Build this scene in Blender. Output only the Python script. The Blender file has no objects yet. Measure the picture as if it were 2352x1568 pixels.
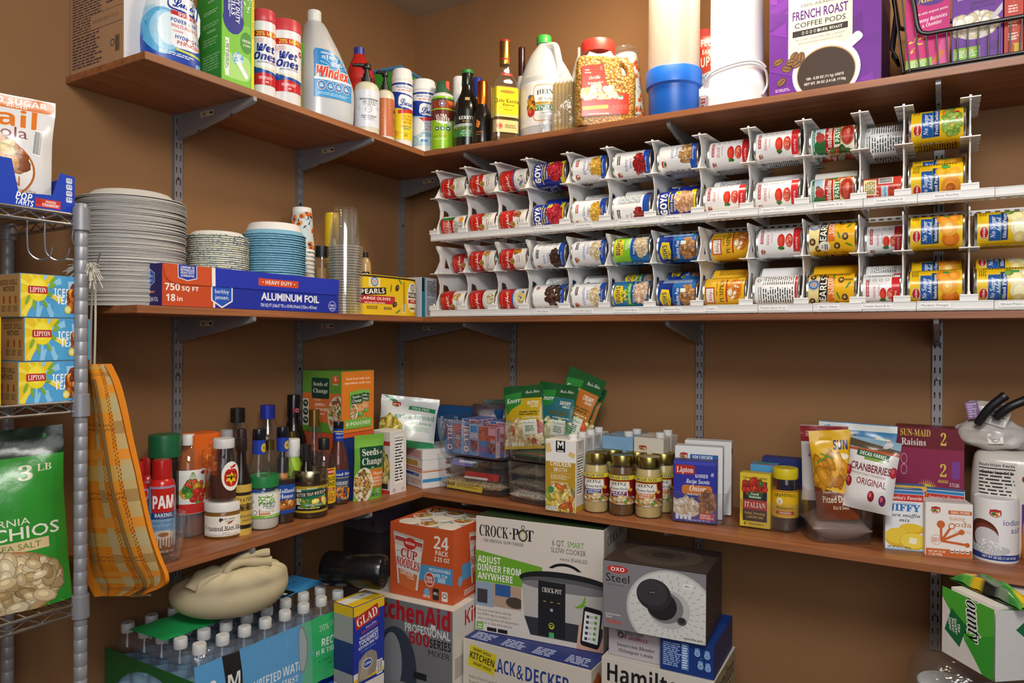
import bpy, bmesh, math, random
import numpy as np
from mathutils import Matrix, Vector, noise
from mathutils.geometry import tessellate_polygon
SC = bpy.context.scene
COL = SC.collection
PI = math.pi
# ---------------------------------------------------------------- camera
CF, CYAW, CPITCH, CROLL, CZ = 1669.7, .5403, -.0059, .0054, 1.2      # focal length in pixels of the 2352 px frame
def ray(px, py):
 x, y = px - 1176, py - 784
 cr, sr = math.cos(CROLL), math.sin(CROLL)
 x, y = x * cr + y * sr, -x * sr + y * cr
 d, r, u = 1, x / CF, -y / CF
 cp, sp = math.cos(CPITCH), math.sin(CPITCH)
 d, u = d * cp - u * sp, d * sp + u * cp
 c, s = math.cos(CYAW), math.sin(CYAW)
 return Vector((r * c - d * s, r * s + d * c, u))
cam_d = bpy.data.cameras.new('camera')
cam_d.sensor_width = 36
cam_d.lens = CF / 2352 * 36
cam_d.clip_start = .02
cam = bpy.data.objects.new('camera', cam_d)
COL.objects.link(cam)
_r = (ray(1276, 784) - ray(1176, 784)).normalized()
_u = (ray(1176, 684) - ray(1176, 784)).normalized()
_b = _r.cross(_u)
cam.matrix_world = Matrix(((_r.x, _u.x, _b.x, 0), (_r.y, _u.y, _b.y, 0), (_r.z, _u.z, _b.z, CZ), (0, 0, 0, 1)))
SC.camera = cam
# ---------------------------------------------------------------- world, light, exposure
w = bpy.data.worlds.new('world')
SC.world = w
w.use_nodes = True
w.node_tree.nodes['Background'].inputs[0].default_value = (.80, .84, 1, 1)
w.node_tree.nodes['Background'].inputs[1].default_value = .12
def area(name, loc, target, sx, sy, power, col):
 d = bpy.data.lights.new(name, 'AREA')
 d.shape = 'RECTANGLE'
 d.size, d.size_y, d.energy, d.color = sx, sy, power, col
 o = bpy.data.objects.new(name, d)
 COL.objects.link(o)
 o.location = loc
 o.rotation_euler = (Vector(target) - Vector(loc)).to_track_quat('-Z', 'Y').to_euler()
 return o
area('wall_side_lamp_light', (-.62, 1.72, 2.385), (-.64, 1.80, 1.6), .3, .22, 14, (1, .82, .58))
area('bounced_flash_light', (.05, .15, 2.33), (-.35, .75, 1.0), .8, .8, 46, (1, .97, .93))  # fill light added to stand in for flash bounced off the ceiling
area('doorway_light', (.75, -.9, 1.6), (-.7, 1.7, 1.0), 1.4, 1.3, 20, (.96, .98, 1))
SC.view_settings.view_transform = 'Standard'
SC.view_settings.look = 'None'
SC.view_settings.gamma = 1
SC.view_settings.exposure = 0.0
SC.cycles.transparent_max_bounces = 40
# ---------------------------------------------------------------- helpers: placing
XF, XW, YF, YW = -1.439, -1.744, 1.853, 2.178           # shelf fronts and walls
ZT = {1: 1.793, 2: 1.263, 3: .703, 0: 0.0}               # shelf tops
TH = .017
def proj(P):
 X, Y, Z = P[0], P[1], P[2] - CZ
 c, s = math.cos(CYAW), math.sin(CYAW)
 d, r, u = -X * s + Y * c, X * c + Y * s, Z
 cp, sp = math.cos(CPITCH), math.sin(CPITCH)
 d, u = d * cp + u * sp, -d * sp + u * cp
 x, y = CF * r / d, -CF * u / d
 cr, sr = math.cos(CROLL), math.sin(CROLL)
 return 1176 + x * cr - y * sr, 784 + x * sr + y * cr
def AX(px, py, X):
 v = ray(px, py)
 return v * (X / v.x) + Vector((0, 0, CZ))
def AY(px, py, Y):
 v = ray(px, py)
 return v * (Y / v.y) + Vector((0, 0, CZ))
def AZ(px, py, Z):
 v = ray(px, py)
 return v * ((Z - CZ) / v.z) + Vector((0, 0, CZ))
def pos(side, z, px, d):
 """point on the level z, d behind the front edge of the left (L) or right (R) shelf, seen at column px"""
 py = 784
 for _ in range(3):
  P = AX(px, py, XF - d) if side == 'L' else AY(px, py, YF + d)
  P.z = z
  py = proj(P)[1]
 return P
def zat(P, px, py):
 v = ray(px, py)
 k = math.hypot(P.x, P.y) / math.hypot(v.x, v.y)
 return v.z * k + CZ
class Fit:
 pass
def fit(side, sh, x0, x1, yt, d, z=None):
 """cylinder-like thing between columns x0 and x1, top at row yt, centre d behind the shelf front"""
 f = Fit()
 f.z = ZT[sh] if z is None else z
 f.P = pos(side, f.z, (x0 + x1) / 2, d)
 a, b = pos(side, f.z, x0, d), pos(side, f.z, x1, d)
 e = Vector((f.P.x, f.P.y))
 dd = e.length
 nrm = Vector((-e.y, e.x)) / dd
 va, vb = ray(x0, 784), ray(x1, 784)
 ta, tb = (math.atan2(va.x, va.y), math.atan2(vb.x, vb.y))
 f.r = dd * math.sin(abs(tb - ta) / 2)
 f.h = zat(f.P, (x0 + x1) / 2, yt) - f.z
 f.rz = 0 if side == 'R' else PI / 2
 f.view = math.atan2(f.P.x, f.P.y) * -1          # turn that faces the viewer
 return f
def fitb(sh, x0, x1, yt, yb, rz=None, z=None):
 """the same, but standing where its front foot is seen at row yb"""
 f = Fit()
 f.z = ZT[sh] if z is None else z
 Q = AZ((x0 + x1) / 2, yb, f.z)
 e = Vector((Q.x, Q.y))
 va, vb = ray(x0, 784), ray(x1, 784)
 s = math.sin(abs(math.atan2(va.x, va.y) - math.atan2(vb.x, vb.y)) / 2)
 f.r = e.length * s / (1 - s)
 e2 = e * ((e.length + f.r) / e.length)
 f.P = Vector((e2.x, e2.y, f.z))
 f.h = zat(f.P, (x0 + x1) / 2, yt) - f.z
 f.view = -math.atan2(f.P.x, f.P.y)
 f.rz = f.view if rz is None else rz
 return f
# ---------------------------------------------------------------- helpers: colour and materials
def lin(c):
 if isinstance(c, str):
  c = c.lstrip('#')
  if len(c) == 3:
   c = ''.join(k + k for k in c)
  c = tuple(int(c[i:i + 2], 16) / 255 for i in (0, 2, 4))
  return tuple(x / 12.92 if x <= .04045 else ((x + .055) / 1.055) ** 2.4 for x in c)
 return tuple(c[:3])
MATS = {}
def nodes(name):
 m = bpy.data.materials.new(name)
 m.use_nodes = True
 nt = m.node_tree
 return m, nt, nt.nodes['Principled BSDF']
def printed(name, rough, bump=0, spec=.5, scale=60, metal=0, coat=0):
 """ink and paint: the colour is the print itself (attribute), grain and bump are procedural"""
 m, nt, b = nodes(name)
 a = nt.nodes.new('ShaderNodeAttribute')
 a.attribute_name = 'Col'
 nt.links.new(a.outputs['Color'], b.inputs['Base Color'])
 b.inputs['Roughness'].default_value = rough
 b.inputs['Metallic'].default_value = metal
 b.inputs['Specular IOR Level'].default_value = spec
 b.inputs['Coat Weight'].default_value = coat
 b.inputs['Coat Roughness'].default_value = .12
 if bump:
  t = nt.nodes.new('ShaderNodeTexCoord')
  n = nt.nodes.new('ShaderNodeTexNoise')
  n.inputs['Scale'].default_value = scale
  n.inputs['Detail'].default_value = 4
  bp = nt.nodes.new('ShaderNodeBump')
  bp.inputs['Strength'].default_value = bump
  bp.inputs['Distance'].default_value = .002
  nt.links.new(t.outputs['Object'], n.inputs['Vector'])
  nt.links.new(n.outputs['Fac'], bp.inputs['Height'])
  nt.links.new(bp.outputs['Normal'], b.inputs['Normal'])
 MATS[name] = m
 return m
printed('matte', .75, .05, .3, 300)
printed('card', .48, .06, .4, 120)
printed('gloss', .22, 0, .5)
printed('film', .24, .35, .5, 45)
printed('cloth', .95, .5, .1, 700)
printed('metal', .28, .03, .5, 200, 1)
printed('painted_steel', .42, .04, .5, 300, .35)
printed('plastic', .38, .02, .5, 200)
printed('dull_plastic', .55, .02, .4, 200)
def clear(name, tint, gloss=.10, rough=.06, bump=0, alpha=0, edge=.30):
 """thin clear plastic or glass: mostly see-through, mirror-like towards its edges"""
 m = bpy.data.materials.new(name)
 m.use_nodes = True
 nt = m.node_tree
 nt.nodes.clear()
 out = nt.nodes.new('ShaderNodeOutputMaterial')
 tr = nt.nodes.new('ShaderNodeBsdfTransparent')
 tr.inputs[0].default_value = (*lin(tint), 1)
 gl = nt.nodes.new('ShaderNodeBsdfGlossy')
 gl.inputs['Roughness'].default_value = rough
 df = nt.nodes.new('ShaderNodeBsdfDiffuse')
 df.inputs[0].default_value = (*lin(tint), 1)
 lw = nt.nodes.new('ShaderNodeLayerWeight')
 lw.inputs['Blend'].default_value = .25
 mr = nt.nodes.new('ShaderNodeMapRange')
 mr.inputs['To Min'].default_value = gloss
 mr.inputs['To Max'].default_value = gloss + edge
 nt.links.new(lw.outputs['Facing'], mr.inputs['Value'])
 mx0 = nt.nodes.new('ShaderNodeMixShader')
 mx0.inputs[0].default_value = alpha
 nt.links.new(tr.outputs[0], mx0.inputs[1])
 nt.links.new(df.outputs[0], mx0.inputs[2])
 mx = nt.nodes.new('ShaderNodeMixShader')
 nt.links.new(mr.outputs['Result'], mx.inputs[0])
 nt.links.new(mx0.outputs[0], mx.inputs[1])
 nt.links.new(gl.outputs[0], mx.inputs[2])
 nt.links.new(mx.outputs[0], out.inputs['Surface'])
 if bump:
  t = nt.nodes.new('ShaderNodeTexCoord')
  n = nt.nodes.new('ShaderNodeTexNoise')
  n.inputs['Scale'].default_value = 28
  n.inputs['Detail'].default_value = 3
  bp = nt.nodes.new('ShaderNodeBump')
  bp.inputs['Strength'].default_value = bump
  bp.inputs['Distance'].default_value = .01
  nt.links.new(t.outputs['Object'], n.inputs['Vector'])
  nt.links.new(n.outputs['Fac'], bp.inputs['Height'])
  nt.links.new(bp.outputs['Normal'], gl.inputs['Normal'])
  nt.links.new(bp.outputs['Normal'], lw.inputs['Normal'])
 MATS[name] = m
 return m
clear('clear_plastic', 'fdfdfe', .045, .05, 0, .014, .30)
clear('clear_cup', 'fefefd', .03, .05, 0, .012, .17)
clear('clear_rim', 'fbfbf8', .10, .12, 0, .22, .25)
clear('clear_glass', 'fafbf9', .045, .03, 0, .012, .32)
clear('clear_film', 'fcfcfd', .05, .14, .8, .03, .22)
clear('frosted', 'e6dccf', .07, .25, 0, .55, .2)
clear('milky', 'eef1f2', .07, .28, 0, .58, .2)
clear('tinted_liquid', 'cfa43a', .05, .03, 0, .15, .2)
clear('pale_liquid', 'd5dce2', .05, .03, 0, .15, .2)
clear('dark_glass', '2a1a10', .08, .04, 0, .3, .3)
def wood(name, base, dark, axis):
 m, nt, b = nodes(name)
 t = nt.nodes.new('ShaderNodeTexCoord')
 mp = nt.nodes.new('ShaderNodeMapping')
 mp.inputs['Scale'].default_value = (1.2, 22, 30) if axis == 'x' else (22, 1.2, 30)
 n = nt.nodes.new('ShaderNodeTexNoise')
 n.inputs['Scale'].default_value = 2.2
 n.inputs['Detail'].default_value = 6
 n.inputs['Roughness'].default_value = .62
 n.inputs['Distortion'].default_value = .4
 r = nt.nodes.new('ShaderNodeValToRGB')
 r.color_ramp.elements[0].position, r.color_ramp.elements[1].position = .34, .68
 r.color_ramp.elements[0].color = (*lin(dark), 1)
 r.color_ramp.elements[1].color = (*lin(base), 1)
 nt.links.new(t.outputs['Object'], mp.inputs[0])
 nt.links.new(mp.outputs[0], n.inputs['Vector'])
 nt.links.new(n.outputs['Fac'], r.inputs[0])
 nt.links.new(r.outputs[0], b.inputs['Base Color'])
 bp = nt.nodes.new('ShaderNodeBump')
 bp.inputs['Strength'].default_value = .08
 bp.inputs['Distance'].default_value = .001
 nt.links.new(n.outputs['Fac'], bp.inputs['Height'])
 nt.links.new(bp.outputs['Normal'], b.inputs['Normal'])
 b.inputs['Roughness'].default_value = .42
 MATS[name] = m
wood('wood_x', 'a5683f', '7d4a2b', 'x')
wood('wood_y', 'a5683f', '7d4a2b', 'y')
def paint(name, col, amt=.06, bump=.25):
 m, nt, b = nodes(name)
 t = nt.nodes.new('ShaderNodeTexCoord')
 n = nt.nodes.new('ShaderNodeTexNoise')
 n.inputs['Scale'].default_value = 260
 n.inputs['Detail'].default_value = 3
 n2 = nt.nodes.new('ShaderNodeTexNoise')
 n2.inputs['Scale'].default_value = 5
 mx = nt.nodes.new('ShaderNodeMix')
 mx.data_type = 'RGBA'
 c = lin(col)
 mx.inputs[6].default_value = (*[x * (1 - amt) for x in c], 1)
 mx.inputs[7].default_value = (*[x * (1 + amt) for x in c], 1)
 nt.links.new(t.outputs['Object'], n.inputs['Vector'])
 nt.links.new(t.outputs['Object'], n2.inputs['Vector'])
 nt.links.new(n2.outputs['Fac'], mx.inputs[0])
 nt.links.new(mx.outputs[2], b.inputs['Base Color'])
 bp = nt.nodes.new('ShaderNodeBump')
 bp.inputs['Strength'].default_value = bump
 bp.inputs['Distance'].default_value = .001
 nt.links.new(n.outputs['Fac'], bp.inputs['Height'])
 nt.links.new(bp.outputs['Normal'], b.inputs['Normal'])
 b.inputs['Roughness'].default_value = .7
 b.inputs['Specular IOR Level'].default_value = .25
 MATS[name] = m
paint('wall_paint', '926a45')
paint('ceiling_paint', 'c9bda8')
paint('floor_paint', '5f4a38')
# ---------------------------------------------------------------- helpers: meshes
class MB:
 """collects geometry for ONE mesh object"""
 def __init__(s):
  s.v, s.f, s.c, s.n, s.mi, s.ms = [], [], [], [], [], []
 def add(s, vs, fs, col, m, ns=None):
  b = len(s.v)
  s.v.extend(vs)
  if isinstance(col, list):
   s.c.extend(col)
  else:
   s.c.extend([lin(col)] * len(vs))
  if ns is not None:
   s.n.extend(ns)
  if m not in s.ms:
   s.ms.append(m)
  k = s.ms.index(m)
  for f in fs:
   s.f.append(tuple(i + b for i in f))
   s.mi.append(k)
 def mesh(s, name, sharp=32, fixn=False):
  me = bpy.data.meshes.new(name)
  me.from_pydata(s.v, [], s.f)
  for m in s.ms:
   me.materials.append(MATS[m])
  if len(s.ms) > 1:
   me.polygons.foreach_set('material_index', s.mi)
  a = me.color_attributes.new('Col', 'FLOAT_COLOR', 'POINT')
  arr = np.ones((len(s.v), 4), 'f')
  if len(s.v):
   arr[:, :3] = np.array(s.c, 'f')
  a.data.foreach_set('color', arr.ravel())
  if fixn:
   bm = bmesh.new()
   bm.from_mesh(me)
   bmesh.ops.recalc_face_normals(bm, faces=bm.faces)
   bm.to_mesh(me)
   bm.free()
  me.polygons.foreach_set('use_smooth', [True] * len(me.polygons))
  if s.n and len(s.n) == len(s.v):
   me.normals_split_custom_set_from_vertices([tuple(x) for x in s.n])
  elif sharp:
   me.set_sharp_from_angle(angle=math.radians(sharp))
  me.update()
  return me
 def obj(s, name, parent=None, label=None, sharp=32, fixn=False):
  o = bpy.data.objects.new(name, s.mesh(name, sharp, fixn))
  COL.objects.link(o)
  if parent is not None:
   o.parent = parent
  if label:
   o['label'] = label
  return o
def tag(o, label, cat, group=None, kind=None):
 o['label'], o['category'] = label, cat
 if group:
  o['group'] = group
 if kind:
  o['kind'] = kind
 return o
def thing(name, label, cat, loc=(0, 0, 0), rz=0, group=None, M=None):
 o = bpy.data.objects.new(name, None)
 o.empty_display_size = .02
 COL.objects.link(o)
 if M is not None:
  o.matrix_world = M
 else:
  o.location = loc
  o.rotation_euler = (0, 0, rz)
 return tag(o, label, cat, group)
def struct(mb, name, fixn=True):
 o = mb.obj(name, fixn=fixn)
 o['kind'] = 'structure'
 return o
def dup(root, label=None, loc=None, rz=None, M=None, group=None):
 """a copy of a thing with copies of its parts and their sub-parts (mesh data shared)"""
 r = root.copy()
 COL.objects.link(r)
 if M is not None:
  r.matrix_world = M
 if loc is not None:
  r.location = loc
 if rz is not None:
  r.rotation_euler = (0, 0, rz)
 if label:
  r['label'] = label
 if group:
  r['group'] = group
 for ch in root.children:
  c = ch.copy()
  COL.objects.link(c)
  c.parent = r
  for g in ch.children:
   d = g.copy()
   COL.objects.link(d)
   d.parent = c
 return r
def circ(t):
 return math.cos(t), math.sin(t)
def sup(n, sx=1, sy=1):
 def f(t):
  c, s = math.cos(t), math.sin(t)
  k = (abs(c) ** n + abs(s) ** n) ** (-1 / n)
  return c * k * sx, s * k * sy
 return f
def lathe(mb, prof, col, m, seg=32, o=(0, 0, 0), cross=circ, capb=True, capt=True, colf=None, rib=None):
 vs, fs, cs = [], [], []
 for (r, z) in prof:
  for k in range(seg):
   ex, ey = cross(2 * PI * k / seg - PI / 2)
   q = r if rib is None else r * rib(k)
   vs.append((o[0] + ex * q, o[1] + ey * q, o[2] + z))
   cs.append(lin(colf(z)) if colf else lin(col))
 n = len(prof)
 for j in range(n - 1):
  for k in range(seg):
   a, b = j * seg + k, j * seg + (k + 1) % seg
   fs.append((a, b, b + seg, a + seg))
 if capb and prof[0][0] > 1e-6:
  fs.append(tuple(range(seg - 1, -1, -1)))
 if capt and prof[-1][0] > 1e-6:
  fs.append(tuple((n - 1) * seg + k for k in range(seg)))
 mb.add(vs, fs, cs, m)
def scalep(p, R, H):
 return [(a * R, b * H) for a, b in p]
def cuboid(mb, w, d, h, col, m, o=(0, 0, 0), bev=.0012):
 """box on its base centre, front towards -y, edges broken"""
 bm = bmesh.new()
 bmesh.ops.create_cube(bm, size=1)
 for v in bm.verts:
  v.co = Vector((v.co.x * w, v.co.y * d, (v.co.z + .5) * h))
 if bev:
  bmesh.ops.bevel(bm, geom=list(bm.edges), offset=min(bev, w / 4, d / 4, h / 4), segments=2, affect='EDGES')
 bm.verts.index_update()
 mb.add([(v.co.x + o[0], v.co.y + o[1], v.co.z + o[2]) for v in bm.verts], [[v.index for v in f.verts] for f in bm.faces], col, m)
 bm.free()
def tube(mb, pts, r, col, m, seg=8, closed=False, cap=True):
 pts = [Vector(p) for p in pts]
 n = len(pts)
 vs, fs = [], []
 up = None
 for i, p in enumerate(pts):
  if closed:
   t = pts[(i + 1) % n] - pts[i - 1]
  else:
   t = pts[min(i + 1, n - 1)] - pts[max(i - 1, 0)]
  t.normalize()
  if up is None:
   up = Vector((0, 0, 1)) if abs(t.z) < .9 else Vector((1, 0, 0))
  up = (up - t * up.dot(t)).normalized()
  sd = t.cross(up)
  rr = r[i] if isinstance(r, (list, tuple)) else r
  for k in range(seg):
   a = 2 * PI * k / seg
   vs.append(tuple(p + up * (math.cos(a) * rr) + sd * (math.sin(a) * rr)))
 for i in range(n if closed else n - 1):
  for k in range(seg):
   a, b = i * seg + k, i * seg + (k + 1) % seg
   c, d = ((i + 1) % n) * seg + (k + 1) % seg, ((i + 1) % n) * seg + k
   fs.append((a, d, c, b))
 if cap and not closed:
  fs.append(tuple(range(seg)))
  fs.append(tuple((n - 1) * seg + k for k in range(seg - 1, -1, -1)))
 mb.add(vs, fs, col, m)
def prism(mb, outer, holes, th, col, m, M):
 """sheet cut to an outline with holes, th thick; (x, y) of the outline -> M @ (x, y, +-th/2)"""
 loops = [[Vector((x, y, 0)) for x, y in l] for l in [outer] + holes]
 tris = tessellate_polygon(loops)
 flat = [p for l in loops for p in l]
 n = len(flat)
 vs = [tuple(M @ Vector((p.x, p.y, -th / 2))) for p in flat] + [tuple(M @ Vector((p.x, p.y, th / 2))) for p in flat]
 fs = [tuple(t) for t in tris] + [tuple(i + n for i in reversed(t)) for t in tris]
 b = 0
 for l in loops:
  k = len(l)
  for i in range(k):
   fs.append((b + i, b + (i + 1) % k, b + (i + 1) % k + n, b + i + n))
  b += k
 mb.add(vs, fs, col, m)
def spline(pts, n=8):
 """Catmull-Rom through pts"""
 P = [Vector(p) for p in pts]
 out = []
 for i in range(len(P) - 1):
  a, b, c, d = P[max(i - 1, 0)], P[i], P[i + 1], P[min(i + 2, len(P) - 1)]
  for k in range(n):
   t = k / n
   out.append(.5 * ((2 * b) + (c - a) * t + (2 * a - 5 * b + 4 * c - d) * t * t + (3 * b - a - 3 * c + d) * t ** 3))
 out.append(P[-1])
 return out
# ---------------------------------------------------------------- helpers: print (flat shapes in mm, laid on a surface)
_GL = {}
STY = {'b': (0x1D5D4, 0x1D5EE, 0x1D7EC), 's': (0x1D400, 0x1D41A, 0x1D7CE), 'i': (0x1D468, 0x1D482, 0x1D7CE),
       'c': (0x1D4D0, 0x1D4EA, 0x1D7CE), 'j': (0x1D63C, 0x1D656, 0x1D7EC), 'f': (0x1D56C, 0x1D586, 0x1D7CE)}
def glyphs(s, st, fat):
 key = (s, st, fat)
 if key in _GL:
  return _GL[key]
 if st in STY:
  A, a, d = STY[st]
  t = ''.join(chr(A + ord(k) - 65) if 'A' <= k <= 'Z' else chr(a + ord(k) - 97) if 'a' <= k <= 'z' else chr(d + ord(k) - 48) if '0' <= k <= '9' else k for k in s)
 else:
  t = s
 c = bpy.data.curves.new('glyphs', 'FONT')
 c.body = t
 c.resolution_u = 2
 c.offset = fat
 o = bpy.data.objects.new('glyphs', c)
 me = bpy.data.meshes.new_from_object(o)
 v = np.array([(p.co.x, p.co.y) for p in me.vertices]) if len(me.vertices) else np.zeros((1, 2))
 f = [tuple(p.vertices) for p in me.polygons]
 bpy.data.meshes.remove(me)
 bpy.data.objects.remove(o)
 bpy.data.curves.remove(c)
 _GL[key] = (v, f)
 return _GL[key]
class Art:
 def __init__(s, w, h, bg=None, seed=1):
  s.w, s.h, s.it = w, h, []
  s.rn = random.Random(seed)
  if bg is not None:
   s.rect(0, 0, w, h, bg)
 def put(s, v, f, c):
  v = np.asarray(v, float)
  cs = [lin(k) for k in c] if isinstance(c, list) else [lin(c)] * len(v)
  bb = (v[:, 0].min(), v[:, 1].min(), v[:, 0].max(), v[:, 1].max())
  lv = 0
  for it in s.it:
   b = it[3]
   if it[4] >= lv and b[0] < bb[2] and b[2] > bb[0] and b[1] < bb[3] and b[3] > bb[1]:
    lv = it[4] + 1
  s.it.append((v, f, cs, bb, lv))
  return s
 def poly(s, p, c):
  t = tessellate_polygon([[Vector((x, y, 0)) for x, y in p]])
  return s.put(p, [tuple(k) for k in t], c)
 def rect(s, x, y, w, h, c, r=0, rot=0, c2=None):
  if r:
   r = min(r, w / 2, h / 2)
   p = []
   for cx, cy, a0 in ((w / 2 - r, h / 2 - r, 0), (-w / 2 + r, h / 2 - r, 90), (-w / 2 + r, -h / 2 + r, 180), (w / 2 - r, -h / 2 + r, 270)):
    for k in range(4):
     a = math.radians(a0 + 30 * k)
     p.append((cx + r * math.cos(a), cy + r * math.sin(a)))
  else:
   p = [(-w / 2, -h / 2), (w / 2, -h / 2), (w / 2, h / 2), (-w / 2, h / 2)]
  ca, sa = math.cos(math.radians(rot)), math.sin(math.radians(rot))
  p = [(x + a * ca - b * sa, y + a * sa + b * ca) for a, b in p]
  cc = c
  if c2 is not None:
   cc = [c, c, c2, c2]
  return s.put(p, [tuple(range(len(p)))], cc)
 def ell(s, x, y, rx, ry=None, c='fff', n=18, rot=0):
  ry = rx if ry is None else ry
  ca, sa = math.cos(math.radians(rot)), math.sin(math.radians(rot))
  p = []
  for k in range(n):
   a, b = rx * math.cos(2 * PI * k / n), ry * math.sin(2 * PI * k / n)
   p.append((x + a * ca - b * sa, y + a * sa + b * ca))
  return s.put(p, [tuple(range(n))], c)
 def ring(s, x, y, r, c, t=1, n=20, ry=None):
  ry = ry or r
  p = [(x + r * math.cos(2 * PI * k / n), y + ry * math.sin(2 * PI * k / n)) for k in range(n)]
  p += [(x + (r - t) * math.cos(2 * PI * k / n), y + (ry - t) * math.sin(2 * PI * k / n)) for k in range(n)]
  return s.put(p, [(k, (k + 1) % n, (k + 1) % n + n, k + n) for k in range(n)], c)
 def text(s, t, x, y, h, c, w=None, st='b', rot=0, al='c', sh=0, fat=0, out=None, arc=0):
  """t centred (al c), or starting at x (l) / ending at x (r); capital height h; w stretches or squeezes to a width"""
  for fz, cc in (((fat + .05, out), (fat, c)) if out else ((fat, c),)):
   v, f = glyphs(t, st, fz)
   if not f:
    return s
   v0, _ = glyphs(t, st, 0)
   x0, x1 = v0[:, 0].min(), v0[:, 0].max()
   k = h / .69
   kx = k if w is None else w / max(x1 - x0, 1e-6)
   v = v.copy()
   v[:, 0] = (v[:, 0] - (x0 + x1) / 2) * kx
   v[:, 1] = (v[:, 1] - .345) * k
   W = (x1 - x0) * kx
   if sh:
    v[:, 0] += sh * v[:, 1]
   if al == 'l':
    v[:, 0] += W / 2
   elif al == 'r':
    v[:, 0] -= W / 2
   if arc:
    v[:, 1] += arc * (1 - (2 * v[:, 0] / W) ** 2)
   ca, sa = math.cos(math.radians(rot)), math.sin(math.radians(rot))
   v = np.stack([x + v[:, 0] * ca - v[:, 1] * sa, y + v[:, 0] * sa + v[:, 1] * ca], 1)
   s.put(v, f, cc)
  return s
 def lines(s, x, y, w, h, n, c, rot=0, fill=.55, rag=True, word=6):
  """small print: n rows of word-length dashes"""
  p, f = [], []
  lh = h / n
  ca, sa = math.cos(math.radians(rot)), math.sin(math.radians(rot))
  for i in range(n):
   yy = h / 2 - (i + .5) * lh
   xx = -w / 2
   end = w / 2 - (s.rn.random() * w * .25 if rag else 0)
   while xx < end:
    l = min(word * lh * fill * (.4 + s.rn.random()), end - xx)
    q = [(xx, yy - lh * fill / 2), (xx + l, yy - lh * fill / 2), (xx + l, yy + lh * fill / 2), (xx, yy + lh * fill / 2)]
    b = len(p)
    p += [(x + a * ca - k * sa, y + a * sa + k * ca) for a, k in q]
    f.append((b, b + 1, b + 2, b + 3))
    xx += l + lh * .5
  return s.put(p, f, c)
 def bars(s, x, y, w, h, bg='fff', rot=0):
  if bg:
   s.rect(x, y, w * 1.12, h * 1.12, bg, rot=rot)
  p, f = [], []
  xx = -w / 2
  ca, sa = math.cos(math.radians(rot)), math.sin(math.radians(rot))
  while xx < w / 2 - w * .03:
   l = w * s.rn.choice((.012, .02, .03))
   b = len(p)
   p += [(x + a * ca - k * sa, y + a * sa + k * ca) for a, k in ((xx, -h / 2), (xx + l, -h / 2), (xx + l, h / 2), (xx, h / 2))]
   f.append((b, b + 1, b + 2, b + 3))
   xx += l + w * s.rn.choice((.012, .02, .03))
  return s.put(p, f, '222')
 def blobs(s, x, y, w, h, n, size, cols, asp=1.5, ellip=True, nn=9):
  """a heap of n pieces of food, all in one layer stack"""
  for lay in range(3):
   p, f, cs = [], [], []
   for i in range(n // 2 + 1):
    while True:
     a, b = s.rn.uniform(-1, 1), s.rn.uniform(-1, 1)
     if not ellip or a * a + b * b < 1:
      break
    a, b = x + a * w / 2, y + b * h / 2
    sz = size * s.rn.uniform(.7, 1.25) / 2
    ro = s.rn.random() * PI
    c = lin(cols[int(len(cols) * s.rn.random() ** 1.5)])
    fv = s.rn.uniform(.8, 1.15)
    c = tuple(k * fv for k in c)
    for kk, (q, cc) in enumerate(((1.0, tuple(k * .62 for k in c)), (.86, c), (.4, tuple(min(1, k * 1.35 + .02) for k in c)))):
     bs = len(p)
     ox, oy = (0, 0) if kk < 2 else (-.15 * sz, .25 * sz)
     for k in range(nn):
      e, g = sz * asp * q * math.cos(2 * PI * k / nn), sz * q * math.sin(2 * PI * k / nn)
      p.append((a + ox + e * math.cos(ro) - g * math.sin(ro), b + oy + e * math.sin(ro) + g * math.cos(ro), kk * .012 + (i % 25) * .037))
     f.append(tuple(range(bs, bs + nn)))
     cs += [cc] * nn
   v = np.array(p)
   bb = (v[:, 0].min(), v[:, 1].min(), v[:, 0].max(), v[:, 1].max())
   lv = 0
   for it in s.it:
    b_ = it[3]
    if it[4] >= lv and b_[0] < bb[2] and b_[2] > bb[0] and b_[1] < bb[3] and b_[3] > bb[1]:
     lv = it[4] + 1
   s.it.append((v, f, cs, bb, lv))
  return s
 def paste(s, a, x, y, k=1, rot=0):
  ca, sa = math.cos(math.radians(rot)) * k, math.sin(math.radians(rot)) * k
  for v, f, cs, bb, lv in a.it:
   q = v.copy()
   q[:, 0] = x + v[:, 0] * ca - v[:, 1] * sa
   q[:, 1] = y + v[:, 0] * sa + v[:, 1] * ca
   b2 = (q[:, 0].min(), q[:, 1].min(), q[:, 0].max(), q[:, 1].max())
   l2 = 0
   for it in s.it:
    b = it[3]
    if it[4] >= l2 and b[0] < b2[2] and b[2] > b2[0] and b[1] < b2[3] and b[3] > b2[1]:
     l2 = it[4] + 1
   s.it.append((q, f, cs, b2, l2))
  return s
def clipline(P, ax, val, keep_less):
 out = []
 n = len(P)
 for i in range(n):
  a, b = P[i], P[(i + 1) % n]
  da, db = a[ax] - val, b[ax] - val
  if not keep_less:
   da, db = -da, -db
  if da <= 1e-9:
   out.append(a)
  if (da < -1e-9 and db > 1e-9) or (da > 1e-9 and db < -1e-9):
   t = da / (da - db)
   out.append(tuple(a[k] + (b[k] - a[k]) * t for k in range(len(a))))
 return out
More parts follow.
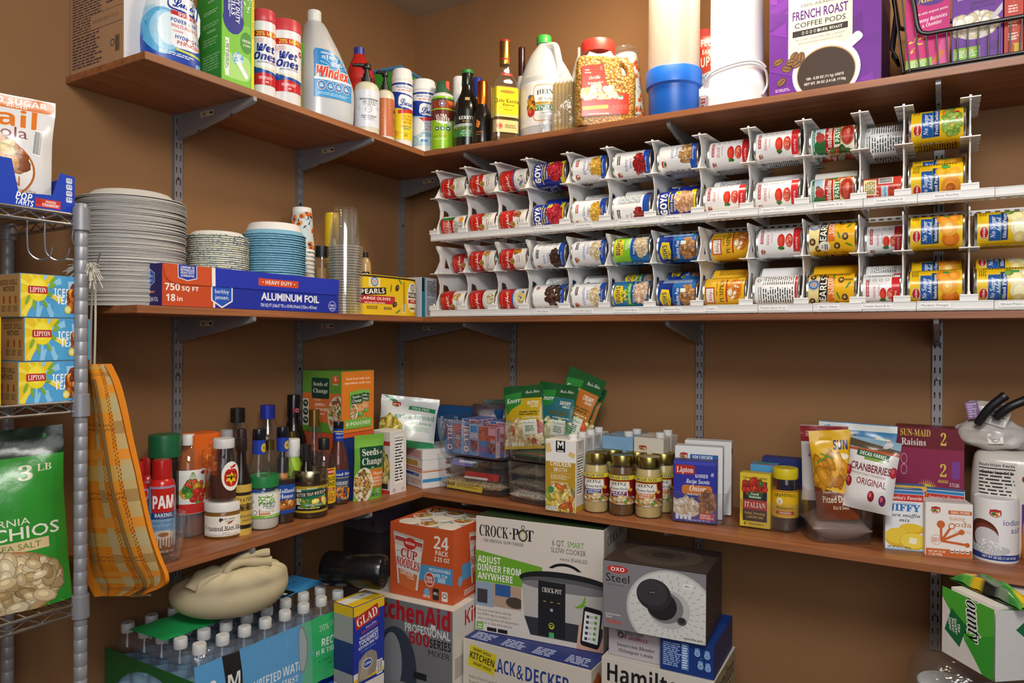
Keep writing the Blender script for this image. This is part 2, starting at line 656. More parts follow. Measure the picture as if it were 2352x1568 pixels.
def lay(mb, art, fn, m='card', su=None, sv=None, base=.0002, step=.00007, ox=0, oy=0, diag=None):
 """lays the print on the surface fn(u, v, lift) -> (point, normal); u, v in metres; su, sv: facet size of the surface"""
 W, H = art.w / 2, art.h / 2
 for v, f, cs, bb, lv in art.it:
  need = bb[0] < -W - 1e-6 or bb[2] > W + 1e-6 or bb[1] < -H - 1e-6 or bb[3] > H + 1e-6
  z3 = v.shape[1] == 3
  f = [fc if sum(v[fc[i - 1], 0] * v[fc[i], 1] - v[fc[i], 0] * v[fc[i - 1], 1] for i in range(len(fc))) >= 0 else tuple(reversed(fc)) for fc in f]
  verts, faces, cols, nrms = [], [], [], []
  seen = {}
  for fc in f:
   if su is None and not need:
    idx = []
    for i in fc:
     if i not in seen:
      seen[i] = len(verts)
      p, n = fn((v[i, 0] + ox) * .001, (v[i, 1] + oy) * .001, base + (lv + (v[i, 2] if z3 else 0)) * step)
      verts.append(tuple(p))
      nrms.append(tuple(n))
      cols.append(cs[i])
     idx.append(seen[i])
    faces.append(tuple(idx))
    continue
   P = [(v[i, 0], v[i, 1], *cs[i], (v[i, 2] if z3 else 0), ((v[i, 0] + ox) / su - (v[i, 1] + oy - diag) / sv) * .001 if diag is not None else 0) for i in fc]
   if need:
    for ax, val, kl in ((0, W, True), (0, -W, False), (1, H, True), (1, -H, False)):
     P = clipline(P, ax, val, kl)
     if len(P) < 3:
      break
    if len(P) < 3:
     continue
   pieces = [P]
   for ax, st, of in ((0, su, ox), (1, sv, oy), (6, .001 if diag is not None else None, 0)):
    if not st:
     continue
    st_ = st * 1000
    nxt = []
    for Q in pieces:
     lo = math.floor((min(q[ax] for q in Q) + of) / st_ + 1e-6)
     hi = math.ceil((max(q[ax] for q in Q) + of) / st_ - 1e-6)
     if hi - lo <= 1:
      nxt.append(Q)
      continue
     rest = Q
     for k in range(lo + 1, hi):
      a = clipline(rest, ax, k * st_ - of, True)
      rest = clipline(rest, ax, k * st_ - of, False)
      if len(a) > 2:
       nxt.append(a)
      if len(rest) < 3:
       break
     if len(rest) > 2:
      nxt.append(rest)
    pieces = nxt
   for Q in pieces:
    b = len(verts)
    for q in Q:
     p, n = fn((q[0] + ox) * .001, (q[1] + oy) * .001, base + (lv + q[5]) * step)
     verts.append(tuple(p))
     nrms.append(tuple(n))
     cols.append(q[2:5])
    faces.append(tuple(range(b, b + len(Q))))
  if verts:
   mb.add(verts, faces, cols, m, nrms)
def plane(o, ux, vy):
 o, ux, vy = Vector(o), Vector(ux).normalized(), Vector(vy).normalized()
 n = ux.cross(vy)
 def fn(u, v, e):
  return o + ux * u + vy * v + n * e, n
 return fn
def cylmap(rf, cross=circ, R=None, su=.004, o=(0, 0, 0), a0=0):
 """u runs along the girth from the front (-y), v is the height; rf(v) radius"""
 R = R or rf(0)
 N = 1440
 P = [cross(-PI / 2 + a0 + 2 * PI * k / N) for k in range(-N // 2, N // 2 + 1)]
 S = [0]
 for k in range(N):
  S.append(S[-1] + math.hypot(P[k + 1][0] - P[k][0], P[k + 1][1] - P[k][1]))
 mid = S[N // 2]
 S = np.array([(q - mid) * R for q in S])
 PX, PY = np.array([p[0] for p in P]), np.array([p[1] for p in P])
 cache = {}
 def node(k):
  if k not in cache:
   u = k * su
   x, y = float(np.interp(u, S, PX)), float(np.interp(u, S, PY))
   x2, y2 = float(np.interp(u + .0005, S, PX)), float(np.interp(u + .0005, S, PY))
   x1, y1 = float(np.interp(u - .0005, S, PX)), float(np.interp(u - .0005, S, PY))
   tx, ty = x2 - x1, y2 - y1
   l = math.hypot(tx, ty) or 1
   cache[k] = (x, y, ty / l, -tx / l)
  return cache[k]
 def fn(u, v, e):
  k = math.floor(u / su)
  t = u / su - k
  a, b = node(k), node(k + 1)
  x, y, nx, ny = (a[i] + (b[i] - a[i]) * t for i in range(4))
  r = rf(v)
  return (o[0] + x * r + nx * e, o[1] + y * r + ny * e, o[2] + v), (nx, ny, 0)
 return fn
def gridmap(G, w, h):
 """G[j][i]: points of a sheet w x h seen from the front; bilinear"""
 ny, nx = len(G) - 1, len(G[0]) - 1
 A = np.array(G)
 du = np.gradient(A, axis=1)
 dv = np.gradient(A, axis=0)
 Nn = np.cross(du, dv)
 Nn /= np.linalg.norm(Nn, axis=2, keepdims=True) + 1e-12
 def fn(u, v, e):
  a, b = (u / w + .5) * nx, (v / h + .5) * ny
  i, j = min(max(int(a), 0), nx - 1), min(max(int(b), 0), ny - 1)
  s, t = a - i, b - j
  s, t = min(max(s, 0), 1), min(max(t, 0), 1)
  w4 = (1 - s, s - t, 0, t) if s >= t else (1 - t, 0, t - s, s)
  p = A[j, i] * w4[0] + A[j, i + 1] * w4[1] + A[j + 1, i] * w4[2] + A[j + 1, i + 1] * w4[3]
  n = Nn[j, i] * w4[0] + Nn[j, i + 1] * w4[1] + Nn[j + 1, i] * w4[2] + Nn[j + 1, i + 1] * w4[3]
  n = n / (np.linalg.norm(n) + 1e-12)
  p = p + n * e
  return (float(p[0]), float(p[1]), float(p[2])), (float(n[0]), float(n[1]), float(n[2]))
 return fn, w / nx, h / ny
# ---------------------------------------------------------------- helpers: kinds of packaging
def carton(name, label, cat, P0, P1, h, d, body='f2f2ee', front=None, side=None, left=None, top=None, group=None, m='card', z=None, bev=.0012):
 """box whose front bottom edge runs P0 -> P1; prints on its faces"""
 P0, P1 = Vector(P0), Vector(P1)
 w = (P1 - P0).xy.length
 a = math.atan2(P1.y - P0.y, P1.x - P0.x)
 bk = Vector((-math.sin(a), math.cos(a), 0))
 c = (P0 + P1) / 2 + bk * d / 2
 c.z = P0.z if z is None else z
 t = thing(name, label, cat, c, a, group)
 mb = MB()
 cuboid(mb, w, d, h, body, m, bev=bev)
 mb.obj('box_body', t)
 pr = MB()
 if front:
  lay(pr, resize(front, w, h), plane((0, -d / 2, h / 2), (1, 0, 0), (0, 0, 1)), m)
 if side:
  lay(pr, resize(side, d, h), plane((w / 2, 0, h / 2), (0, 1, 0), (0, 0, 1)), m)
 if left:
  lay(pr, resize(left, d, h), plane((-w / 2, 0, h / 2), (0, -1, 0), (0, 0, 1)), m)
 if top:
  lay(pr, resize(top, w, d), plane((0, 0, h), (1, 0, 0), (0, 1, 0)), m)
 if pr.v:
  pr.obj('printed_panel', t)
 return t
def resize(a, w, h, inset=.0012):
 """a print stretched to a face w x h (metres)"""
 kx, ky = (w - 2 * inset) * 1000 / a.w, (h - 2 * inset) * 1000 / a.h
 b = Art((w - 2 * inset) * 1000, (h - 2 * inset) * 1000)
 for v, f, cs, bb, lv in a.it:
  q = v.copy()
  q[:, 0] *= kx
  q[:, 1] *= ky
  b.it.append((q, f, cs, (bb[0] * kx, bb[1] * ky, bb[2] * kx, bb[3] * ky), lv))
 return b
def jar(name, label, cat, f, body, mbody, colb='fff', cap=None, colcap='fff', mcap='plastic', art=None, lv=.5, fill=None, fillcol='fff', mfill='gloss',
  group=None, seg=40, cross=circ, rib=None, rz=None, colf=None, artm='gloss', au=0, ribcap=0, capname='cap', lab=None, arts=None, rlab=1.0, neck=None):
 """turned container: body and cap are profiles in units of (radius, height); art sits at height lv, on radius rlab"""
 R, H = f.r, f.h
 t = thing(name, label, cat, f.P, f.rz if rz is None else rz, group)
 mb = MB()
 lathe(mb, scalep(body, R, H), colb, mbody, seg, cross=cross, rib=rib, colf=(lambda z: colf(z / H)) if colf else None)
 mb.obj('body', t)
 if fill:
  mb = MB()
  lathe(mb, [(max(a * R - .0012, .0004), b * H + (.0012 if i == 0 else 0)) for i, (a, b) in enumerate(fill)], fillcol, mfill, seg, cross=cross)
  mb.obj('contents', t)
 if cap:
  mb = MB()
  lathe(mb, scalep(cap, R, H), colcap, mcap, 48 if ribcap else seg, rib=(lambda k: 1 + ribcap * (k % 2)) if ribcap else None)
  mb.obj(capname, t)
 lst = list(arts or [])
 if art is not None:
  lst.append((art, lv, au, rlab))
 if lst:
  pr = MB()
  for a, l, uu, rl in lst:
   lay(pr, a, cylmap(lambda v: R * rl, cross, su=max(.0025, R * 2 * PI / 60), o=(0, 0, 0)), artm, su=max(.0025, R * 2 * PI / 60), ox=uu, oy=l * H * 1000, base=.0006)
  pr.obj('label', t)
 if neck:
  a, l, rl, nm = neck
  pr = MB()
  lay(pr, a, cylmap(lambda v: R * rl, circ, su=.0025), artm, su=.0025, oy=l * H * 1000, base=.0005)
  pr.obj(nm, t)
 return t
def pouch_grid(w, h, t, top=.12, bot=0, nx=14, ny=18, seed=0, wr=.0015, taper=0):
 """front and back sheets of a filled bag, sealed along the top and sides"""
 F, B = [], []
 for j in range(ny + 1):
  v = j / ny
  rf, rb = [], []
  vt = min(1, max(0, (1 - v) / (top + .28)) if v > 1 - top - .28 else 1)
  vt = max(0, (1 - v - top) / .28) if v > 1 - top - .28 else 1
  vt = min(vt, 1)
  vt = math.sin(vt * PI / 2)
  vb = math.sin(min(1, (v + .02) / .22) * PI / 2) if not bot else bot + (1 - bot) * math.sin(min(1, v / .3) * PI / 2)
  for i in range(nx + 1):
   u = 2 * i / nx - 1
   pu = max(0, 1 - abs(u) ** 2.4) ** .62
   th = t / 2 * pu * vt * vb + .0006
   x = u * w / 2 * (1 - taper * v) * (1 - .05 * vt * vb)
   z = v * h
   nz = noise.noise(Vector((x * 28 + seed * 7.1, z * 28, seed))) * wr
   nz2 = noise.noise(Vector((x * 28 + seed * 3.1, z * 28 + 9, seed + 4))) * wr
   rf.append((x, -th - nz, z))
   rb.append((x, th + nz2 + .0003, z))
  F.append(rf)
  B.append(rb)
 return F, B
def pouch(name, label, cat, w, h, t, front, M, col='fff', back=None, m='film', group=None, **k):
 root = thing(name, label, cat, M=M, group=group)
 F, B = pouch_grid(w, h, t, **k)
 ny, nx = len(F), len(F[0])
 mb = MB()
 vs = [p for r in F for p in r] + [p for r in B for p in r]
 n = nx * ny
 fs = []
 for j in range(ny - 1):
  for i in range(nx - 1):
   a = j * nx + i
   fs += [(a, a + 1, a + nx + 1), (a, a + nx + 1, a + nx), (n + a, n + a + nx, n + a + nx + 1, n + a + 1)]
 for i in range(nx - 1):
  fs.append((i, n + i, n + i + 1, i + 1))
  a = (ny - 1) * nx + i
  fs.append((a, a + 1, n + a + 1, n + a))
 for j in range(ny - 1):
  a, b = j * nx, (j + 1) * nx
  fs.append((a, b, n + b, n + a))
  a, b = a + nx - 1, b + nx - 1
  fs.append((a, n + a, n + b, b))
 mb.add(vs, fs, back or col, m)
 mb.obj('bag_body', root, sharp=60)
 if front:
  pr = MB()
  fn, su, sv = gridmap(F, w, h)
  a = resize(front, w, h, 0)
  lay(pr, a, lambda u, v, e: fn(u, v - h / 2, e), m, su=su, sv=sv, oy=h * 500, base=.0004, step=.00014, diag=h * 500 if 0 else 0)
  pr.obj('printed_front', root)
 return root
def tub(mb, w, d, h, col, m, taper=.06, th=.0022, n=7, seg=56, base=.003, o=(0, 0, 0)):
 """open bin with rounded corners: outside up, over the rim, inside down"""
 cr = sup(n, w / 2, d / 2)
 k0 = 1 - taper
 q = th / (min(w, d) / 2)
 prof = [(k0 * .93, 0), (k0 * .98, .002), (k0, .006), (1, h - .002), (1.012, h), (1.0 - q, h), (k0 - q, base + .005), (k0 * .95 - q, base)]
 lathe(mb, prof, col, m, seg, o=o, cross=cr)
def TM(loc, rz=0, rx=0, ry=0):
 return Matrix.Translation(Vector(loc)) @ Matrix.Rotation(rz, 4, 'Z') @ Matrix.Rotation(ry, 4, 'Y') @ Matrix.Rotation(rx, 4, 'X')
# ================================================================ the setting
mb = MB(); cuboid(mb, .06, YW + 1.9, 2.41, 'fff', 'wall_paint', (XW - .03, (YW - 1.8) / 2 + .01, 0), 0); struct(mb, 'wall_left')
mb = MB(); cuboid(mb, 1.7 - XW, .06, 2.41, 'fff', 'wall_paint', ((1.7 + XW) / 2, YW + .03, 0), 0); struct(mb, 'wall_right')
mb = MB(); cuboid(mb, 3.6, 4.1, .06, 'fff', 'ceiling_paint', (-.02, .19, 2.41), 0); struct(mb, 'ceiling')
mb = MB(); cuboid(mb, 3.6, 4.1, .06, 'fff', 'floor_paint', (-.02, .19, -.06), 0); struct(mb, 'floor')
# ---------------------------------------------------------------- shelf boards
LEV = {1: ('top', .906), 2: ('middle', .890), 3: ('lowest', .890)}
for sh, (nm, y0) in LEV.items():
 z = ZT[sh] - TH
 mb = MB(); cuboid(mb, XF - XW - .001, YW - y0 - .001, TH, 'fff', 'wood_y', ((XF + XW) / 2, (YW + y0) / 2, z), .001)
 tag(mb.obj('shelf_board'), 'brown wood-grain %s shelf along the left wall' % nm, 'shelf')
 mb = MB(); cuboid(mb, 1.05 - XF, YW - YF + .002, TH, 'fff', 'wood_x', ((1.05 + XF) / 2 + .0006, (YW + YF) / 2 - .002, z), .001)
 tag(mb.obj('shelf_board'), 'brown wood-grain %s shelf along the right wall' % nm, 'shelf')
# ---------------------------------------------------------------- slotted standards and their brackets
STD = [('L', 1.185, 'first', 'left'), ('L', 1.603, 'second', 'left'), ('L', 2.099, 'third', 'left'),
       ('R', -1.297, 'first', 'right'), ('R', -.641, 'second', 'right'), ('R', -.023, 'third', 'right')]
GREY, GREYD = '8f8d90', '807d80'
def wallM(side, q, z):
 return TM((XW, q, z), PI / 2) if side == 'L' else TM((q, YW, z), 0)
mb0 = MB()
zlo, zhi, pit, ww, dp = .40, 1.86, .032, .023, .011
nseg = int((zhi - zlo) / pit)
Mf = Matrix(((1, 0, 0, 0), (0, 0, 1, -dp), (0, 1, 0, 0), (0, 0, 0, 1)))
for k in range(nseg):
 a, b = k * pit, (k + 1) * pit
 hs = []
 for s in (-.0058, .0058):
  hs.append([(s - .0017, a + .009), (s + .0017, a + .009), (s + .0017, a + .024), (s - .0017, a + .024)])
 prism(mb0, [(-ww / 2, a), (ww / 2, a), (ww / 2, b), (-ww / 2, b)], hs, .0016, GREY, 'painted_steel', Mf)
for s in (-1, 1):
 cuboid(mb0, .0016, dp, nseg * pit, GREYD, 'painted_steel', (s * (ww / 2 - .0008), -dp / 2 - .0002, 0), 0)
me_std = mb0.mesh('standard', fixn=True)
sb = MB(); lathe(sb, [(.0046, 0), (.004, .0012), (.0012, .0016), (.001, .0008), (0, .0008)], '6a686a', 'metal', 14)
me_screw = sb.mesh('screw')
sb = MB(); cuboid(sb, .0004, .05, .0135, 'b9a88a', 'card', (0, 0, 0), 0)
art = Art(50, 13.5, 'b9a88a'); art.bars(-12, 0, 15, 8, None).lines(6, 2, 14, 4, 2, '555').ell(17, 0, 6, 3.4, '1b1b1b')
lay(sb, art, plane((-.0002, 0, .00675), (0, -1, 0), (0, 0, 1)), 'card')
me_stick = sb.mesh('sticker')
def bracket_mesh():
 m = MB()
 L, T = .296, .012
 out = [(0, 0), (0, -.062), (.012, -.064), (L - .004, -.0135), (L, -.010), (L, 0)]
 prism(m, [(-x, y) for x, y in out], [], .0105, '8a888a', 'painted_steel', Matrix(((0, 0, 1, 0), (1, 0, 0, -dp - .0008), (0, 1, 0, 0), (0, 0, 0, 1))))
 for y, z in ((.215, -.0292), (.09, -.0502)):
  m.add([(-.002, -dp - y, z - .001), (.002, -dp - y, z - .001), (.002, -dp - y + .01, z - .0027), (-.002, -dp - y + .01, z - .0027)], [(0, 1, 2, 3)], '111', 'matte')
 return m.mesh('bracket', fixn=True)
me_br = bracket_mesh()
def from_mesh(name, me, parent=None):
 o = bpy.data.objects.new(name, me)
 COL.objects.link(o)
 if parent is not None:
  o.parent = parent
 return o
for side, q, od, wl in STD:
 t = thing('slotted_standard', 'grey slotted shelf standard, %s from the %s on the %s wall' % (
  {'first': 'nearest one' if side == 'L' else 'one nearest the corner', 'second': 'middle one', 'third': 'one nearest the corner' if side == 'L' else 'farthest one'}[od], 'camera' if (side, od) == ('L', 'first') else 'corner', wl), 'shelf standard', M=wallM(side, q, zlo), group='slotted standards on the walls')
 t['label'] = {('L', 'first'): 'grey slotted wall standard behind the tall plate stack on the left wall', ('L', 'second'): 'grey slotted wall standard behind the poppy paper cups on the left wall',
                  ('L', 'third'): 'grey slotted wall standard on the left wall beside the corner', ('R', 'first'): 'grey slotted wall standard on the right wall above the noodle packets',
                  ('R', 'second'): 'grey slotted wall standard on the right wall above the onion soup box', ('R', 'third'): 'grey slotted wall standard on the right wall above the raisin box'}[(side, od)]
 from_mesh('channel', me_std, t)
 for zz in (.09, .346, .698, 1.21):
  s = from_mesh('screw', me_screw, t)
  s.matrix_local = TM((0, -dp - .0006, zz), 0, PI / 2)
 for sh in (1, 2, 3):
  zb = ZT[sh] - TH
  M = wallM(side, q, zb)
  t2 = thing('shelf_bracket', 'grey steel bracket under the %s %s shelf, at the %s' % (LEV[sh][0], wl, {
   ('L', 'first'): 'standard nearest the plates', ('L', 'second'): 'middle standard', ('L', 'third'): 'corner standard',
   ('R', 'first'): 'corner standard', ('R', 'second'): 'middle standard', ('R', 'third'): 'standard farthest right'}[(side, od)]), 'shelf bracket', M=M, group='shelf brackets')
  from_mesh('arm', me_br, t2)
  if side == 'L' and sh < 3:
   s = from_mesh('price_sticker', me_stick, t2)
   s.matrix_local = TM((-.0056, -.135, -.022))
# ================================================================ can rack on the middle shelf, right wall
PXD = [1003, 1068, 1138, 1209, 1302, 1393, 1497, 1605, 1717, 1843, 1972, 2073, 2226]
DX = []
for p in PXD:
 P = AY(p, 600, YF + .01)
 DX.append(P.x)
DX.append(DX[-1] + .128)
TIER = .239
WH, WHS = 'e8e7e4', 'd9d8d6'
def divider_mesh():
 m = MB()
 out = [(.010, .018), (.016, .045), (.031, .075), (.033, .10), (.022, .128), (.006, .136), (.008, .142), (.016, .152), (.033, .178), (.030, .197), (.012, .217), (.012, .225),
           (.26, .236), (.27, .20), (.255, .16), (.262, .12), (.27, .06), (.262, .004), (.05, .004)]
 def poly(*p):
  return list(p)
 holes = [poly((.045, .035), (.085, .02), (.105, .06), (.075, .10), (.050, .105)), poly((.055, .158), (.085, .158), (.062, .196)),
             poly((.12, .03), (.165, .03), (.145, .075)), poly((.19, .02), (.24, .03), (.235, .11), (.20, .09)), poly((.11, .165), (.16, .165), (.135, .205)), poly((.19, .165), (.235, .17), (.235, .21), (.19, .205))]
 prism(m, out, holes, .003, WH, 'plastic', Matrix(((0, 0, 1, 0), (1, 0, 0, 0), (0, 1, 0, 0), (0, 0, 0, 1))))
 return m.mesh('divider', fixn=True)
def ledge_mesh():
 m = MB()
 w = .019
 for (z0, z1) in ((.137, .152),):
  vs = [(-w, 0, z0), (w, 0, z0), (w, .235, z1), (-w, .235, z1)]
  vs += [(x, y, z - .0022) for x, y, z in vs]
  m.add(vs, [(0, 1, 2, 3), (7, 6, 5, 4), (0, 4, 5, 1), (1, 5, 6, 2), (2, 6, 7, 3), (3, 7, 4, 0)], WH, 'plastic')
  for k in range(4):
   y = .04 + .05 * k
   m.add([(-w, y, z0 + (z1 - z0) * y / .235 - .0045), (w, y, z0 + (z1 - z0) * y / .235 - .0045), (w, y + .0012, z0 + (z1 - z0) * y / .235 - .002), (-w, y + .0012, z0 + (z1 - z0) * y / .235 - .002)], [(0, 1, 2, 3)], 'c9c8c6', 'plastic')
 cuboid(m, .005, .009, .005, WH, 'plastic', (0, .006, .1365), .0005)
 return m.mesh('track_ledge', fixn=True)
me_div, me_led = divider_mesh(), ledge_mesh()
RAIL = {0: {3: 'Black Beans', 4: 'Cannellini Beans', 5: 'Great Northern Beans', 6: 'Blackeye Peas', 7: 'Pumpkin', 8: 'Tomato Sauce 15 oz', 9: 'Black Olives', 10: 'Tomato Sauce 8 oz', 11: 'Mandarin Oranges', 12: 'Sliced Pears'},
  1: {3: 'Small Red Beans', 4: 'Garbanzo Beans', 5: 'Kidney Beans', 6: 'Pinto Beans', 7: 'Diced Tomatoes', 8: 'Stewed Tomatoes', 9: 'Tomato Paste 12 oz', 10: 'Tomato Paste 6 oz', 11: 'Sliced Peaches'}}
LOFF = {(0, 7): -.4, (0, 10): -.1, (0, 11): .0, (1, 7): -.1, (1, 10): .3, (1, 11): .35, (0, 12): .2}
for tier in (0, 1):
 z0 = ZT[2] + tier * TIER + .0006
 t = thing('can_rack', ('white plastic can rack tier standing on the middle right shelf', 'white plastic can rack tier stacked on top of the other')[tier], 'can rack', (0, YF - .004, z0))
 nd = 13
 for i in range(nd):
  o = from_mesh('divider', me_div, t); o.location = (DX[i], 0, 0)
  o = from_mesh('track_ledge', me_led, t); o.location = (DX[i], .004, 0)
  if tier == 1:
   o = from_mesh('track_ledge', me_led, t); o.location = (DX[i], .008, .086)
 ends = [DX[0] - .012, (DX[1] + DX[2]) / 2 - .03, (DX[2] + DX[3]) / 2 - .03] + [(DX[k] + DX[k + 1]) / 2 - .035 for k in range(3, 12)] + [DX[12] + .045, .33]
 for k in range(len(ends) - 1):
  m = MB()
  a, b = ends[k] + .0005, ends[k + 1] - .0005
  lo = 0 if k % 2 else .0015
  cuboid(m, b - a, .004, .021 - lo * .4, WH, 'plastic', ((a + b) / 2, -.001 - (k % 2) * .0008, 0), .0006)
  cuboid(m, b - a, .014, .003, WH, 'plastic', ((a + b) / 2, .007, .0002), .0004)
  cuboid(m, b - a, .0012, .002, WHS, 'plastic', ((a + b) / 2, -.0035 - (k % 2) * .0008, .0028), 0)
  cuboid(m, b - a, .0012, .0016, WHS, 'plastic', ((a + b) / 2, -.0035 - (k % 2) * .0008, .0186), 0)
  m.obj('front_rail', t)
 m = MB()
 nn = 90
 for k in range(nn):
  x = DX[0] + (.33 - DX[0]) * (k + .5) / nn
  cuboid(m, (.33 - DX[0]) / nn * .45, .004, .006, WHS, 'plastic', (x, .252, .002), 0)
 cuboid(m, .33 - DX[0], .004, .004, WH, 'plastic', ((DX[0] + .33) / 2, .252, .008), .0005)
 cuboid(m, .33 - DX[0], .004, .003, WH, 'plastic', ((DX[0] + .33) / 2, .252, 0), .0005)
 for k in range(nn):
  x = DX[0] + (.33 - DX[0]) * (k + .5) / nn
  cuboid(m, (.33 - DX[0]) / nn * .4, .020, .0022, WHS, 'plastic', (x, .024, .0006), 0)
 cuboid(m, .33 - DX[0], .004, .0026, WH, 'plastic', ((DX[0] + .33) / 2, .036, .0004), 0)
 m.obj('back_rail', t)
 for i in range(nd):
  m = MB()
  cuboid(m, .034, .004, .0095, WH, 'plastic', (DX[i], -.0005, .0208), .0006)
  cuboid(m, .034, .0045, .004, WH, 'plastic', (DX[i], -.001, .0304), .0006)
  cuboid(m, .005, .004, .006, WH, 'plastic', (DX[i], .002, .0344), .0005)
  m.obj('rail_tab', t)
 for c, s in RAIL[tier].items():
  xm = (DX[c] + DX[c + 1]) / 2 + LOFF.get((tier, c), 0) * .06
  wl = 3.2 * len(s) + 8
  a = Art(wl, 12, 'f1f0ee'); a.text(s, 0, .3, 4.6, '4a4a4e', st='n', w=wl - 8)
  m = MB(); lay(m, a, plane((xm, -.0046, .0115), (1, 0, 0), (0, 0, 1)), 'card')
  m.obj('paper_label', t)
# ---------------------------------------------------------------- cans
CANS = {}
def can(kind, r, h, art):
 """upright can, bottom at z=0: ends with rolled rims, steel wall, wrapped label"""
 b = MB()
 lathe(b, [(r * .93, .0035), (r * .95, .0008), (r * 1.0, 0), (r * 1.012, .0012), (r * 1.0, .003), (r * .985, .004), (r * .985, h - .004), (r * 1.0, h - .003), (r * 1.012, h - .0012), (r, h), (r * .95, h - .0008), (r * .93, h - .0035)], 'c9c9c6', 'metal', 44)
 for z, s in ((h - .0036, 1), (.0036, -1)):
  lathe(b, [(r * .80, z), (r * .78, z + s * .0008), (r * .74, z), (r * .60, z), (r * .58, z + s * .0008), (r * .54, z), (0, z)], 'c9c9c6', 'metal', 44, capb=False, capt=False)
 l = MB()
 su = 2 * PI * r / 44
 lay(l, art, cylmap(lambda v: r * .988, su=su), 'gloss', su=su, oy=h * 500, base=.0003, step=.00006)
 CANS[kind] = (b.mesh('can_body', fixn=False), l.mesh('label'), r, h)
def put_can(kind, x, y, z, label, roll=0, group=None):
 """lying can, its lid towards the left end of the rack; x is its middle"""
 body, lab, r, h = CANS[kind]
 M = Matrix.Translation((x, y, z)) @ Matrix.Rotation(-PI / 2, 4, 'Y') @ Matrix.Rotation(roll, 4, 'Z') @ Matrix.Translation((0, 0, -h / 2))
 t = thing('food_can', label, 'can', M=M, group=group)
 if len(label.split()) > 16: print('LONG', label)
 from_mesh('can_body', body, t)
 from_mesh('label', lab, t)
 return t
def cart(r, h, bg):
 return Art(2 * PI * r * 1000, (h - .0105) * 1000, bg, seed=len(CANS) + 3)
def seal(a, x, y, k=1):
 a.ell(x, y, 9 * k, 7 * k, 'b3262b'); a.ell(x, y - 1 * k, 7 * k, 5 * k, 'f2efe6'); a.blobs(x, y - 2 * k, 8 * k, 6 * k, 9, 4 * k, ('3c7a34', 'c8352b', 'e0a638'), asp=1)
 return a.rect(x, y + 4 * k, 16 * k, 4 * k, 'b3262b')
def nutri(a, x, y, w, h, c='333', bg='f4f4f2'):
 a.rect(x, y, w, h, bg).ring(x, y, .1, c, .05)
 a.text('Nutrition Facts', x, y + h * .44, h * .045, c, w * .9)
 a.rect(x, y + h * .38, w * .92, h * .02, c)
 a.lines(x, y - h * .06, w * .92, h * .8, 13, c, fill=.45)
 return a
R1, H1 = .033, .101
def campbell(kind, t1, t2, pic='fff', tc='8a1f24', style=0):
 a = cart(R1, H1, 'f5f1e8')
 W, H = a.w, a.h
 a.rect(0, 23, W, H / 2 + 2, 'c4231d')
 a.text("Campbell's", -2, 20, 12, 'fdf6ee', 62, 'c', fat=.012)
 a.lines(0, 37, 50, 2.2, 1, 'e58a48', fill=.6)
 if style == 0:
  a.ell(-8, 1, 9, c='a8843c').ring(-8, 1, 8, 'd8bd78', .8).text('V', -8, 1, 7, '7d5e22', st='c')
  a.text(t1, -2, -16, 4.6, tc, st='b').text(t2, -2, -23, 4.6, tc, st='b').text('SOUP', -4, -33, 4.2, 'b59a5c', st='n')
  a.blobs(24, -14, 20, 20, 10, 9, pic if isinstance(pic, tuple) else (pic,))
 elif style == 1:      # arched picture label
  a.rect(0, -1, W, 5, pic[1]); a.ell(4, -24, 30, 21, 'f4f0e4', 24).ell(6, -29, 20, 15, pic[0]).blobs(6, -29, 36, 26, 26, 5, pic)
  a.text(t1, 0, -8, 4.2, '333', 44, 'n')
 elif style == 2:      # back of the label
  a.rect(26, 20, 20, H / 2, '2f7d3c').rect(50, 0, 40, H, 'f5f1e8').lines(-5, 22, 40, 30, 8, 'e9a9a4').lines(-4, -20, 44, 36, 9, '555').ell(16, -30, 10, 9, 'd99433')
  a.rect(-30, -30, 12, 16, 'a11f22')
 can(kind, R1, H1, a)
campbell('soup_onion', 'Cream of', 'Onion', ('e9ead6', 'c7cf6a', 'dfe3b0'))
campbell('soup_herb', 'Cream of Chicken', 'with Herbs', ('d98f3d', 'e8dcb8', '9aa95a'))
campbell('soup_french', 'French', 'Onion', ('c8831f', 'e3a63c', '9a5b16'))
campbell('soup_beef', 'Beef', 'Consomme', ('b9683a', '8f4222', 'd9a05b'))
campbell('soup_chicken', 'Cream of', 'Chicken', ('e2b04c', 'e9e2cf', 'c79a3a'), tc='3f7fc2')
campbell('soup_potato', 'Cream of Potato', '', ('ddd9b0', '8c1b19', 'e9e6c6'), style=1)
campbell('soup_shrimp', 'Cream of Shrimp', '', ('e8d07c', '3a66ad', 'f0dfa0'), style=1)
campbell('soup_bacon', 'Cream of Bacon', '', ('e6dfd0', '3a66ad', 'cdbfa8'), style=1)
campbell('soup_back', '', '', style=2)
R2, H2 = .0377, .111
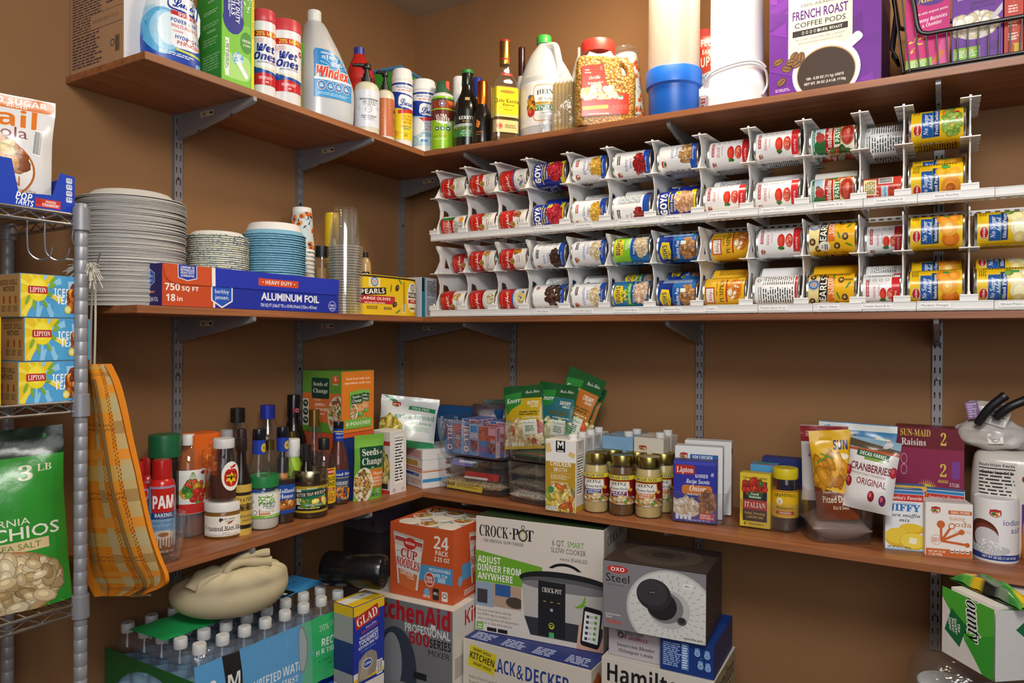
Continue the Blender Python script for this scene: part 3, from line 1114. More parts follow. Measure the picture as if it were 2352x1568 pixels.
def hann(kind, t1, t2, tag_, tagc, foods, side=0, r=R2, h=H2):
 a = cart(r, h, 'f3f2f1')
 W, H = a.w, a.h
 a.rect(0, -H / 2 + 8, W, 17, '1f4fb3')
 a.text('NET WT 15.5 OZ (439g)', 0, -H / 2 + 8, 3.2, 'cfdcf5', 40)
 if side == 2:
  a.blobs(8, -16, 70, 50, 70, 9, foods, asp=1.3); a.lines(-45, 0, 22, 80, 18, '667'); seal(a, 28, 36, .8)
 else:
  a.rect(18, H / 2 - 14, 26, 8.5, tagc).text(tag_, 18, H / 2 - 14, 4, 'f7f3ee', 22)
  seal(a, -26, H / 2 - 14)
  if t2:
   a.text(t1, 2, 15, 9.5, '3f55a8', 5.3 * len(t1), 'n').text(t2, 6, 2.5, 9.5, '3f55a8', 5.3 * len(t2), 'n').lines(12, -6, 30, 3, 1, '9fb0dd')
  a.blobs(2, -22, 62, 30, 60, 8.5, foods, asp=1.3)
  a.text('* ~', 36, -16, 6, '222', st='n')
 nutri(a, 62, 6, 36, 72)
 a.lines(-62, 4, 34, 74, 18, '556')
 can(kind, r, h, a)
hann('can_garbanzo', 'garbanzo', 'beans', 'LOW SODIUM', 'b3282c', ('d9a93c', 'e6c266', 'c68f2a'))
hann('can_kidney', 'kidney', 'beans', 'NO SALT ADDED', '1e1c1f', ('9c1f22', 'b8322e', '7d1719'))
hann('can_pinto', 'pinto', 'beans', 'NO SALT ADDED', 'f3f2f1', ('b08a58', 'c9a878', '8f6a3c'))
hann('can_black', 'black', 'beans', 'NO SALT ADDED', '1e1c1f', ('4a3028', '5e4034', '2f1e1a'))
hann('can_black_pile', '', '', '', 'fff', ('4a2f26', '6b4a3c', '2e1d18'), side=2)
hann('can_cannellini', 'cannellini', 'beans', 'NO SALT ADDED', '1e1c1f', ('dcc9a0', 'eadcbb', 'c4a878'))
def goya(kind, t1, foods):
 a = cart(R2, H2, '1b2f96')
 W, H = a.w, a.h
 a.rect(0, -H / 2 + 7, W, 13, 'e8d020').text('PREMIUM', 0, -H / 2 + 7, 5, '33506a', 40)
 a.text('GOYA', 0, 36, 17, 'f5f7fb', 62, 'b', fat=.03, out='0f1d66').rect(0, 22, 80, 2.2, 'ead92b')
 a.text(t1, 2, 14.5, 6, 'eade3a', 50).text('Habichuelas', 4, 6, 5, 'e8ecf6', 50)
 a.blobs(4, -19, 64, 44, 80, 10, foods, asp=1.5)
 a.ell(32, -2, 8, c='e6d12a').lines(32, -2, 10, 6, 3, '2f7d3c')
 a.lines(60, 10, 30, 50, 12, 'c9d2ee').lines(-60, 10, 30, 50, 12, 'c9d2ee')
 can(kind, R2, H2, a)
goya('can_goya_red', 'Small Red Beans', ('c22c3a', 'd5455a', 'a31f2a'))
goya('can_goya_pinto', 'Pinto Beans', ('c99a78', 'dab494', 'b07d58'))
def bush(kind, bg, t, tcol, sub, foods):
 a = cart(R2, H2, bg)
 W, H = a.w, a.h
 if sub == 'pea':
  a.rect(0, 30, W, 40, '12246e', c2='1b3f9e').poly([(-24, 20), (-26, 40), (0, 46), (26, 40), (24, 20), (0, 15)], 'e8cf2c').text("BUSH'S", -4, 32, 12, '1b2450', 42, 'b').text('BEST', -4, 21, 4, '1b2450')
  a.rect(2, -2, 56, 18, '1d57a0').text(t, 2, -2, 10, 'eef4fa', 52, 'i').blobs(6, -30, 60, 34, 60, 9, foods).rect(22, -18, 10, 14, 'e9f3e2').blobs(-26, 9, 10, 10, 8, 5, ('c03a2c', '3b8a3a'))
 else:
  a.rect(12, 26, W * .5, 48, '8fcf2f' if sub == 'gn' else '2a78b8').poly([(-24, 24), (-26, 44), (0, 49), (28, 44), (26, 24), (0, 19)], 'e8cf2c').text("BUSH'S", 0, 36, 12, '2b2452', 46, 'b').text('BEST', 0, 24, 4, '2b2452')
  if sub == 'gn':
   a.text('REDUCED', 12, 12, 6, 'f2f8e8', 40).text('SODIUM', 12, 4, 6, 'f2f8e8', 34)
  else:
   a.rect(2, 2, 70, 20, '3f9c2e').text('Reduced Sodium', 2, 4, 7, 'f2f8e8', 62, 'i').lines(2, -5, 50, 4, 1, 'dff0d0').blobs(-4, 15, 40, 10, 20, 6, ('c8c03a', '3b7a34', 'd9d2a0'))
  a.rect(10, -9, 74, 14, '1d4f94').text(t, 10, -9, 7, 'eef4fa', 66, 'i').blobs(8, -31, 74, 34, 70, 10, foods)
 a.lines(62, 0, 34, 80, 18, 'cfe0f2').lines(-64, 0, 34, 80, 18, 'cfe0f2')
 can(kind, R2, H2, a)
bush('can_northern', '1f74b4', 'Great Northern Beans', '', 'gn', ('dcc6a4', 'eadbc0', 'c7ab82'))
bush('can_northern_reduced', '2673b0', 'Great Northern', '', 'red', ('dcb898', 'ead0b6', 'c79d7c'))
bush('can_blackeye', '2b6fb6', 'Blackeye Peas', '', 'pea', ('b77e4c', 'c99868', '8c5a30'))
a = cart(R2, H2, 'ecb92c'); H = a.h
a.rect(-10, 36, 44, 24, 'b3262b').rect(-10, 36, 38, 19, 'f3e9dc').text("Libby's", -10, 36, 9, 'b3262b', 32, 'c').text('100% PURE', 8, 18, 4, '5a3a12', 36).text('PUMPKIN', 4, 6, 11, '4a2a14', 66, 's')
a.rect(4, -6, 66, 4, 'b3262b').ell(8, -28, 30, 17, 'd9781c').blobs(6, -24, 44, 22, 22, 11, ('efe0bd', 'e0882a', 'c96a16')).lines(30, -44, 16, 6, 3, '6b4a1a').lines(60, 0, 34, 70, 16, '8a5f16').lines(-62, 0, 34, 70, 16, '8a5f16')
can('can_pumpkin', R2, H2, a)
def tomato(kind, t1, t2, r=R2, h=H2, dark=False):
 a = cart(r, h, 'efedec'); W, H = a.w, a.h
 a.rect(8, -H / 2 + 8, 74, 16, 'c9252a').text('14.5 OZ (411g)', -6, -H / 2 + 8, 3.5, 'f5dede', 30)
 a.rect(16, H / 2 - 10, 40, 6.5, 'b3282c').text('NO SALT ADDED', 16, H / 2 - 10, 3.2, 'f7ecec', 34)
 seal(a, -26, H / 2 - 12, .8)
 a.text(t1, 6, H / 2 - 23, 9 * h / H2, 'b4343c', 5.4 * len(t1), 'n').text(t2, 10, H / 2 - 33, 5, 'c0606a', 26, 'n')
 k = h / H2
 for y, c1, c2 in ((-6 * k, 'cf2a1e', 'dd4a32'), (-25 * k, 'c8362c', 'e0715c')):
  a.ell(2, y, 18 * k, 9 * k, c1, 20).ell(-1, y + 1.5, 14 * k, 6 * k, c2, 20)
 a.blobs(2, -25 * k, 22 * k, 8 * k, 8, 5, ('e58a70', 'c9402e')); a.blobs(-17 * k, -6 * k, 5, 10, 6, 5, ('3c7d34', '2f6428'))
 nutri(a, 66, 0, 40, H * .8)
 for q in range(4):
  a.ring(36, 26 - 13 * q, 4, '444', 1)
 a.lines(-66, 0, 36, H * .7, 15, '778')
 can(kind, r, h, a)
tomato('can_diced', 'diced', 'tomatoes'); tomato('can_stewed', 'stewed', 'tomatoes'); tomato('can_sauce', 'sauce', 'tomato')
tomato('can_sauce_small', 'sauce', 'tomato', .034, .086)
a = cart(R2, H2, 'f0efee'); nutri(a, -12, 0, 46, 92); nutri(a, 30, -6, 34, 80); a.rect(0, -47, 90, 5, 'c9252a').ring(28, 40, 5, '222', 1.5)
can('can_facts', R2, H2, a)
a = cart(.028, .089, 'c23a2c'); a.rect(4, 24, 40, 26, 'e9dfae').lines(4, 24, 34, 22, 6, '6b5a2a').text("HUNT'S", -24, 12, 10, 'f7ecec', 36, 's').rect(-12, -6, 30, 14, 'a9d4e8').text('Tomato Paste', -12, -6, 5, '1d4a7a', 28, 's').rect(20, -8, 22, 30, 'f0efee').bars(20, -8, 18, 26, None).blobs(-10, -28, 34, 16, 20, 8, ('c9482c', 'a8281c'))
can('can_paste_small', .028, .089, a)
a = cart(.0335, .106, 'e7e4da'); W, H = a.w, a.h
a.rect(0, 41, 80, 6, '2f7d6a').lines(0, 41, 60, 3, 1, 'd6e8e2').rect(0, 28, 100, 16, 'bcd6e6').ell(-22, 24, 22, 16, '2c6b3a').ell(2, 26, 12, 10, 'b63a30').ell(14, 30, 5, 5, '8a5a44').rect(0, 6, 72, 19, 'a8201e').ring(0, 6, .1, 'd7b45a', .05)
a.text('Contadina', 0, 7, 12, 'f5f0e6', 66, 's').rect(8, -12, 52, 14, 'd7b45a').rect(8, -12, 50, 12, '2c6b3a').text('PASTE', 8, -12, 9, 'f5f0e6', 40)
a.ell(8, -33, 30, 16, 'b5613c', 22).ell(8, -33, 26, 13, '9a2a1e', 22).ell(2, -31, 18, 7, 'b8483a', 18).ell(12, -35, 10, 4, 'cf7a66', 14).blobs(-42, -18, 30, 60, 40, 10, ('3d6f2e', '2c4f22', '9a3a1e', 'c8662c')).blobs(46, -14, 24, 60, 30, 9, ('c8502c', '3d7f2e', 'd9843c')).lines(-66, 0, 30, 80, 16, 'd8d4c2')
can('can_contadina', .0335, .106, a)
a = cart(R2, H2, 'ecb51c'); W, H = a.w, a.h
a.rect(0, 30, 90, 44, 'f0dc98').ell(22, 38, 14, c='1f4f8f').ring(22, 38, 13, 'e9e2cc', 1.4).ell(22, 38, 9, c='7fa8d4').ell(22, 37, 5, c='d9a07a')
a.rect(6, 17, 84, 19, '1e1b18', rot=-3).text('PEARLS', 6, 17, 14, 'f5f0e0', 74, 'b', rot=-3).rect(12, 0, 64, 15, 'd9701e').text('SLICED', 18, 1, 9, 'f7ead2', 40).lines(10, -5.5, 40, 3, 1, 'f7ead2')
for x, y in ((-20, 42), (-38, 30), (34, -22), (-10, -30), (-32, -12), (52, 20), (44, 40)):
 a.ell(x, y, 9, 7, '4a3524').ell(x + 1, y + 1, 6, 4.5, '7a5a36').ell(x, y, 3.4, 2.6, 'd8b25a')
a.ell(-32, 16, 13, c='f3efe2').text('NO', -32, 20, 4, '333').lines(-32, 12, 18, 8, 2, '333')
for x, y, q in ((-6, -16, 20), (20, -38, -30), (-30, -38, 60), (46, -6, 10)):
 a.ell(x, y, 10, 2.5, '5a8a2c', rot=q)
a.rect(34, -36, 6, 22, '8a6a1e').lines(66, 0, 34, 80, 16, '8a6414').lines(-66, 0, 34, 80, 16, '8a6414')
can('can_olives', R2, H2, a)
def delmonte(kind, t, foods, big):
 a = cart(R2, H2, 'efc51a'); W, H = a.w, a.h
 a.ell(-14, 38, 15, 9, 'e6d9a0').ell(-14, 38, 13, 7.5, 'c2222a').text('Del Monte', -14, 38, 4.2, 'f7f2e6', 22, 'b')
 a.rect(-2, 17, 64, 25, '1f5aa8').text('No Sugar', -2, 22, 9, 'f3f7fb', 50, 'i').text('Added', 2, 11, 9, 'f3f7fb', 34, 'i')
 a.rect(2, 1, 70, 12, '1c3a7d').rect(2, 7.6, 70, 1, '58a04a').text(t, 2, 1, 6.4, 'f0f4fa', 60, 's')
 for x, y, r_, c in big:
  a.ell(x, y, r_, r_ * .85, c).ell(x - 2, y + 2, r_ * .6, r_ * .45, tuple(min(1, q * 1.25 + .02) for q in lin(c)))
 if foods:
  a.blobs(-4, -28, 62, 34, 36, 11, foods, asp=1.15)
 a.rect(38, -20, 8, 12, '4aa052').lines(38, 40, 24, 14, 4, '8a6a14')
 nutri(a, 66, 0, 36, 84, '3a3014', 'd9b11c'); nutri(a, -66, 0, 36, 84, '3a3014', 'd9b11c')
 can(kind, R2, H2, a)
delmonte('can_cocktail', 'Fruit Cocktail', ('8fb34a', '7aa43c', 'a9c860'), [(22, -22, 15, 'de8620'), (8, -38, 7, 'a81f2c'), (18, -38, 6, 'bf2a34'), (36, -30, 8, '4f8a34')])
delmonte('can_peaches', 'Sliced Peaches', None, [(26, -10, 14, 'd9a520'), (-8, -28, 22, 'e3952c'), (-12, -27, 11, 'b5601e'), (22, -34, 14, 'e8a62e'), (40, -16, 8, '4a8a34')])
delmonte('can_mandarin', 'Mandarin Oranges', None, [(28, -16, 18, 'e08a1c'), (-24, -28, 20, 'dc7a18'), (4, -25, 21, 'eea83c'), (6, -24, 8, 'f2d08a'), (30, -36, 14, 'e8962a')])
delmonte('can_pears', 'Sliced Pears', None, [(24, -22, 22, 'e6d9a0'), (-6, -28, 22, 'ede3b8'), (-28, -26, 14, 'e0cf8c'), (34, -38, 10, 'efe6c4'), (36, -8, 10, '6f9a3c')])
ROWZ = (.0185, .1405, TIER + .0185, TIER + .1405)
FILL = [
 [('soup_chicken', 0, -.35, 'chicken soup can'), ('soup_beef', .062, 0, 'soup can set back in its slot'), ('soup_back', 0, 0, 'soup can with green corner'), ('soup_onion', 0, .12, 'cream of onion soup can')],
 [('soup_potato', 0, -.1, 'cream of potato soup can'), ('soup_herb', 0, 0, 'chicken with herbs soup can'), ('soup_onion', 0, -.2, 'cream of onion soup can'), ('soup_onion', 0, .1, 'cream of onion soup can')],
 [('soup_shrimp', 0, 0, 'cream of shrimp soup can'), ('soup_french', 0, 0, 'french onion soup can'), ('soup_beef', 0, -.2, 'beef consomme soup can'), ('soup_bacon', 0, -.5, 'bacon soup can')],
 [('can_black_pile', 0, 0, 'black bean can with a heap of beans'), ('can_black', 0, -.4, 'white black-bean can'), ('can_goya_red', 0, -.1, 'blue small red bean can'), ('can_goya_red', 0, .1, 'blue small red bean can')],
 [('can_cannellini', 0, -.1, 'white cannellini bean can'), ('can_cannellini', 0, .1, 'white cannellini bean can'), ('can_garbanzo', 0, -.25, 'white garbanzo bean can'), ('can_garbanzo', 0, 0, 'white garbanzo bean can')],
 [('can_northern_reduced', 0, 0, 'blue and green reduced sodium bean can'), ('can_northern', 0, .25, 'green and blue great northern bean can'), ('can_kidney', 0, -1.0, 'kidney bean can turned to its small print'), ('can_kidney', 0, -.25, 'white kidney bean can')],
 [('can_blackeye', 0, -.4, 'blue blackeye pea can'), ('can_blackeye', 0, -.3, 'blue blackeye pea can'), ('can_goya_pinto', 0, 0, 'blue pinto bean can'), ('can_pinto', 0, .2, 'white pinto bean can')],
 [('can_pumpkin', 0, 0, 'yellow pumpkin can'), ('can_pumpkin', .062, .2, 'yellow pumpkin can set back in its slot'), ('can_diced', 0, 0, 'white diced tomato can'), ('can_diced', .035, -.1, 'white diced tomato can')],
 [('can_facts', 0, 0, 'white can showing its facts table'), ('can_sauce', .035, 0, 'white tomato sauce can'), ('can_stewed', 0, -.2, 'white stewed tomato can'), ('can_stewed', 0, -.1, 'white stewed tomato can')],
 [('can_olives', 0, -.3, 'yellow sliced olive can'), ('can_olives', .004, .3, 'yellow sliced olive can'), ('can_contadina', 0, -.2, 'red and green tomato paste can'), ('can_contadina', .004, .1, 'red and green tomato paste can')],
 [('can_sauce_small', 0, -.4, 'small white tomato sauce can'), ('can_sauce_small', .085, -.3, 'small white tomato sauce can set back'), ('can_paste_small', 0, 0, 'small red tomato paste can'), ('can_facts', .105, 0, 'grey-white can far back in its slot')],
 [('can_mandarin', 0, -.1, 'yellow mandarin orange can'), ('can_mandarin', 0, .1, 'yellow mandarin orange can'), ('can_peaches', 0, -.3, 'yellow sliced peach can'), ('can_cocktail', .002, .1, 'yellow fruit cocktail can')],
 [('can_pears', 0, -.2, 'yellow sliced pear can'), ('can_pears', 0, .1, 'yellow sliced pear can')],
]
ROWN = ('bottom row', 'second row up', 'third row up', 'top row')
for c, col in enumerate(FILL):
 xm = (DX[c] + DX[c + 1]) / 2 + .001
 for row, (kind, back, roll, words) in enumerate(col):
  r = CANS[kind][2]
  z = ZT[2] + ROWZ[row] + r
  y = YF + .018 + r + back
  put_can(kind, xm, y, z + back * .06, '%s, %s, %s slot from the left' % (words, ROWN[row], ('first', 'second', 'third', 'fourth', 'fifth', 'sixth', 'seventh', 'eighth', 'ninth', 'tenth', 'eleventh', 'twelfth', 'last')[c]), roll, 'cans in the rack')
  y2 = y + 2 * r + .003
  if y2 + r < YW - .03:
   for cut in (' turned', ' with ', ' set ', ' far ', ' showing'):
    words = words.split(cut)[0]
   k2 = 'can_facts' if kind == 'can_sauce_small' and row == 1 else kind
   if kind.startswith('soup') and row % 2 == 0 or kind == 'can_paste_small':
    continue
   put_can(kind, xm, y2, z + (.028 if row % 2 == 0 else (y2 - YF) * .06 - .004), 'rear %s, %s, %s slot' % (words.replace(' set back in its slot', '').replace(' showing its facts table', ''), ROWN[row], ('first', 'second', 'third', 'fourth', 'fifth', 'sixth', 'seventh', 'eighth', 'ninth', 'tenth', 'eleventh', 'twelfth', 'last')[c]), roll + 2.0 + c, 'cans in the rack')
# ---------------------------------------------------------------- lofted containers (jugs, flattened bottles)
def loft(mb, secs, n, col, m, seg=48, colf=None):
 """secs: (z, centre x, rx, ry) from the foot up, superellipse sections"""
 cr = sup(n)
 vs, fs, cs = [], [], []
 for z, cx, rx, ry in secs:
  for k in range(seg):
   x, y = cr(2 * PI * k / seg - PI / 2)
   vs.append((cx + x * rx, y * ry, z))
   cs.append(lin(colf(z)) if colf else lin(col))
 N = len(secs)
 for j in range(N - 1):
  for k in range(seg):
   a, b = j * seg + k, j * seg + (k + 1) % seg
   fs.append((a, b, b + seg, a + seg))
 fs.append(tuple(range(seg - 1, -1, -1)))
 fs.append(tuple((N - 1) * seg + k for k in range(seg)))
 mb.add(vs, fs, cs, m)
def frontmap(secs, n, st=.006):
 zs = [s[0] for s in secs]
 def sf(x, z):
  cx, rx, ry = (float(np.interp(z, zs, [s[i] for s in secs])) for i in (1, 2, 3))
  q = min(1, abs((x - cx) / rx))
  return -ry * max(0, 1 - q ** n) ** (1 / n)
 nx = 60
 z0, z1 = zs[0], zs[-1]
 X0 = max(abs(s[1]) + s[2] for s in secs)
 def fn(u, v, e):
  k = math.floor(u / st)
  a, b = sf(k * st, v), sf((k + 1) * st, v)
  t = u / st - k
  y = a + (b - a) * t
  n_ = Vector(((b - a) / st, -1, 0)).normalized()
  return (u + n_.x * e, y + n_.y * e, v), n_
 return fn
def smooth_secs(secs, k=5):
 P = spline([(s[1], s[2], s[3]) for s in secs], k)
 Z = spline([(s[0], 0, 0) for s in secs], k)
 return [(Z[i].x, P[i].x, max(P[i].y, .001), max(P[i].z, .001)) for i in range(len(P))]
SH1 = 'on the top left shelf'
# ---------------------------------------------------------------- top shelf, left wall
P0, P1 = AY(162, 170, .914), AY(283, 128, .914)
P0.z = P1.z = ZT[1]
a = Art(200, 250, 'b08a66')
a.lines(-34, 40, 118, 160, 26, '4a3c44', fill=.5).lines(66, 40, 56, 60, 10, '4a3c44').rect(40, -20, 120, 34, 'b08a66').ring(40, -20, .1, '4a3c44', .05)
a.lines(-34, -78, 118, 74, 11, '4a3c44').text('B25106-NJ2-01 03 L3', 36, -20, 7, '6b5a50', 96, 'n').ring(62, -80, 8, '33305a', 2.4).bars(80, -84, 16, 34, 'a07c58').rect(40, -3, 122, 1, '4a3c44').rect(40, -37, 122, 1, '4a3c44').poly([(40, 118), (52, 92), (64, 118)], '2a2426')
b = Art(160, 250, 'd9d7da'); b.rect(0, -115, 160, 20, 'cfcdd2')
carton('shipping_carton', 'brown and white carton of small print at the near end of the top left shelf', 'box', P0, P1, .25, .17, 'b08a66', a, b)
f = fit('L', 1, 324, 462, -90, .068)
t = thing('spray_cleaner_bottle', 'blue and white multi-purpose cleaner bottle at the near end of the top left shelf', 'cleaner bottle', f.P, f.view + .25)
R, H = f.r, f.h
secs = smooth_secs([(0, 0, R * .97, .036), (.012, 0, R, .04), (.07, -.004, R * .98, .04), (.125, -.004, R * .86, .038), (.165, 0, R * .74, .034), (.19, .0, R * .5, .028), (.205, 0, .016, .016), (.23, 0, .016, .016)])
def lc(z):
 return ('1140a8', '1350b4', '3f9bd2', 'a9d2e6', 'dfeaee')[min(4, int(max(0, z) / .032))]
m = MB(); loft(m, secs, 2.6, 'fff', 'plastic', colf=lc); m.obj('body', t)
a = Art(124, 170)
a.ell(12, 30, 52, 66, 'e9f1f6', 28).ell(-26, -12, 40, 52, '5fb0dd', 24).ell(-20, -10, 32, 44, '9dd0ea', 24).ell(-14, -6, 24, 36, 'dceef6', 24).rect(22, 0, 64, 90, 'f1f4f8', 14)
a.rect(20, 56, 74, 40, '1c3f9e', 10, rot=-6).rect(20, 57, 68, 34, 'f4f6fa', 9, rot=-6).text('Lysol', 22, 57, 22, '1c3f9e', 58, 'c', fat=.02).rect(22, 30, 66, 10, 'c92f33', rot=-5).text('99.9%', 22, 30, 7, 'f6e6e6', 36, rot=-5)
a.text('POWER & FREE', 22, 14, 8.5, '1c3f9e', 66, rot=-4).text('MULTI-PURPOSE', 22, 2, 7, 'c94a44', 64, rot=-4).text('CLEANER', 4, -8, 4, 'c94a44', 22, rot=-4).text('HYDR  GEN', 26, -22, 8, '1c3f9e', 56, rot=-4).text('PER  XIDE', 28, -34, 8, 'c94a44', 52, rot=-4).ring(29, -28, 8, 'c94a44', 1.6)
a.lines(4, -60, 76, 8, 2, 'dfe9f4', rot=-5).rect(30, -52, 60, 5, 'd6dc5a', rot=-8).rect(50, -76, 14, 12, '8fc2ea', 2)
for i in range(26):
 a.ring(40 + a.rn.uniform(-8, 16), a.rn.uniform(-40, 80), a.rn.uniform(1, 3.2), '9cc9e8', .7, 10)
m = MB(); lay(m, a, frontmap(secs, 2.6), 'gloss', su=.006, sv=.02, oy=88, base=.0006); m.obj('label', t)
m = MB(); lathe(m, [(.019, .226), (.019, .25), (.012, .26)], 'f0f0f0', 'plastic', 24); cuboid(m, .03, .09, .03, 'f0f0f0', 'plastic', (0, -.02, .262), .006); m.obj('trigger_head', t)
P0, P1 = pos('L', ZT[1], 508, .022), pos('L', ZT[1], 584, .010)
a = Art(100, 270, '67b32e')
a.rect(-6, -60, 86, 150, '7cc63a').rect(-2, -90, 84, 60, 'a9dd7a', 20).rect(-15, 60, 60, 150, '15258a', 30).rect(-15, 20, 66, 60, '15258a', 30)
a.text('HEAVY DUTY', -2, 60, 12, 'f3f6fb', 90, rot=-90).text('REFILLS', -16, 62, 12, 'f3f6fb', 62, rot=-90).lines(-28, 62, 80, 8, 2, 'dfe6f6', rot=-90).lines(10, 66, 70, 7, 2, 'dfe6f6', rot=-90).rect(-34, -72, 12, 90, 'e4efe0').text('3 IN 1 REFILLS', -36, -66, 5, '2a5a34', 66, rot=-90).lines(-31, -70, 60, 4, 1, '2a5a34', rot=-90)
a.ell(26, -26, 20, 26, '3f8f34').text('FRESH', 26, -22, 6, 'e6f2da', 26).text('CLEAN', 26, -32, 5, 'e6f2da', 22)
a.ell(0, -70, 16, 14, 'cfeaf4').blobs(0, -70, 36, 30, 30, 5, ('5fa8d8', 'f0f8fb', 'b7dcee'), asp=1).rect(14, -94, 12, 46, 'f2f6f6', 5, rot=40).blobs(30, 90, 30, 80, 40, 4, ('eaf6fb', 'cfe9f6'), asp=1)
a.rect(46, 0, 9, 270, 'e8d81f').text('8 HEAVY DUTY REFILLS', 46, 50, 5.5, 'c98a1a', 120, rot=-90)
b = Art(120, 270, '3f9b3a'); b.rect(0, -128, 120, 14, '35882f').lines(10, 40, 70, 10, 2, 'a9d8a0').lines(10, 100, 80, 24, 4, 'a9d8a0').lines(14, 10, 84, 12, 2, '8fc884').lines(14, -80, 84, 40, 6, '8fc884').lines(14, -30, 84, 20, 3, '8fc884').text('TO CLEAN', 12, 66, 5, 'd2ecca', 34).text('TO DISPOSE', 12, -6, 5, 'd2ecca', 42)
carton('toilet_wand_refill_box', 'tall green box of cleaning refills with yellow edge', 'box', P0, P1, .27, .115, '4fae38', a, None, b)
wet = Art(180, 135, 'f3f2f0')
def wetart(seed):
 a = Art(190, 135, 'f1f0ef', seed)
 a.rect(0, 60, 190, 16, 'c9242c').text('20% MORE!', 10, 60, 10.5, 'eedd2e', 62).text('FRESH', -14, 45, 4.5, 'd98a90', 22).text('SCENT', -14, 39, 4.5, 'd98a90', 22)
 a.text('Wet', 4, 24, 17, '23348f', 46, 'j', fat=.035, rot=-3).text('Ones', 2, 3, 17, '23348f', 58, 'j', fat=.035, rot=-3).text('ANTIBACTERIAL', 6, -11, 4.6, '33407e', 50)
 a.poly([(-95, -8), (-40, -18), (0, -30), (40, -34), (95, -20), (95, -68), (-95, -68)], '1a4f9e').text('Kills 99.99% of germs', 4, -26, 4.4, 'e6d83a', 52, rot=-5)
 a.poly([(-95, -58), (-40, -42), (0, -37), (40, -44), (95, -62), (95, -68), (-95, -68)], 'c9242c').lines(6, -50, 40, 8, 3, 'f0c8c8').text('48', 6, -60, 5, 'f6e6e6').ell(40, 36, 8, c='c9242c').lines(40, 36, 9, 6, 2, 'f6e6e6')
 return a
CAN_B = [(.97, 0), (1, .01), (1, .86)]
for i, (x0, x1, yt, dd, lb) in enumerate(((577, 633, 30, .05, 'wet wipe canister with red lid beside the tall green box'), (621, 691, 55, .041, 'wet wipe canister with red lid, the one nearer the window cleaner jug'))):
 f = fit('L', 1, x0, x1, yt, dd)
 jar('wipes_canister', 'white and blue ' + lb, 'canister', f, CAN_B, 'gloss', 'f1f0ef', [(1.01, .86), (1.03, .865), (1.03, .93), (.99, .96), (.97, 1)], 'd2414a', 'plastic', wetart(i), .45, rz=f.view + .1, capname='lid', group='wet wipe canisters')
f = fit('L', 1, 618, 646, 44, .17)
jar('toilet_cleaner_bottle', 'white bottle with purple cap behind the wet wipe canisters', 'cleaner bottle', f, [(1, 0), (1, .7), (.5, .86)], 'plastic', 'd9dde6', [(.45, .86), (.45, 1)], '3b2a86')
P0, P1 = pos('L', ZT[1], 678, .085), pos('L', ZT[1], 699, .085)
a = Art(30, 150, 'e6d21e'); a.rect(0, 52, 30, 46, '79c52e').text('UP TO 32 WEEKS', 2, -14, 7, 'b0701c', 96, rot=-90).text('VALUE PACK', -8, 0, 4, 'b0701c', 50, rot=-90)
carton('refill_box', 'narrow yellow and green box edge between wipes and window cleaner jug', 'box', P0, P1, zat(P0, 688, 92) - ZT[1], .08, 'e6d21e', a)
f = fit('L', 1, 689, 811, 35, .062)
t = thing('window_cleaner_jug', 'large clear jug of blue window cleaner on the top left shelf', 'cleaner jug', f.P, f.rz - .35)
R, H = f.r * 1.02, f.h
secs = smooth_secs([(0, 0, R * .95, .05), (.01 * H / .24, 0, R * .99, .053), (.30 * H, 0, R, .054), (.45 * H, -.008, R * .90, .052), (.62 * H, -.018, R * .70, .046), (.78 * H, -.030, R * .47, .038), (.87 * H, -.036, R * .34, .028), (.9 * H, -.037, R * .26, .018)])
m = MB(); loft(m, secs, 2.8, 'dfe3e6', 'milky'); m.obj('body', t)
lo = [s for s in secs if s[0] < .36 * H]
m = MB(); loft(m, [(z + .001, cx, rx - .003, ry - .003) for z, cx, rx, ry in lo], 2.8, '9fbad0', 'gloss'); m.obj('contents', t)
m = MB(); lathe(m, [(.017, .88 * H), (.0185, .89 * H), (.0185, H - .002), (.016, H)], 'e6e8e4', 'plastic', 36, o=(-.037, 0, 0), rib=lambda k: 1 + .02 * (k % 2)); m.obj('cap', t)
a = Art(112, 150)
a.poly([(-54, -64), (54, -64), (54, -10), (40, 20), (18, 50), (-6, 68), (-50, 68), (-54, 60)], '3f9bd8').poly([(-54, 10), (42, 16), (18, 50), (-6, 68), (-50, 68), (-54, 60)], '2a86cc')
for k in range(14):
 an = PI * 2 * k / 14
 a.poly([(4, 22), (4 + 46 * math.cos(an), 22 + 30 * math.sin(an)), (4 + 46 * math.cos(an + .16), 22 + 30 * math.sin(an + .16))], '7cc0ea')
a.text("AMERICA'S", -20, 58, 5, 'f4f8fc', 34).text('#1', -26, 47, 10, 'f4f8fc', 18).lines(-4, 47, 20, 9, 3, 'e6f0fa').lines(8, 30, 34, 12, 3, 'f4f8fc').rect(0, -14, 108, 6, 'eef5fb')
a.text('Windex', -2, 4, 26, 'd8432a', 92, 'j', fat=.03, out='f6f6f4', rot=-2)
for q in range(4):
 a.ell(-36 + 24 * q, -32, 11, 13, 'f3f3f3').ell(-36 + 24 * q, -32, 10, 12, 'c94a44').ell(-36 + 24 * q, -32, 9, 11, '2f7cc0').rect(-36 + 24 * q, -32, 9, 12, '8fc4ec', rot=10 * q).rect(-36 + 24 * q, -34, 12, 2, 'e3eff8')
a.lines(0, -54, 90, 8, 2, 'a9d2f0')
m = MB(); lay(m, a, frontmap(secs, 2.8), 'gloss', su=.006, sv=.02, ox=-2, oy=H * 1000 * .40, base=.0008); m.obj('label', t)
f = fit('L', 1, 797, 862, 112, .135)
t = thing('bleach_jug', 'red jug with blue cap behind the hand soap', 'cleaner jug', f.P, f.view)
R, H = f.r, f.h
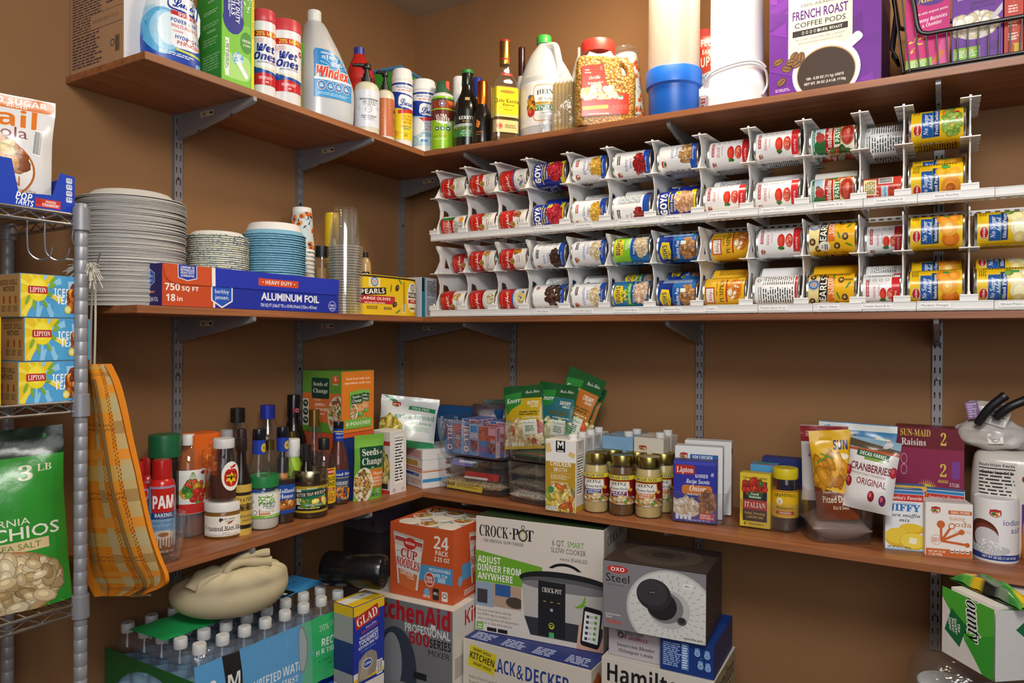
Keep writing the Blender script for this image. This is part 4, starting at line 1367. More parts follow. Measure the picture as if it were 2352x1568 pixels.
secs = smooth_secs([(0, 0, R * .97, .04), (.3 * H, 0, R, .045), (.66 * H, 0, R * .98, .045), (.8 * H, -.004, R * .78, .038), (.9 * H, -.007, R * .42, .022), (.93 * H, -.007, .017, .015)])
m = MB(); loft(m, secs, 2.6, 'c2261f', 'plastic'); m.obj('body', t)
m = MB(); lathe(m, [(.0155, .91 * H), (.0155, H)], '2a3aa0', 'plastic', 30, o=(-.007, 0, 0), rib=lambda k: 1 + .04 * (k % 2)); m.obj('cap', t)
m = MB(); lay(m, Art(70, 90, 'e9e4cf'), frontmap(secs, 2.6), 'gloss', su=.006, ox=4, oy=60); m.obj('label', t)
def soap(name, label, f, bodycol, art, d2):
 t = thing(name, label, 'hand soap', f.P, f.view + d2, 'hand soap pump bottles')
 R, H = f.r, f.h
 m = MB(); lathe(m, scalep([(.9, 0), (.98, .008), (1, .03), (1, .60), (.97, .65), (.85, .695), (.6, .725), (.42, .735)], R, H), 'd9d5c0', 'plastic', 40); m.obj('body', t)
 m = MB(); lathe(m, scalep([(.44, .735), (.44, .80), (.30, .805), (.30, .86), (.20, .865), (.20, .93), (.34, .935), (.36, .97), (.30, 1)], R, H), '1d1c1e', 'plastic', 28)
 tube(m, [(0, 0, .965 * H), (-R * .5, -.004, .972 * H), (-R * .95, -.007, .962 * H), (-R * 1.12, -.009, .94 * H)], [.006, .006, .005, .004], '1d1c1e', 'plastic', 10)
 m.obj('pump', t)
 m = MB(); su = R * 2 * PI / 44
 lay(m, art, cylmap(lambda v: R, su=su), 'gloss', su=su, oy=H * 1000 * .335, base=.0006); m.obj('label', t)
 return t
f = fit('L', 1, 813, 871, 148, .037)
a = Art(2 * PI * f.r * 1000 * .8, f.h * 520, 'dfe4f0')
for k in range(26):
 a.ring(a.rn.uniform(-48, 48), a.rn.uniform(-36, 36), a.rn.uniform(3, 8), '8f9cc8', .5, 12, a.rn.uniform(2, 6))
a.rect(0, 4, 50, 52, 'e6eaf3').rect(2, 26, 56, 5, '3b5568').text('LIMITED EDITION SCENT', 2, 26, 2.4, 'e6eaf3', 50).text("MEYER'S", 4, 18, 7, '33373e', 42, 's').text('CLEAN DAY', 4, 11, 4, '33373e', 38).ring(0, -3, 10, '33373e', 1.2).lines(0, -3, 14, 2, 1, '33373e').text('HAND SOAP', 2, -22, 5.5, '33373e', 46, 's').lines(2, -28, 40, 3, 1, '667').lines(2, -33, 32, 2, 1, '667')
soap('hand_soap_bottle', 'cream hand soap pump with pale blue floral label on the top left shelf', f, 'm', a, .15)
f = fit('L', 1, 862, 906, 165, .050)
a = Art(2 * PI * f.r * 1000 * .8, f.h * 520, 'c27248')
for k in range(18):
 a.ell(a.rn.uniform(-30, 30), a.rn.uniform(-30, 30), a.rn.uniform(.6, 1.2), c='f0dccb').ring(a.rn.uniform(8, 36), a.rn.uniform(-32, 30), a.rn.uniform(3, 7), '8f4a2c', .6, 10)
a.rect(26, 20, 24, 5, '33373e')
soap('hand_soap_bottle', 'hand soap pump with terracotta label on the top left shelf', f, 'm', a, .5)
def lysolart(bot, deep, seed):
 a = Art(180, 140, bot, seed)
 a.rect(0, 54, 180, 36, 'f0f1f4').rect(0, 67, 180, 5, '1c3f9e').text('KILLS COLD & FLU', 14, 58, 5.4, '1c3f9e', 56, rot=-4).lines(14, 51, 44, 4, 1, 'c94a44')
 a.poly([(-90, 60), (-20, 48), (50, 38), (90, 30), (90, -8), (30, 0), (-90, 20)], deep)
 a.rect(22, 22, 62, 34, '1c3f9e', 10, rot=-6).rect(22, 23, 58, 30, 'f4f6fa', 9, rot=-6).text('Lysol', 22, 22, 19, '1c3f9e', 50, 'c', fat=.02).rect(20, 0, 56, 9, 'c92f33', rot=6)
 for k, s in enumerate(('KILLS 99.9%', 'OF VIRUSES', '& BACTERIA')):
  a.text(s, 20, -12 - 8 * k, 5.6, 'c2402e' if k < 3 else '1c3f9e', 36)
 a.text('DISINFECTING', 18, -38, 4.6, '33407e', 34).text('WIPES', 18, -44, 4.6, '33407e', 18)
 return a
for x0, x1, yt, bot, deep, lb in ((899, 947, 163, 'e8d428', '1d3f9e', 'yellow and blue'), (944, 1001, 188, 'b9d4e8', '1d3f9e', 'pale blue and blue')):
 f = fit('L', 1, x0, x1, yt, .036 if x0 > 920 else .046)
 a = lysolart(bot, deep, 4)
 if x0 < 920:
  a.rect(10, -32, 120, 1, 'e8d428').lines(14, -54, 50, 2, 1, '8a7a1e').text('85', 16, -60, 6, '6b5a2e').ell(-14, -56, 8, c='e0a92c').ell(-24, -50, 7, 4, '3f8f3a')
 else:
  a.ell(-20, -20, 26, 24, 'eef2f6').ring(-22, -58, 12, '6fa8d8', 1.2).ell(2, -54, 10, 6, 'f4f8fb').ell(5, -57, 9, 4, '4f93cf')
 jar('wipes_canister', lb + ' disinfecting wipes canister near the top shelf corner', 'canister', f, [(.96, 0), (1, .01), (1, .84)], 'gloss', 'f0efec', [(1.0, .84), (1.04, .85), (1.04, .885), (.98, .89), (.98, .93), (.94, .95), (.93, .985), (.85, 1)], 'f1f0ee', 'plastic', resize(a, f.r * 2 * PI * .93, f.h * .72, 0), .45, rz=f.view - .12, capname='lid', group='disinfecting wipe canisters')
P0, P1 = pos('L', ZT[1], 919, .115), pos('L', ZT[1], 1003, .135)
h = zat(P0, 919, 150) - ZT[1]
a = Art(170, 110, '3f9b34'); a.blobs(20, 30, 140, 50, 30, 26, ('7cc63a', '4fae38', '2f7d2c')).text('Swiffer', 30, -8, 18, '24407e', 80, 'j').rect(0, -44, 170, 20, '2f7d2c')
b = Art(120, 110, '3f9b34'); b.rect(0, -20, 120, 60, '2f7d2c')
t = carton('storage_tub', 'green tub with blue rim in the corner of the top shelf', 'tub', P0, P1, h - .012, .145, '4fae38', a, None, b, bev=.01)
m = MB(); w = (P1 - P0).xy.length
cuboid(m, w + .012, .157, .013, '4f86b4', 'plastic', (0, 0, h - .013), .005); m.obj('lid', t)
# ---------------------------------------------------------------- top shelf, right wall
f = fit('R', 1, 990, 1043, 188, .034)
a = Art(2 * PI * f.r * 1000 * .97, f.h * 680, '93c92f')
W, H = a.w, a.h
a.rect(0, H / 2 - 16, W, 32, '8f3a1e').poly([(-W / 2, 20), (0, 2), (W / 2, 24), (W / 2, 40), (-W / 2, 40)], '6b2c22').rect(0, H / 2 - 3, W, 6, '2f5a3a').poly([(10, H / 2 - 8), (W / 2, H / 2 - 4), (W / 2, H / 2 - 22), (16, H / 2 - 20)], 'd9642c')
a.ell(-8, H / 2 - 18, 9, 9, 'e6e6ee').ell(-8, H / 2 - 18, 8, 8, '33407e').rect(-8, H / 2 - 18, 7, 7, 'e6e6ee', rot=45).text('ULTRA', -10, 20, 9, 'f4f4f2', 36, 'b').text('DUSTER', -4, 9, 10, 'f4f4f2', 44, 'b').poly([(-30, 4), (10, 2), (24, -4), (-10, -6)], 'f0f0f0')
a.ell(18, -4, 9, c='e9f2dc').ring(18, -4, 8, '3f8f3a', 1.4)
for k in range(3):
 a.ell(-24 + 18 * k, -20, 7, c='33506a').ell(-24 + 18 * k, -20, 4, 3, 'd0dce4')
a.lines(-4, -34, 44, 3, 1, 'd9882c').text('12oz', -6, -43, 7, 'c92f33', 22).text('net wt', -28, -44, 4, '4f7a1e').lines(-10, -53, 40, 3, 1, 'f0f4e6')
t = jar('air_duster_can', 'green and brown air duster can at the inner corner of the top shelf', 'spray can', f, [(.95, 0), (1, .008), (1, .74), (.97, .755)], 'gloss', '93c92f', [(.99, .75), (1, .77), (.82, .80), (.62, .81), (.62, .83)], 'e4e4e0', 'plastic', a, .38, rz=f.view + .15, capname='collar')
m = MB(); secs = [(.82 * f.h, 0, f.r * .66, f.r * .66), (.9 * f.h, -.002, f.r * .6, f.r * .5), (.99 * f.h, -.004, f.r * .42, f.r * .36), (1.0 * f.h, -.004, f.r * .38, f.r * .3)]
loft(m, secs, 3, '2f5a3a', 'plastic', 28); cuboid(m, .012, .012, .034, 'd9432a', 'plastic', (.012, -.012, .84 * f.h), .002); m.obj('trigger', t)
f = fit('R', 1, 1037, 1070, 178, .12)
a = Art(2 * PI * f.r * 1000 * .9, f.h * 650, 'cfdbe8'); a.rect(0, 10, 120, 30, '6f9cc8').text('100', -4, 24, 12, 'c92f33', 26).lines(0, 0, 30, 20, 4, '5a7aa0')
jar('spray_can', 'white and blue spray can behind the cream liqueur bottle', 'spray can', f, [(1, 0), (1, .74), (.9, .77)], 'gloss', 'cfdbe8', [(.86, .76), (.84, .98), (.7, 1)], 'e6e6ea', 'plastic', a, .38, rz=f.view)
WINE = [(.9, 0), (1, .015), (1, .48), (.97, .53), (.8, .61), (.52, .70), (.42, .76), (.38, .90)]
f = fit('R', 1, 1042, 1104, 163, .048)
a = Art(2 * PI * f.r * 1000 * .7, f.h * 400, '0f1a14'); W, H = a.w, a.h
a.rect(0, -14, W, 30, '4f6a2c').blobs(0, -6, W, 14, 30, 7, ('6f8f34', '33502a', '8fa34a')).poly([(-W / 2, 2), (-10, 6), (W / 2, 14), (W / 2, 0), (-W / 2, -6)], 'a9b4b0').text("KERRYS", -4, 24, 10, 'f0f0ec', 48, 's').text('Irish Cream', 2, 14, 6, 'c9a86a', 36, 'c')
a.rect(0, -24, W, 22, '2c7d3c').text('IRELAND', -2, -17, 4, 'd6e6d0', 30).lines(-2, -25, 40, 8, 3, 'a9cfa4').text('Carolans', -2, -32, 4, 'f0f0ec', 26, 'c')
t = jar('liqueur_bottle', 'dark cream liqueur bottle with green cap on the top right shelf', 'bottle', f, WINE, 'gloss', '17130f', [(.42, .80), (.44, .81), (.40, .955), (.43, .96), (.43, 1)], '151914', 'gloss', a, .26, rz=f.view)
m = MB(); lathe(m, scalep([(.445, .955), (.45, .96), (.45, .995), (.42, 1.002)], f.r, f.h), '2c8a3c', 'plastic', 28); lay(m, Art(14, 9, 'b59a5c'), cylmap(lambda v: f.r * .8, su=.003), 'gloss', su=.003, oy=.6 * f.h * 1000, base=.003); m.obj('cap_top', t)
f = fit('R', 1, 1083, 1110, 180, .125)
jar('spray_can', 'spray can with dark blue cap behind the orange-capped bottle', 'spray can', f, [(1, 0), (1, .7), (.85, .74)], 'gloss', 'c9d0da', [(1, .74), (1.0, .92), (.7, 1)], '23348f', 'plastic')
f = fit('R', 1, 1084, 1131, 188, .031)
a = Art(40, 60); a.text('Vanilla', -14, -20, 7, 'd9701e', 30, 'c').blobs(-16, 2, 16, 22, 14, 5, ('d9701e', 'e89a3c')).lines(-12, -30, 20, 4, 2, 'c9a86a')
jar('syrup_bottle', 'small dark bottle with orange foil cap beside the tequila', 'bottle', f, [(.9, 0), (1, .02), (1, .40), (.9, .47), (.62, .56), (.5, .62), (.46, .66)], 'gloss', '1c1712', [(.5, .63), (.5, .98), (.44, 1)], 'd9782c', 'metal', a, .28, rz=f.view, ribcap=.02)
f = fit('R', 1, 1128, 1190, 95, .030)
R, H = f.r, f.h
t = thing('tequila_bottle', 'square clear bottle of gold tequila with yellow label', 'bottle', f.P, f.view + .3)
secs = smooth_secs([(0, 0, R * .9, R * .60), (.01, 0, R, R * .66), (.50 * H, 0, R, R * .66), (.56 * H, 0, R * .96, R * .64), (.63 * H, 0, R * .7, R * .5), (.68 * H, 0, R * .44, R * .4), (.74 * H, 0, R * .36, R * .36), (.8 * H, 0, R * .35, R * .35)], 4)
m = MB(); loft(m, secs, 4, 'fff', 'clear_glass'); m.obj('body', t)
m = MB(); loft(m, [(z + .004, 0, rx - .003, ry - .003) for z, cx, rx, ry in secs if z < .40 * H], 4, 'fff', 'tinted_liquid'); m.obj('contents', t)
m = MB(); lathe(m, scalep([(.39, .76), (.40, .77), (.40, .985), (.36, 1)], R, H), 'c9a24a', 'metal', 30); lathe(m, scalep([(.405, .80), (.405, .815)], R, H), 'b3262b', 'gloss', 30, capb=False, capt=False); lathe(m, scalep([(.41, .985), (.38, 1.004)], R, H), 'a8302a', 'gloss', 30); m.obj('cap', t)
k = R * 2000
a = Art(k * 1.02, H * 300, 'e8cc22'); W, Hh = a.w, a.h
a.rect(0, Hh / 2 - 1.5, W, 3, 'c9a24a').rect(0, -Hh / 2 + 4, W, 8, 'd8c27a').ell(0, Hh * .33, W * .28, 5, 'a8842c').text('Jose Cuervo', 0, 3, 11, '2a2418', W * .88, 'f').text('Especial.', 4, -9, 7, '2a2418', W * .46, 'f').text('TEQUILA GOLD', 2, -18, 3.6, 'c9a24a', W * .6).lines(2, -24, 26, 3, 1, '6b5a2e')
b = Art(k * .96, H * 120, 'd3c48a'); b.ell(-b.w * .3, 0, 9, 9, 'b8402e').ell(-b.w * .3, 0, 7.5, 7.5, 'd3c48a').ell(-b.w * .3, 0, 6, 6, 'b8402e').lines(10, 0, b.w * .45, 12, 4, '7a6a3c')
c = Art(R * 800, 9, 'a8302a'); c.text('Reposado', 0, 0, 4, 'f0d8b0', 18, 'c')
m = MB(); fn = frontmap(secs, 4)
lay(m, a, fn, 'gloss', su=.006, oy=.37 * H * 1000, base=.0008); lay(m, b, fn, 'gloss', su=.006, oy=.13 * H * 1000, base=.0008); lay(m, c, fn, 'gloss', su=.006, oy=.645 * H * 1000, base=.004); m.obj('label', t)
f = fit('R', 1, 1182, 1213, 110, .16)
jar('liqueur_bottle', 'white bottle with dark brown cap behind the vinegar jug', 'bottle', f, [(1.2, 0), (1.2, .45), (.9, .6), (.55, .72)], 'gloss', 'd6d2cc', [(.5, .70), (.52, .98), (.47, 1)], '3a1f22', 'gloss')
f = fit('R', 1, 1194, 1318, 85, .118)
R, H = f.r, f.h
t = thing('vinegar_jug', 'milky gallon vinegar jug with green cap on the top right shelf', 'jug', f.P, f.view)
secs = smooth_secs([(0, 0, R * .93, R * .93), (.015, 0, R, R), (.50 * H, 0, R, R), (.58 * H, 0, R * .97, R * .97), (.70 * H, -.004, R * .78, R * .74), (.82 * H, -.008, R * .52, R * .46), (.9 * H, -.010, R * .27, R * .27), (.93 * H, -.010, R * .22, R * .22)])
m = MB(); loft(m, secs, 2, 'fff', 'milky'); m.obj('body', t)
m = MB(); loft(m, [(z + .002, cx, rx - .003, ry - .003) for z, cx, rx, ry in secs if z < .5 * H], 2, 'c9cfd4', 'gloss'); m.obj('contents', t)
m = MB(); tube(m, spline([(.0, -R * .2, .89 * H), (R * .28, -R * .42, .87 * H), (R * .40, -R * .62, .74 * H), (R * .46, -R * .80, .63 * H), (R * .40, -R * .8, .56 * H)], 6), .0105, 'dfe3e6', 'milky', 12); m.obj('handle', t)
m = MB(); lathe(m, [(R * .27, .925 * H), (R * .27, .99 * H), (R * .25, H)], '3fae4a', 'plastic', 40, o=(-.01, 0, 0), rib=lambda k: 1 + .03 * (k % 2)); m.obj('cap', t)
a = Art(2 * PI * R * 1000 * .62, H * 400, 'f3f2ee'); W, Hh = a.w, a.h
a.rect(4, 0, 84, Hh * .82, 'd9a24a', 12).rect(4, 0, 80, Hh * .78, 'f3f2ee', 11).text('HEINZ', 4, 30, 14, '222', 62, 's', arc=3).text('All Natural', 4, 12, 9, '5a5a5a', 60, 'i').rect(2, -1, 70, 9, 'd9b83a').text('DISTILLED WHITE', 2, -1, 5, '5a4a1e', 60).rect(4, -15, 84, 17, '2c7d4c').text('VINEGAR', 4, -15, 12, 'f3f4ee', 74, 's').lines(4, -30, 30, 4, 1, '777')
a.ell(-50, 20, 8, c='2f6fb4').blobs(-46, 0, 20, 40, 14, 16, ('d9922c', 'e3b02c', '7a4a34')).ell(-46, -26, 13, c='c9342a').ell(-50, -22, 5, c='e0705c').blobs(-46, -14, 8, 6, 5, 4, ('3f7f34',))
m = MB(); su = R * 2 * PI / 48; lay(m, a, cylmap(lambda v: R, su=su), 'gloss', su=su, ox=-4, oy=.31 * H * 1000, base=.0007); m.obj('label', t)
P0, P1 = pos('R', ZT[1], 1266, .006), pos('R', ZT[1], 1317, .024)
h = zat(P0, 1266, 190) - ZT[1]
m = MB()
P = (P0 + P1) / 2
t = thing('skewer_pack', 'clear bag of wooden sticks leaning before the vinegar jug', 'bag of sticks', P + Vector((0, .012, 0)), math.atan2(P1.y - P0.y, P1.x - P0.x))
w = (P1 - P0).xy.length
for k in range(18):
 cuboid(m, w / 18 * .9, .022, h * (.96 + .03 * (k % 3)), ('a58d62', '96804f', 'b39a6c')[k % 3], 'matte', (-w / 2 + w * (k + .5) / 18, 0, 0), .0006)
s = m.obj('sticks', t); s['kind'] = 'stuff'
F, B = pouch_grid(w * 1.9, h * 1.05, .03, seed=3, wr=.004)
m = MB()
for G in (F, B):
 n, q = len(G), len(G[0])
 m.add([(x - w * .25, y, z + .0005) for r in G for x, y, z in r], [(j * q + i, j * q + i + 1, (j + 1) * q + i + 1, (j + 1) * q + i) for j in range(n - 1) for i in range(q - 1)], 'fff', 'clear_film')
m.obj('wrapper', t, sharp=80)
f = fit('R', 1, 1303, 1366, 112, .235)
jar('milky_jug', 'milky jug behind the popcorn jar', 'jug', f, [(1, 0), (1, .5), (.85, .66), (.4, .9), (.3, .92)], 'milky', 'fff', [(.33, .9), (.33, 1)], 'd9d9d6')
m_, nt, b_ = nodes('kernels')
tc = nt.nodes.new('ShaderNodeTexCoord'); vo = nt.nodes.new('ShaderNodeTexVoronoi'); vo.inputs['Scale'].default_value = 130
rp = nt.nodes.new('ShaderNodeValToRGB'); rp.color_ramp.elements[0].color = (*lin('e0aa3c'), 1); rp.color_ramp.elements[1].color = (*lin('a8701e'), 1)
rp.color_ramp.elements[0].position, rp.color_ramp.elements[1].position = .2, .75
bp = nt.nodes.new('ShaderNodeBump'); bp.inputs['Strength'].default_value = .9; bp.inputs['Distance'].default_value = .004; bp.invert = True
nt.links.new(tc.outputs['Object'], vo.inputs['Vector']); nt.links.new(vo.outputs['Distance'], rp.inputs[0]); nt.links.new(rp.outputs[0], b_.inputs['Base Color'])
nt.links.new(vo.outputs['Distance'], bp.inputs['Height']); nt.links.new(bp.outputs['Normal'], b_.inputs['Normal']); b_.inputs['Roughness'].default_value = .25
MATS['kernels'] = m_
f = fit('R', 1, 1318, 1456, 100, .058)
R, H = f.r, f.h
t = thing('popcorn_jar', 'square jar of yellow popcorn kernels with red lid', 'jar', f.P, f.view + .12)
ry = .046
secs = [(0, 0, R * .94, ry * .94), (.012, 0, R, ry), (.56 * H, 0, R, ry)]
top = smooth_secs([(.56 * H, -R * .22, R * .78, ry), (.68 * H, -R * .24, R * .74, ry * .98), (.76 * H, -R * .24, R * .7, ry * .95), (.83 * H, -R * .22, R * .56, ry * .85), (.86 * H, -R * .22, R * .5, ry * .8)], 4)
m = MB(); loft(m, secs, 6, 'fff', 'kernels'); loft(m, [s for s in top if s[0] < .80 * H], 6, 'fff', 'kernels')
tube(m, spline([(R * .40, 0, .775 * H), (R * .62, 0, .775 * H), (R * .80, 0, .72 * H), (R * .88, 0, .63 * H), (R * .88, 0, .54 * H)], 6), .0125, 'fff', 'kernels', 12)
m.obj('contents', t)
m = MB(); loft(m, [(z, cx, rx + .0015, ry_ + .0015) for z, cx, rx, ry_ in secs], 6, 'fff', 'clear_plastic'); loft(m, [(z, cx, rx + .0015, ry_ + .0015) for z, cx, rx, ry_ in top], 6, 'fff', 'clear_plastic')
tube(m, spline([(R * .40, 0, .775 * H), (R * .62, 0, .775 * H), (R * .80, 0, .72 * H), (R * .88, 0, .63 * H), (R * .88, 0, .54 * H)], 6), .014, 'fff', 'clear_plastic', 14)
m.obj('body', t)
m = MB(); lathe(m, [(R * .56, .855 * H), (R * .58, .86 * H), (R * .58, .96 * H), (R * .53, H)], 'c9382e', 'plastic', 60, o=(-R * .22, 0, 0), rib=lambda k: 1 + .012 * (k % 2)); m.obj('lid', t)
a = Art(R * 2000 * .76, H * 600, 'cf3a2a'); W, Hh = a.w, a.h
a = Art(R * 2000 * .80, H * 620)
a.poly([(-W * .5, -Hh * .5), (W * .52, -Hh * .44), (W * .52, -Hh * .06), (W * .2, -Hh * .04), (W * .02, Hh * .16), (-.02 * W, Hh * .5), (-W * .5, Hh * .46)], 'cf3a2a')
a.text('100%', -W * .38, Hh * .38, 4, 'f4e6de', 14).text('NATURAL', -W * .36, Hh * .33, 3.4, 'f4e6de', 18).text('Orville', -W * .22, Hh * .24, 9, 'f6efe6', 32, 'i', rot=6).text("Redenbacher's", -W * .2, Hh * .14, 7, 'f6efe6', 44, 'i', rot=6).rect(-W * .08, Hh * .42, 7, 12, 'e06a58', 1)
a.blobs(-W * .12, -Hh * .08, W * .74, Hh * .32, 46, 13, ('f0dfa6', 'f6ead0', 'e8c86a', 'f3e6c2'), asp=1.1).poly([(-W * .48, -Hh * .2), (W * .3, -Hh * .16), (W * .22, -Hh * .28), (-W * .42, -Hh * .3)], 'b52a20')
a.rect(-W * .2, -Hh * .33, W * .56, 10, 'e8cc2a', 4, rot=4).text('ORIGINAL', -W * .2, -Hh * .33, 6, '7a5a1a', 34, rot=4).text('NET WT 5 LB 12 OZ (2.6kg)', -W * .12, -Hh * .45, 3.6, 'f4e6de', 56, rot=3).rect(W * .34, -Hh * .14, 14, 10, 'e6efe0').rect(W * .34, -Hh * .12, 12, 4, '3f9b4a')
for k in range(4):
 a.rect(W * (.2 + .085 * k), -Hh * .32, 6.4, 10, 'e9a59a', 2).rect(W * (.2 + .085 * k), -Hh * .32, 5.4, 9, 'cf3a2a', 1.6)
m = MB(); lay(m, a, frontmap([(s[0], s[1], s[2] + .0025, s[3] + .0025) for s in secs] + [(H, 0, R, ry + .0025)], 6), 'gloss', su=.006, ox=-4, oy=.39 * H * 1000, base=.0005); m.obj('label', t)
def poppy(W, H, seed=2):
 a = Art(W, H, 'cfdde2', seed)
 for k in range(int(W * H / 330)):
  x, y = a.rn.uniform(-W / 2, W / 2), a.rn.uniform(-H / 2, H / 2)
  q = a.rn.uniform(0, 360)
  if k % 3:
   a.ell(x, y, 9, 7, 'df6a22', rot=q).ell(x + 4, y + 3, 6, 5, 'e8913a', rot=q).ell(x - 3, y - 3, 6, 4, 'cf5418', rot=q).ell(x, y, 2.6, c='26304a')
  else:
   a.ell(x, y, 7, 2, '2f3a4e', rot=q).rect(x + 6, y - 6, .8, 16, '2f3a4e', rot=q)
 return a
f = fit('R', 1, 1430, 1492, 118, .215)
t = thing('cup_pack', 'clear bag of poppy print paper cups leaning behind the popcorn jar', 'bag of cups', M=TM(f.P + Vector((0, 0, .006)), f.view, 0, -.16))
H = f.h * .93
m = MB(); lathe(m, [(.030, 0), (.042, H - .002), (.044, H), (.040, H - .002), (.030, H - .04)], 'f0efec', 'matte', 36, capt=False); m.obj('cup', t)
m = MB(); a = poppy(180, H * 900); lay(m, a, cylmap(lambda v: .030 + .012 * v / H, su=.005, R=.037), 'matte', su=.005, sv=.03, oy=H * 480, base=.0008); m.obj('cup_print', t)
m = MB(); lathe(m, [(.034, 0), (.046, H), (.05, H + .006), (.044, H + .02), (.02, H + .03)], 'fff', 'clear_film', 22, rib=lambda k: 1 + .05 * ((k * 7) % 5) / 4); m.obj('wrapper', t)
f = fit('R', 1, 1482, 1612, -260, .072)
R, H = f.r, f.h
t = thing('drink_dispenser', 'tall clear drink dispenser with bright blue base on the top right shelf', 'drink dispenser', f.P, f.view)
zb = zat(f.P, 1546, 168) - f.z
m = MB(); lathe(m, [(R * .86, 0), (R * .88, .003), (R * .9, zb * .62), (R * .99, zb * .66), (R, zb * .98), (R * .98, zb), (R * .92, zb)], '1463c8', 'plastic', 56); m.obj('base', t)
m = MB(); lathe(m, [(R * .91, zb * .98), (R * .91, H - .06)], 'fff', 'frosted', 56, capb=False, capt=False); m.obj('tank', t)
m = MB(); lathe(m, [(R * .25, zb * 1.02), (R * .25, H - .07)], 'fff', 'clear_glass', 30, o=(0, -R * .5, 0)); lathe(m, [(R * .255, zb * 1.02), (R * .255, zb * 1.05)], 'b9aa98', 'gloss', 30, o=(0, -R * .5, 0)); m.obj('ice_tube', t)
m = MB(); lathe(m, [(R * .95, H - .075), (R * .98, H - .07), (R * .98, H - .01), (R * .9, H)], '1463c8', 'plastic', 56); m.obj('lid', t)
f = fit('R', 1, 1600, 1672, 65, .20)
a = Art(120, 190, 'c9d0d8'); a.rect(0, 60, 120, 70, 'b8352a').poly([(-60, 40), (60, 70), (60, 20), (-60, 0)], 'cf4a34').text('FLO', -24, 66, 15, 'f4ece6', 44).text('EAR', -26, 46, 9, 'f4ece6', 30).text('UPS', -22, 26, 18, 'f4ece6', 50).text('CUPS', -24, -6, 14, '3f7fc2', 48, rot=10).lines(-20, -50, 50, 20, 3, 'c94a44').text('M', -24, -46, 12, 'c94a44')
pouch('cup_bag', 'red and clear bag of plastic cups between dispenser and white appliance', 'bag of cups', f.r * 2, f.h, .05, a, TM(f.P + Vector((0, 0, .001)), f.view), 'cfd4da', seed=5)
f = fit('R', 1, 1618, 1763, -180, .092)
R, H = f.r, f.h
t = thing('kitchen_appliance', 'white upright kitchen appliance with its cord looped in front', 'appliance', f.P, f.view)
zc = zat(f.P, 1690, 165) - f.z
m = MB(); loft(m, smooth_secs([(0, 0, R * .98, R * .86), (.008, 0, R, R * .88), (zc * .35, 0, R * .97, R * .84), (zc * .75, 0, R * .86, R * .74), (zc * 1.0, .002, R * .84, R * .72)]), 3.2, 'ecebf0', 'plastic'); m.obj('base', t)
m = MB(); loft(m, smooth_secs([(zc * .98, .002, R * .84, R * .72), (H * .5, .0, R * .83, R * .70), (H * .95, 0, R * .78, R * .66), (H, 0, R * .6, R * .5)]), 2.6, 'ecebf0', 'plastic'); m.obj('housing', t)
m = MB()
pts = spline([(-R * 1.02, -R * .6, .05), (-R * .8, -R * .95, .075), (-R * .2, -R * .98, .092), (R * .45, -R * .95, .098), (R * .86, -R * .8, .085), (R * .95, -R * .7, .05), (R * .80, -R * .82, .022)], 8)
tube(m, pts, .0032, 'e9e8ee', 'plastic', 8)
tube(m, [p + Vector((0, -.006, .006)) for p in pts[:34]], .0032, 'e9e8ee', 'plastic', 8)
cuboid(m, .022, .018, .028, 'e9e8ee', 'plastic', (-R * 1.02, -R * .62, .03), .004)
m.obj('power_cord', t)
P0, P1 = pos('R', ZT[1], 1766, .014), pos('R', ZT[1], 2024, .008)
W = (P1 - P0).xy.length * 1000
H = .25
a = Art(W, 250, '6a1f96'); Hh = 250
for k in range(34):
 x, y, s = a.rn.uniform(-W / 2, W / 2), a.rn.uniform(-125, 125), a.rn.uniform(20, 44)
 a.poly([(x - s, y), (x + s * .4, y + s * .8), (x + s * .5, y - s * .6)], a.rn.choice(('7a2aa6', '5f1a88', '7326a0', '651d90')))
a.rect(-8, 38, W * .58, 176, 'efe8d6')
a.ell(-8, 116, 30, 22, '7a4a3a').rect(-8, 122, 66, 12, '7a4a3a').text('WELLSLEY', -8, 122, 6.5, 'efe8d6', 54).text('FARMS', -8, 108, 6, 'efe8d6', 34)
a.text('100% ARABICA', -8, 84, 7, '5a4a44', 84, 'n').text('FRENCH ROAST', -8, 62, 21, '5a1a86', W * .50, 'n', fat=.02).text('COFFEE PODS', -8, 38, 12, '3a3034', W * .46, 'n', fat=.01).rect(-8, 18, W * .50, 15, '2a2627').text('DARK ROAST', 14, 18, 7, 'efe8d6', 56, 's')
for k in range(5):
 a.ell(-46 + 9 * k, 18, 2.6, 4, 'efe8d6' if k < 4 else 'fff').ell(-46 + 9 * k, 18, 1.6, 3, '2a2627' if k < 4 else 'efe8d6')
a.text('Bold, dark roast coffee that is smooth', -8, 3, 4.6, '7a6a60', W * .44, 'n', sh=.2).text('with smoky and roasted nut notes', -8, -6, 4.6, '7a6a60', W * .40, 'n', sh=.2)
a.rect(60, -26, 58, 22, 'ece9ee', 8, rot=38)
a.ell(6, -84, 76, 72, 'ece9ee', 40).ell(6, -86, 66, 62, 'c9a06a', 40).ell(6, -87, 64, 60, '3a2820', 40)
for x, y, q in ((-104, -42, 20), (-84, -62, -20), (-96, -92, 40), (-66, -36, 60), (-74, -48, 0), (-60, -54, 30), (-50, -40, 80)):
 a.ell(x, y, 13, 9, '4a2f1e', rot=q).ell(x, y, 11, 7.4, '8a6238', rot=q).rect(x, y, 18, 2, '3a2416', rot=q)
a.text('100 - 0.39 OZ (11.1g) UNITS', 4, -96, 6, 'e9e4de', 84).text('NET WT. 39 OZ (2.4 LB) 1110g', 4, -108, 6, 'e9e4de', 92).lines(-92, -112, 36, 8, 2, 'c9b0d8')
b = Art(200, 250, '5a3a2e'); b.rect(0, 0, 160, 240, '4a1a6a')
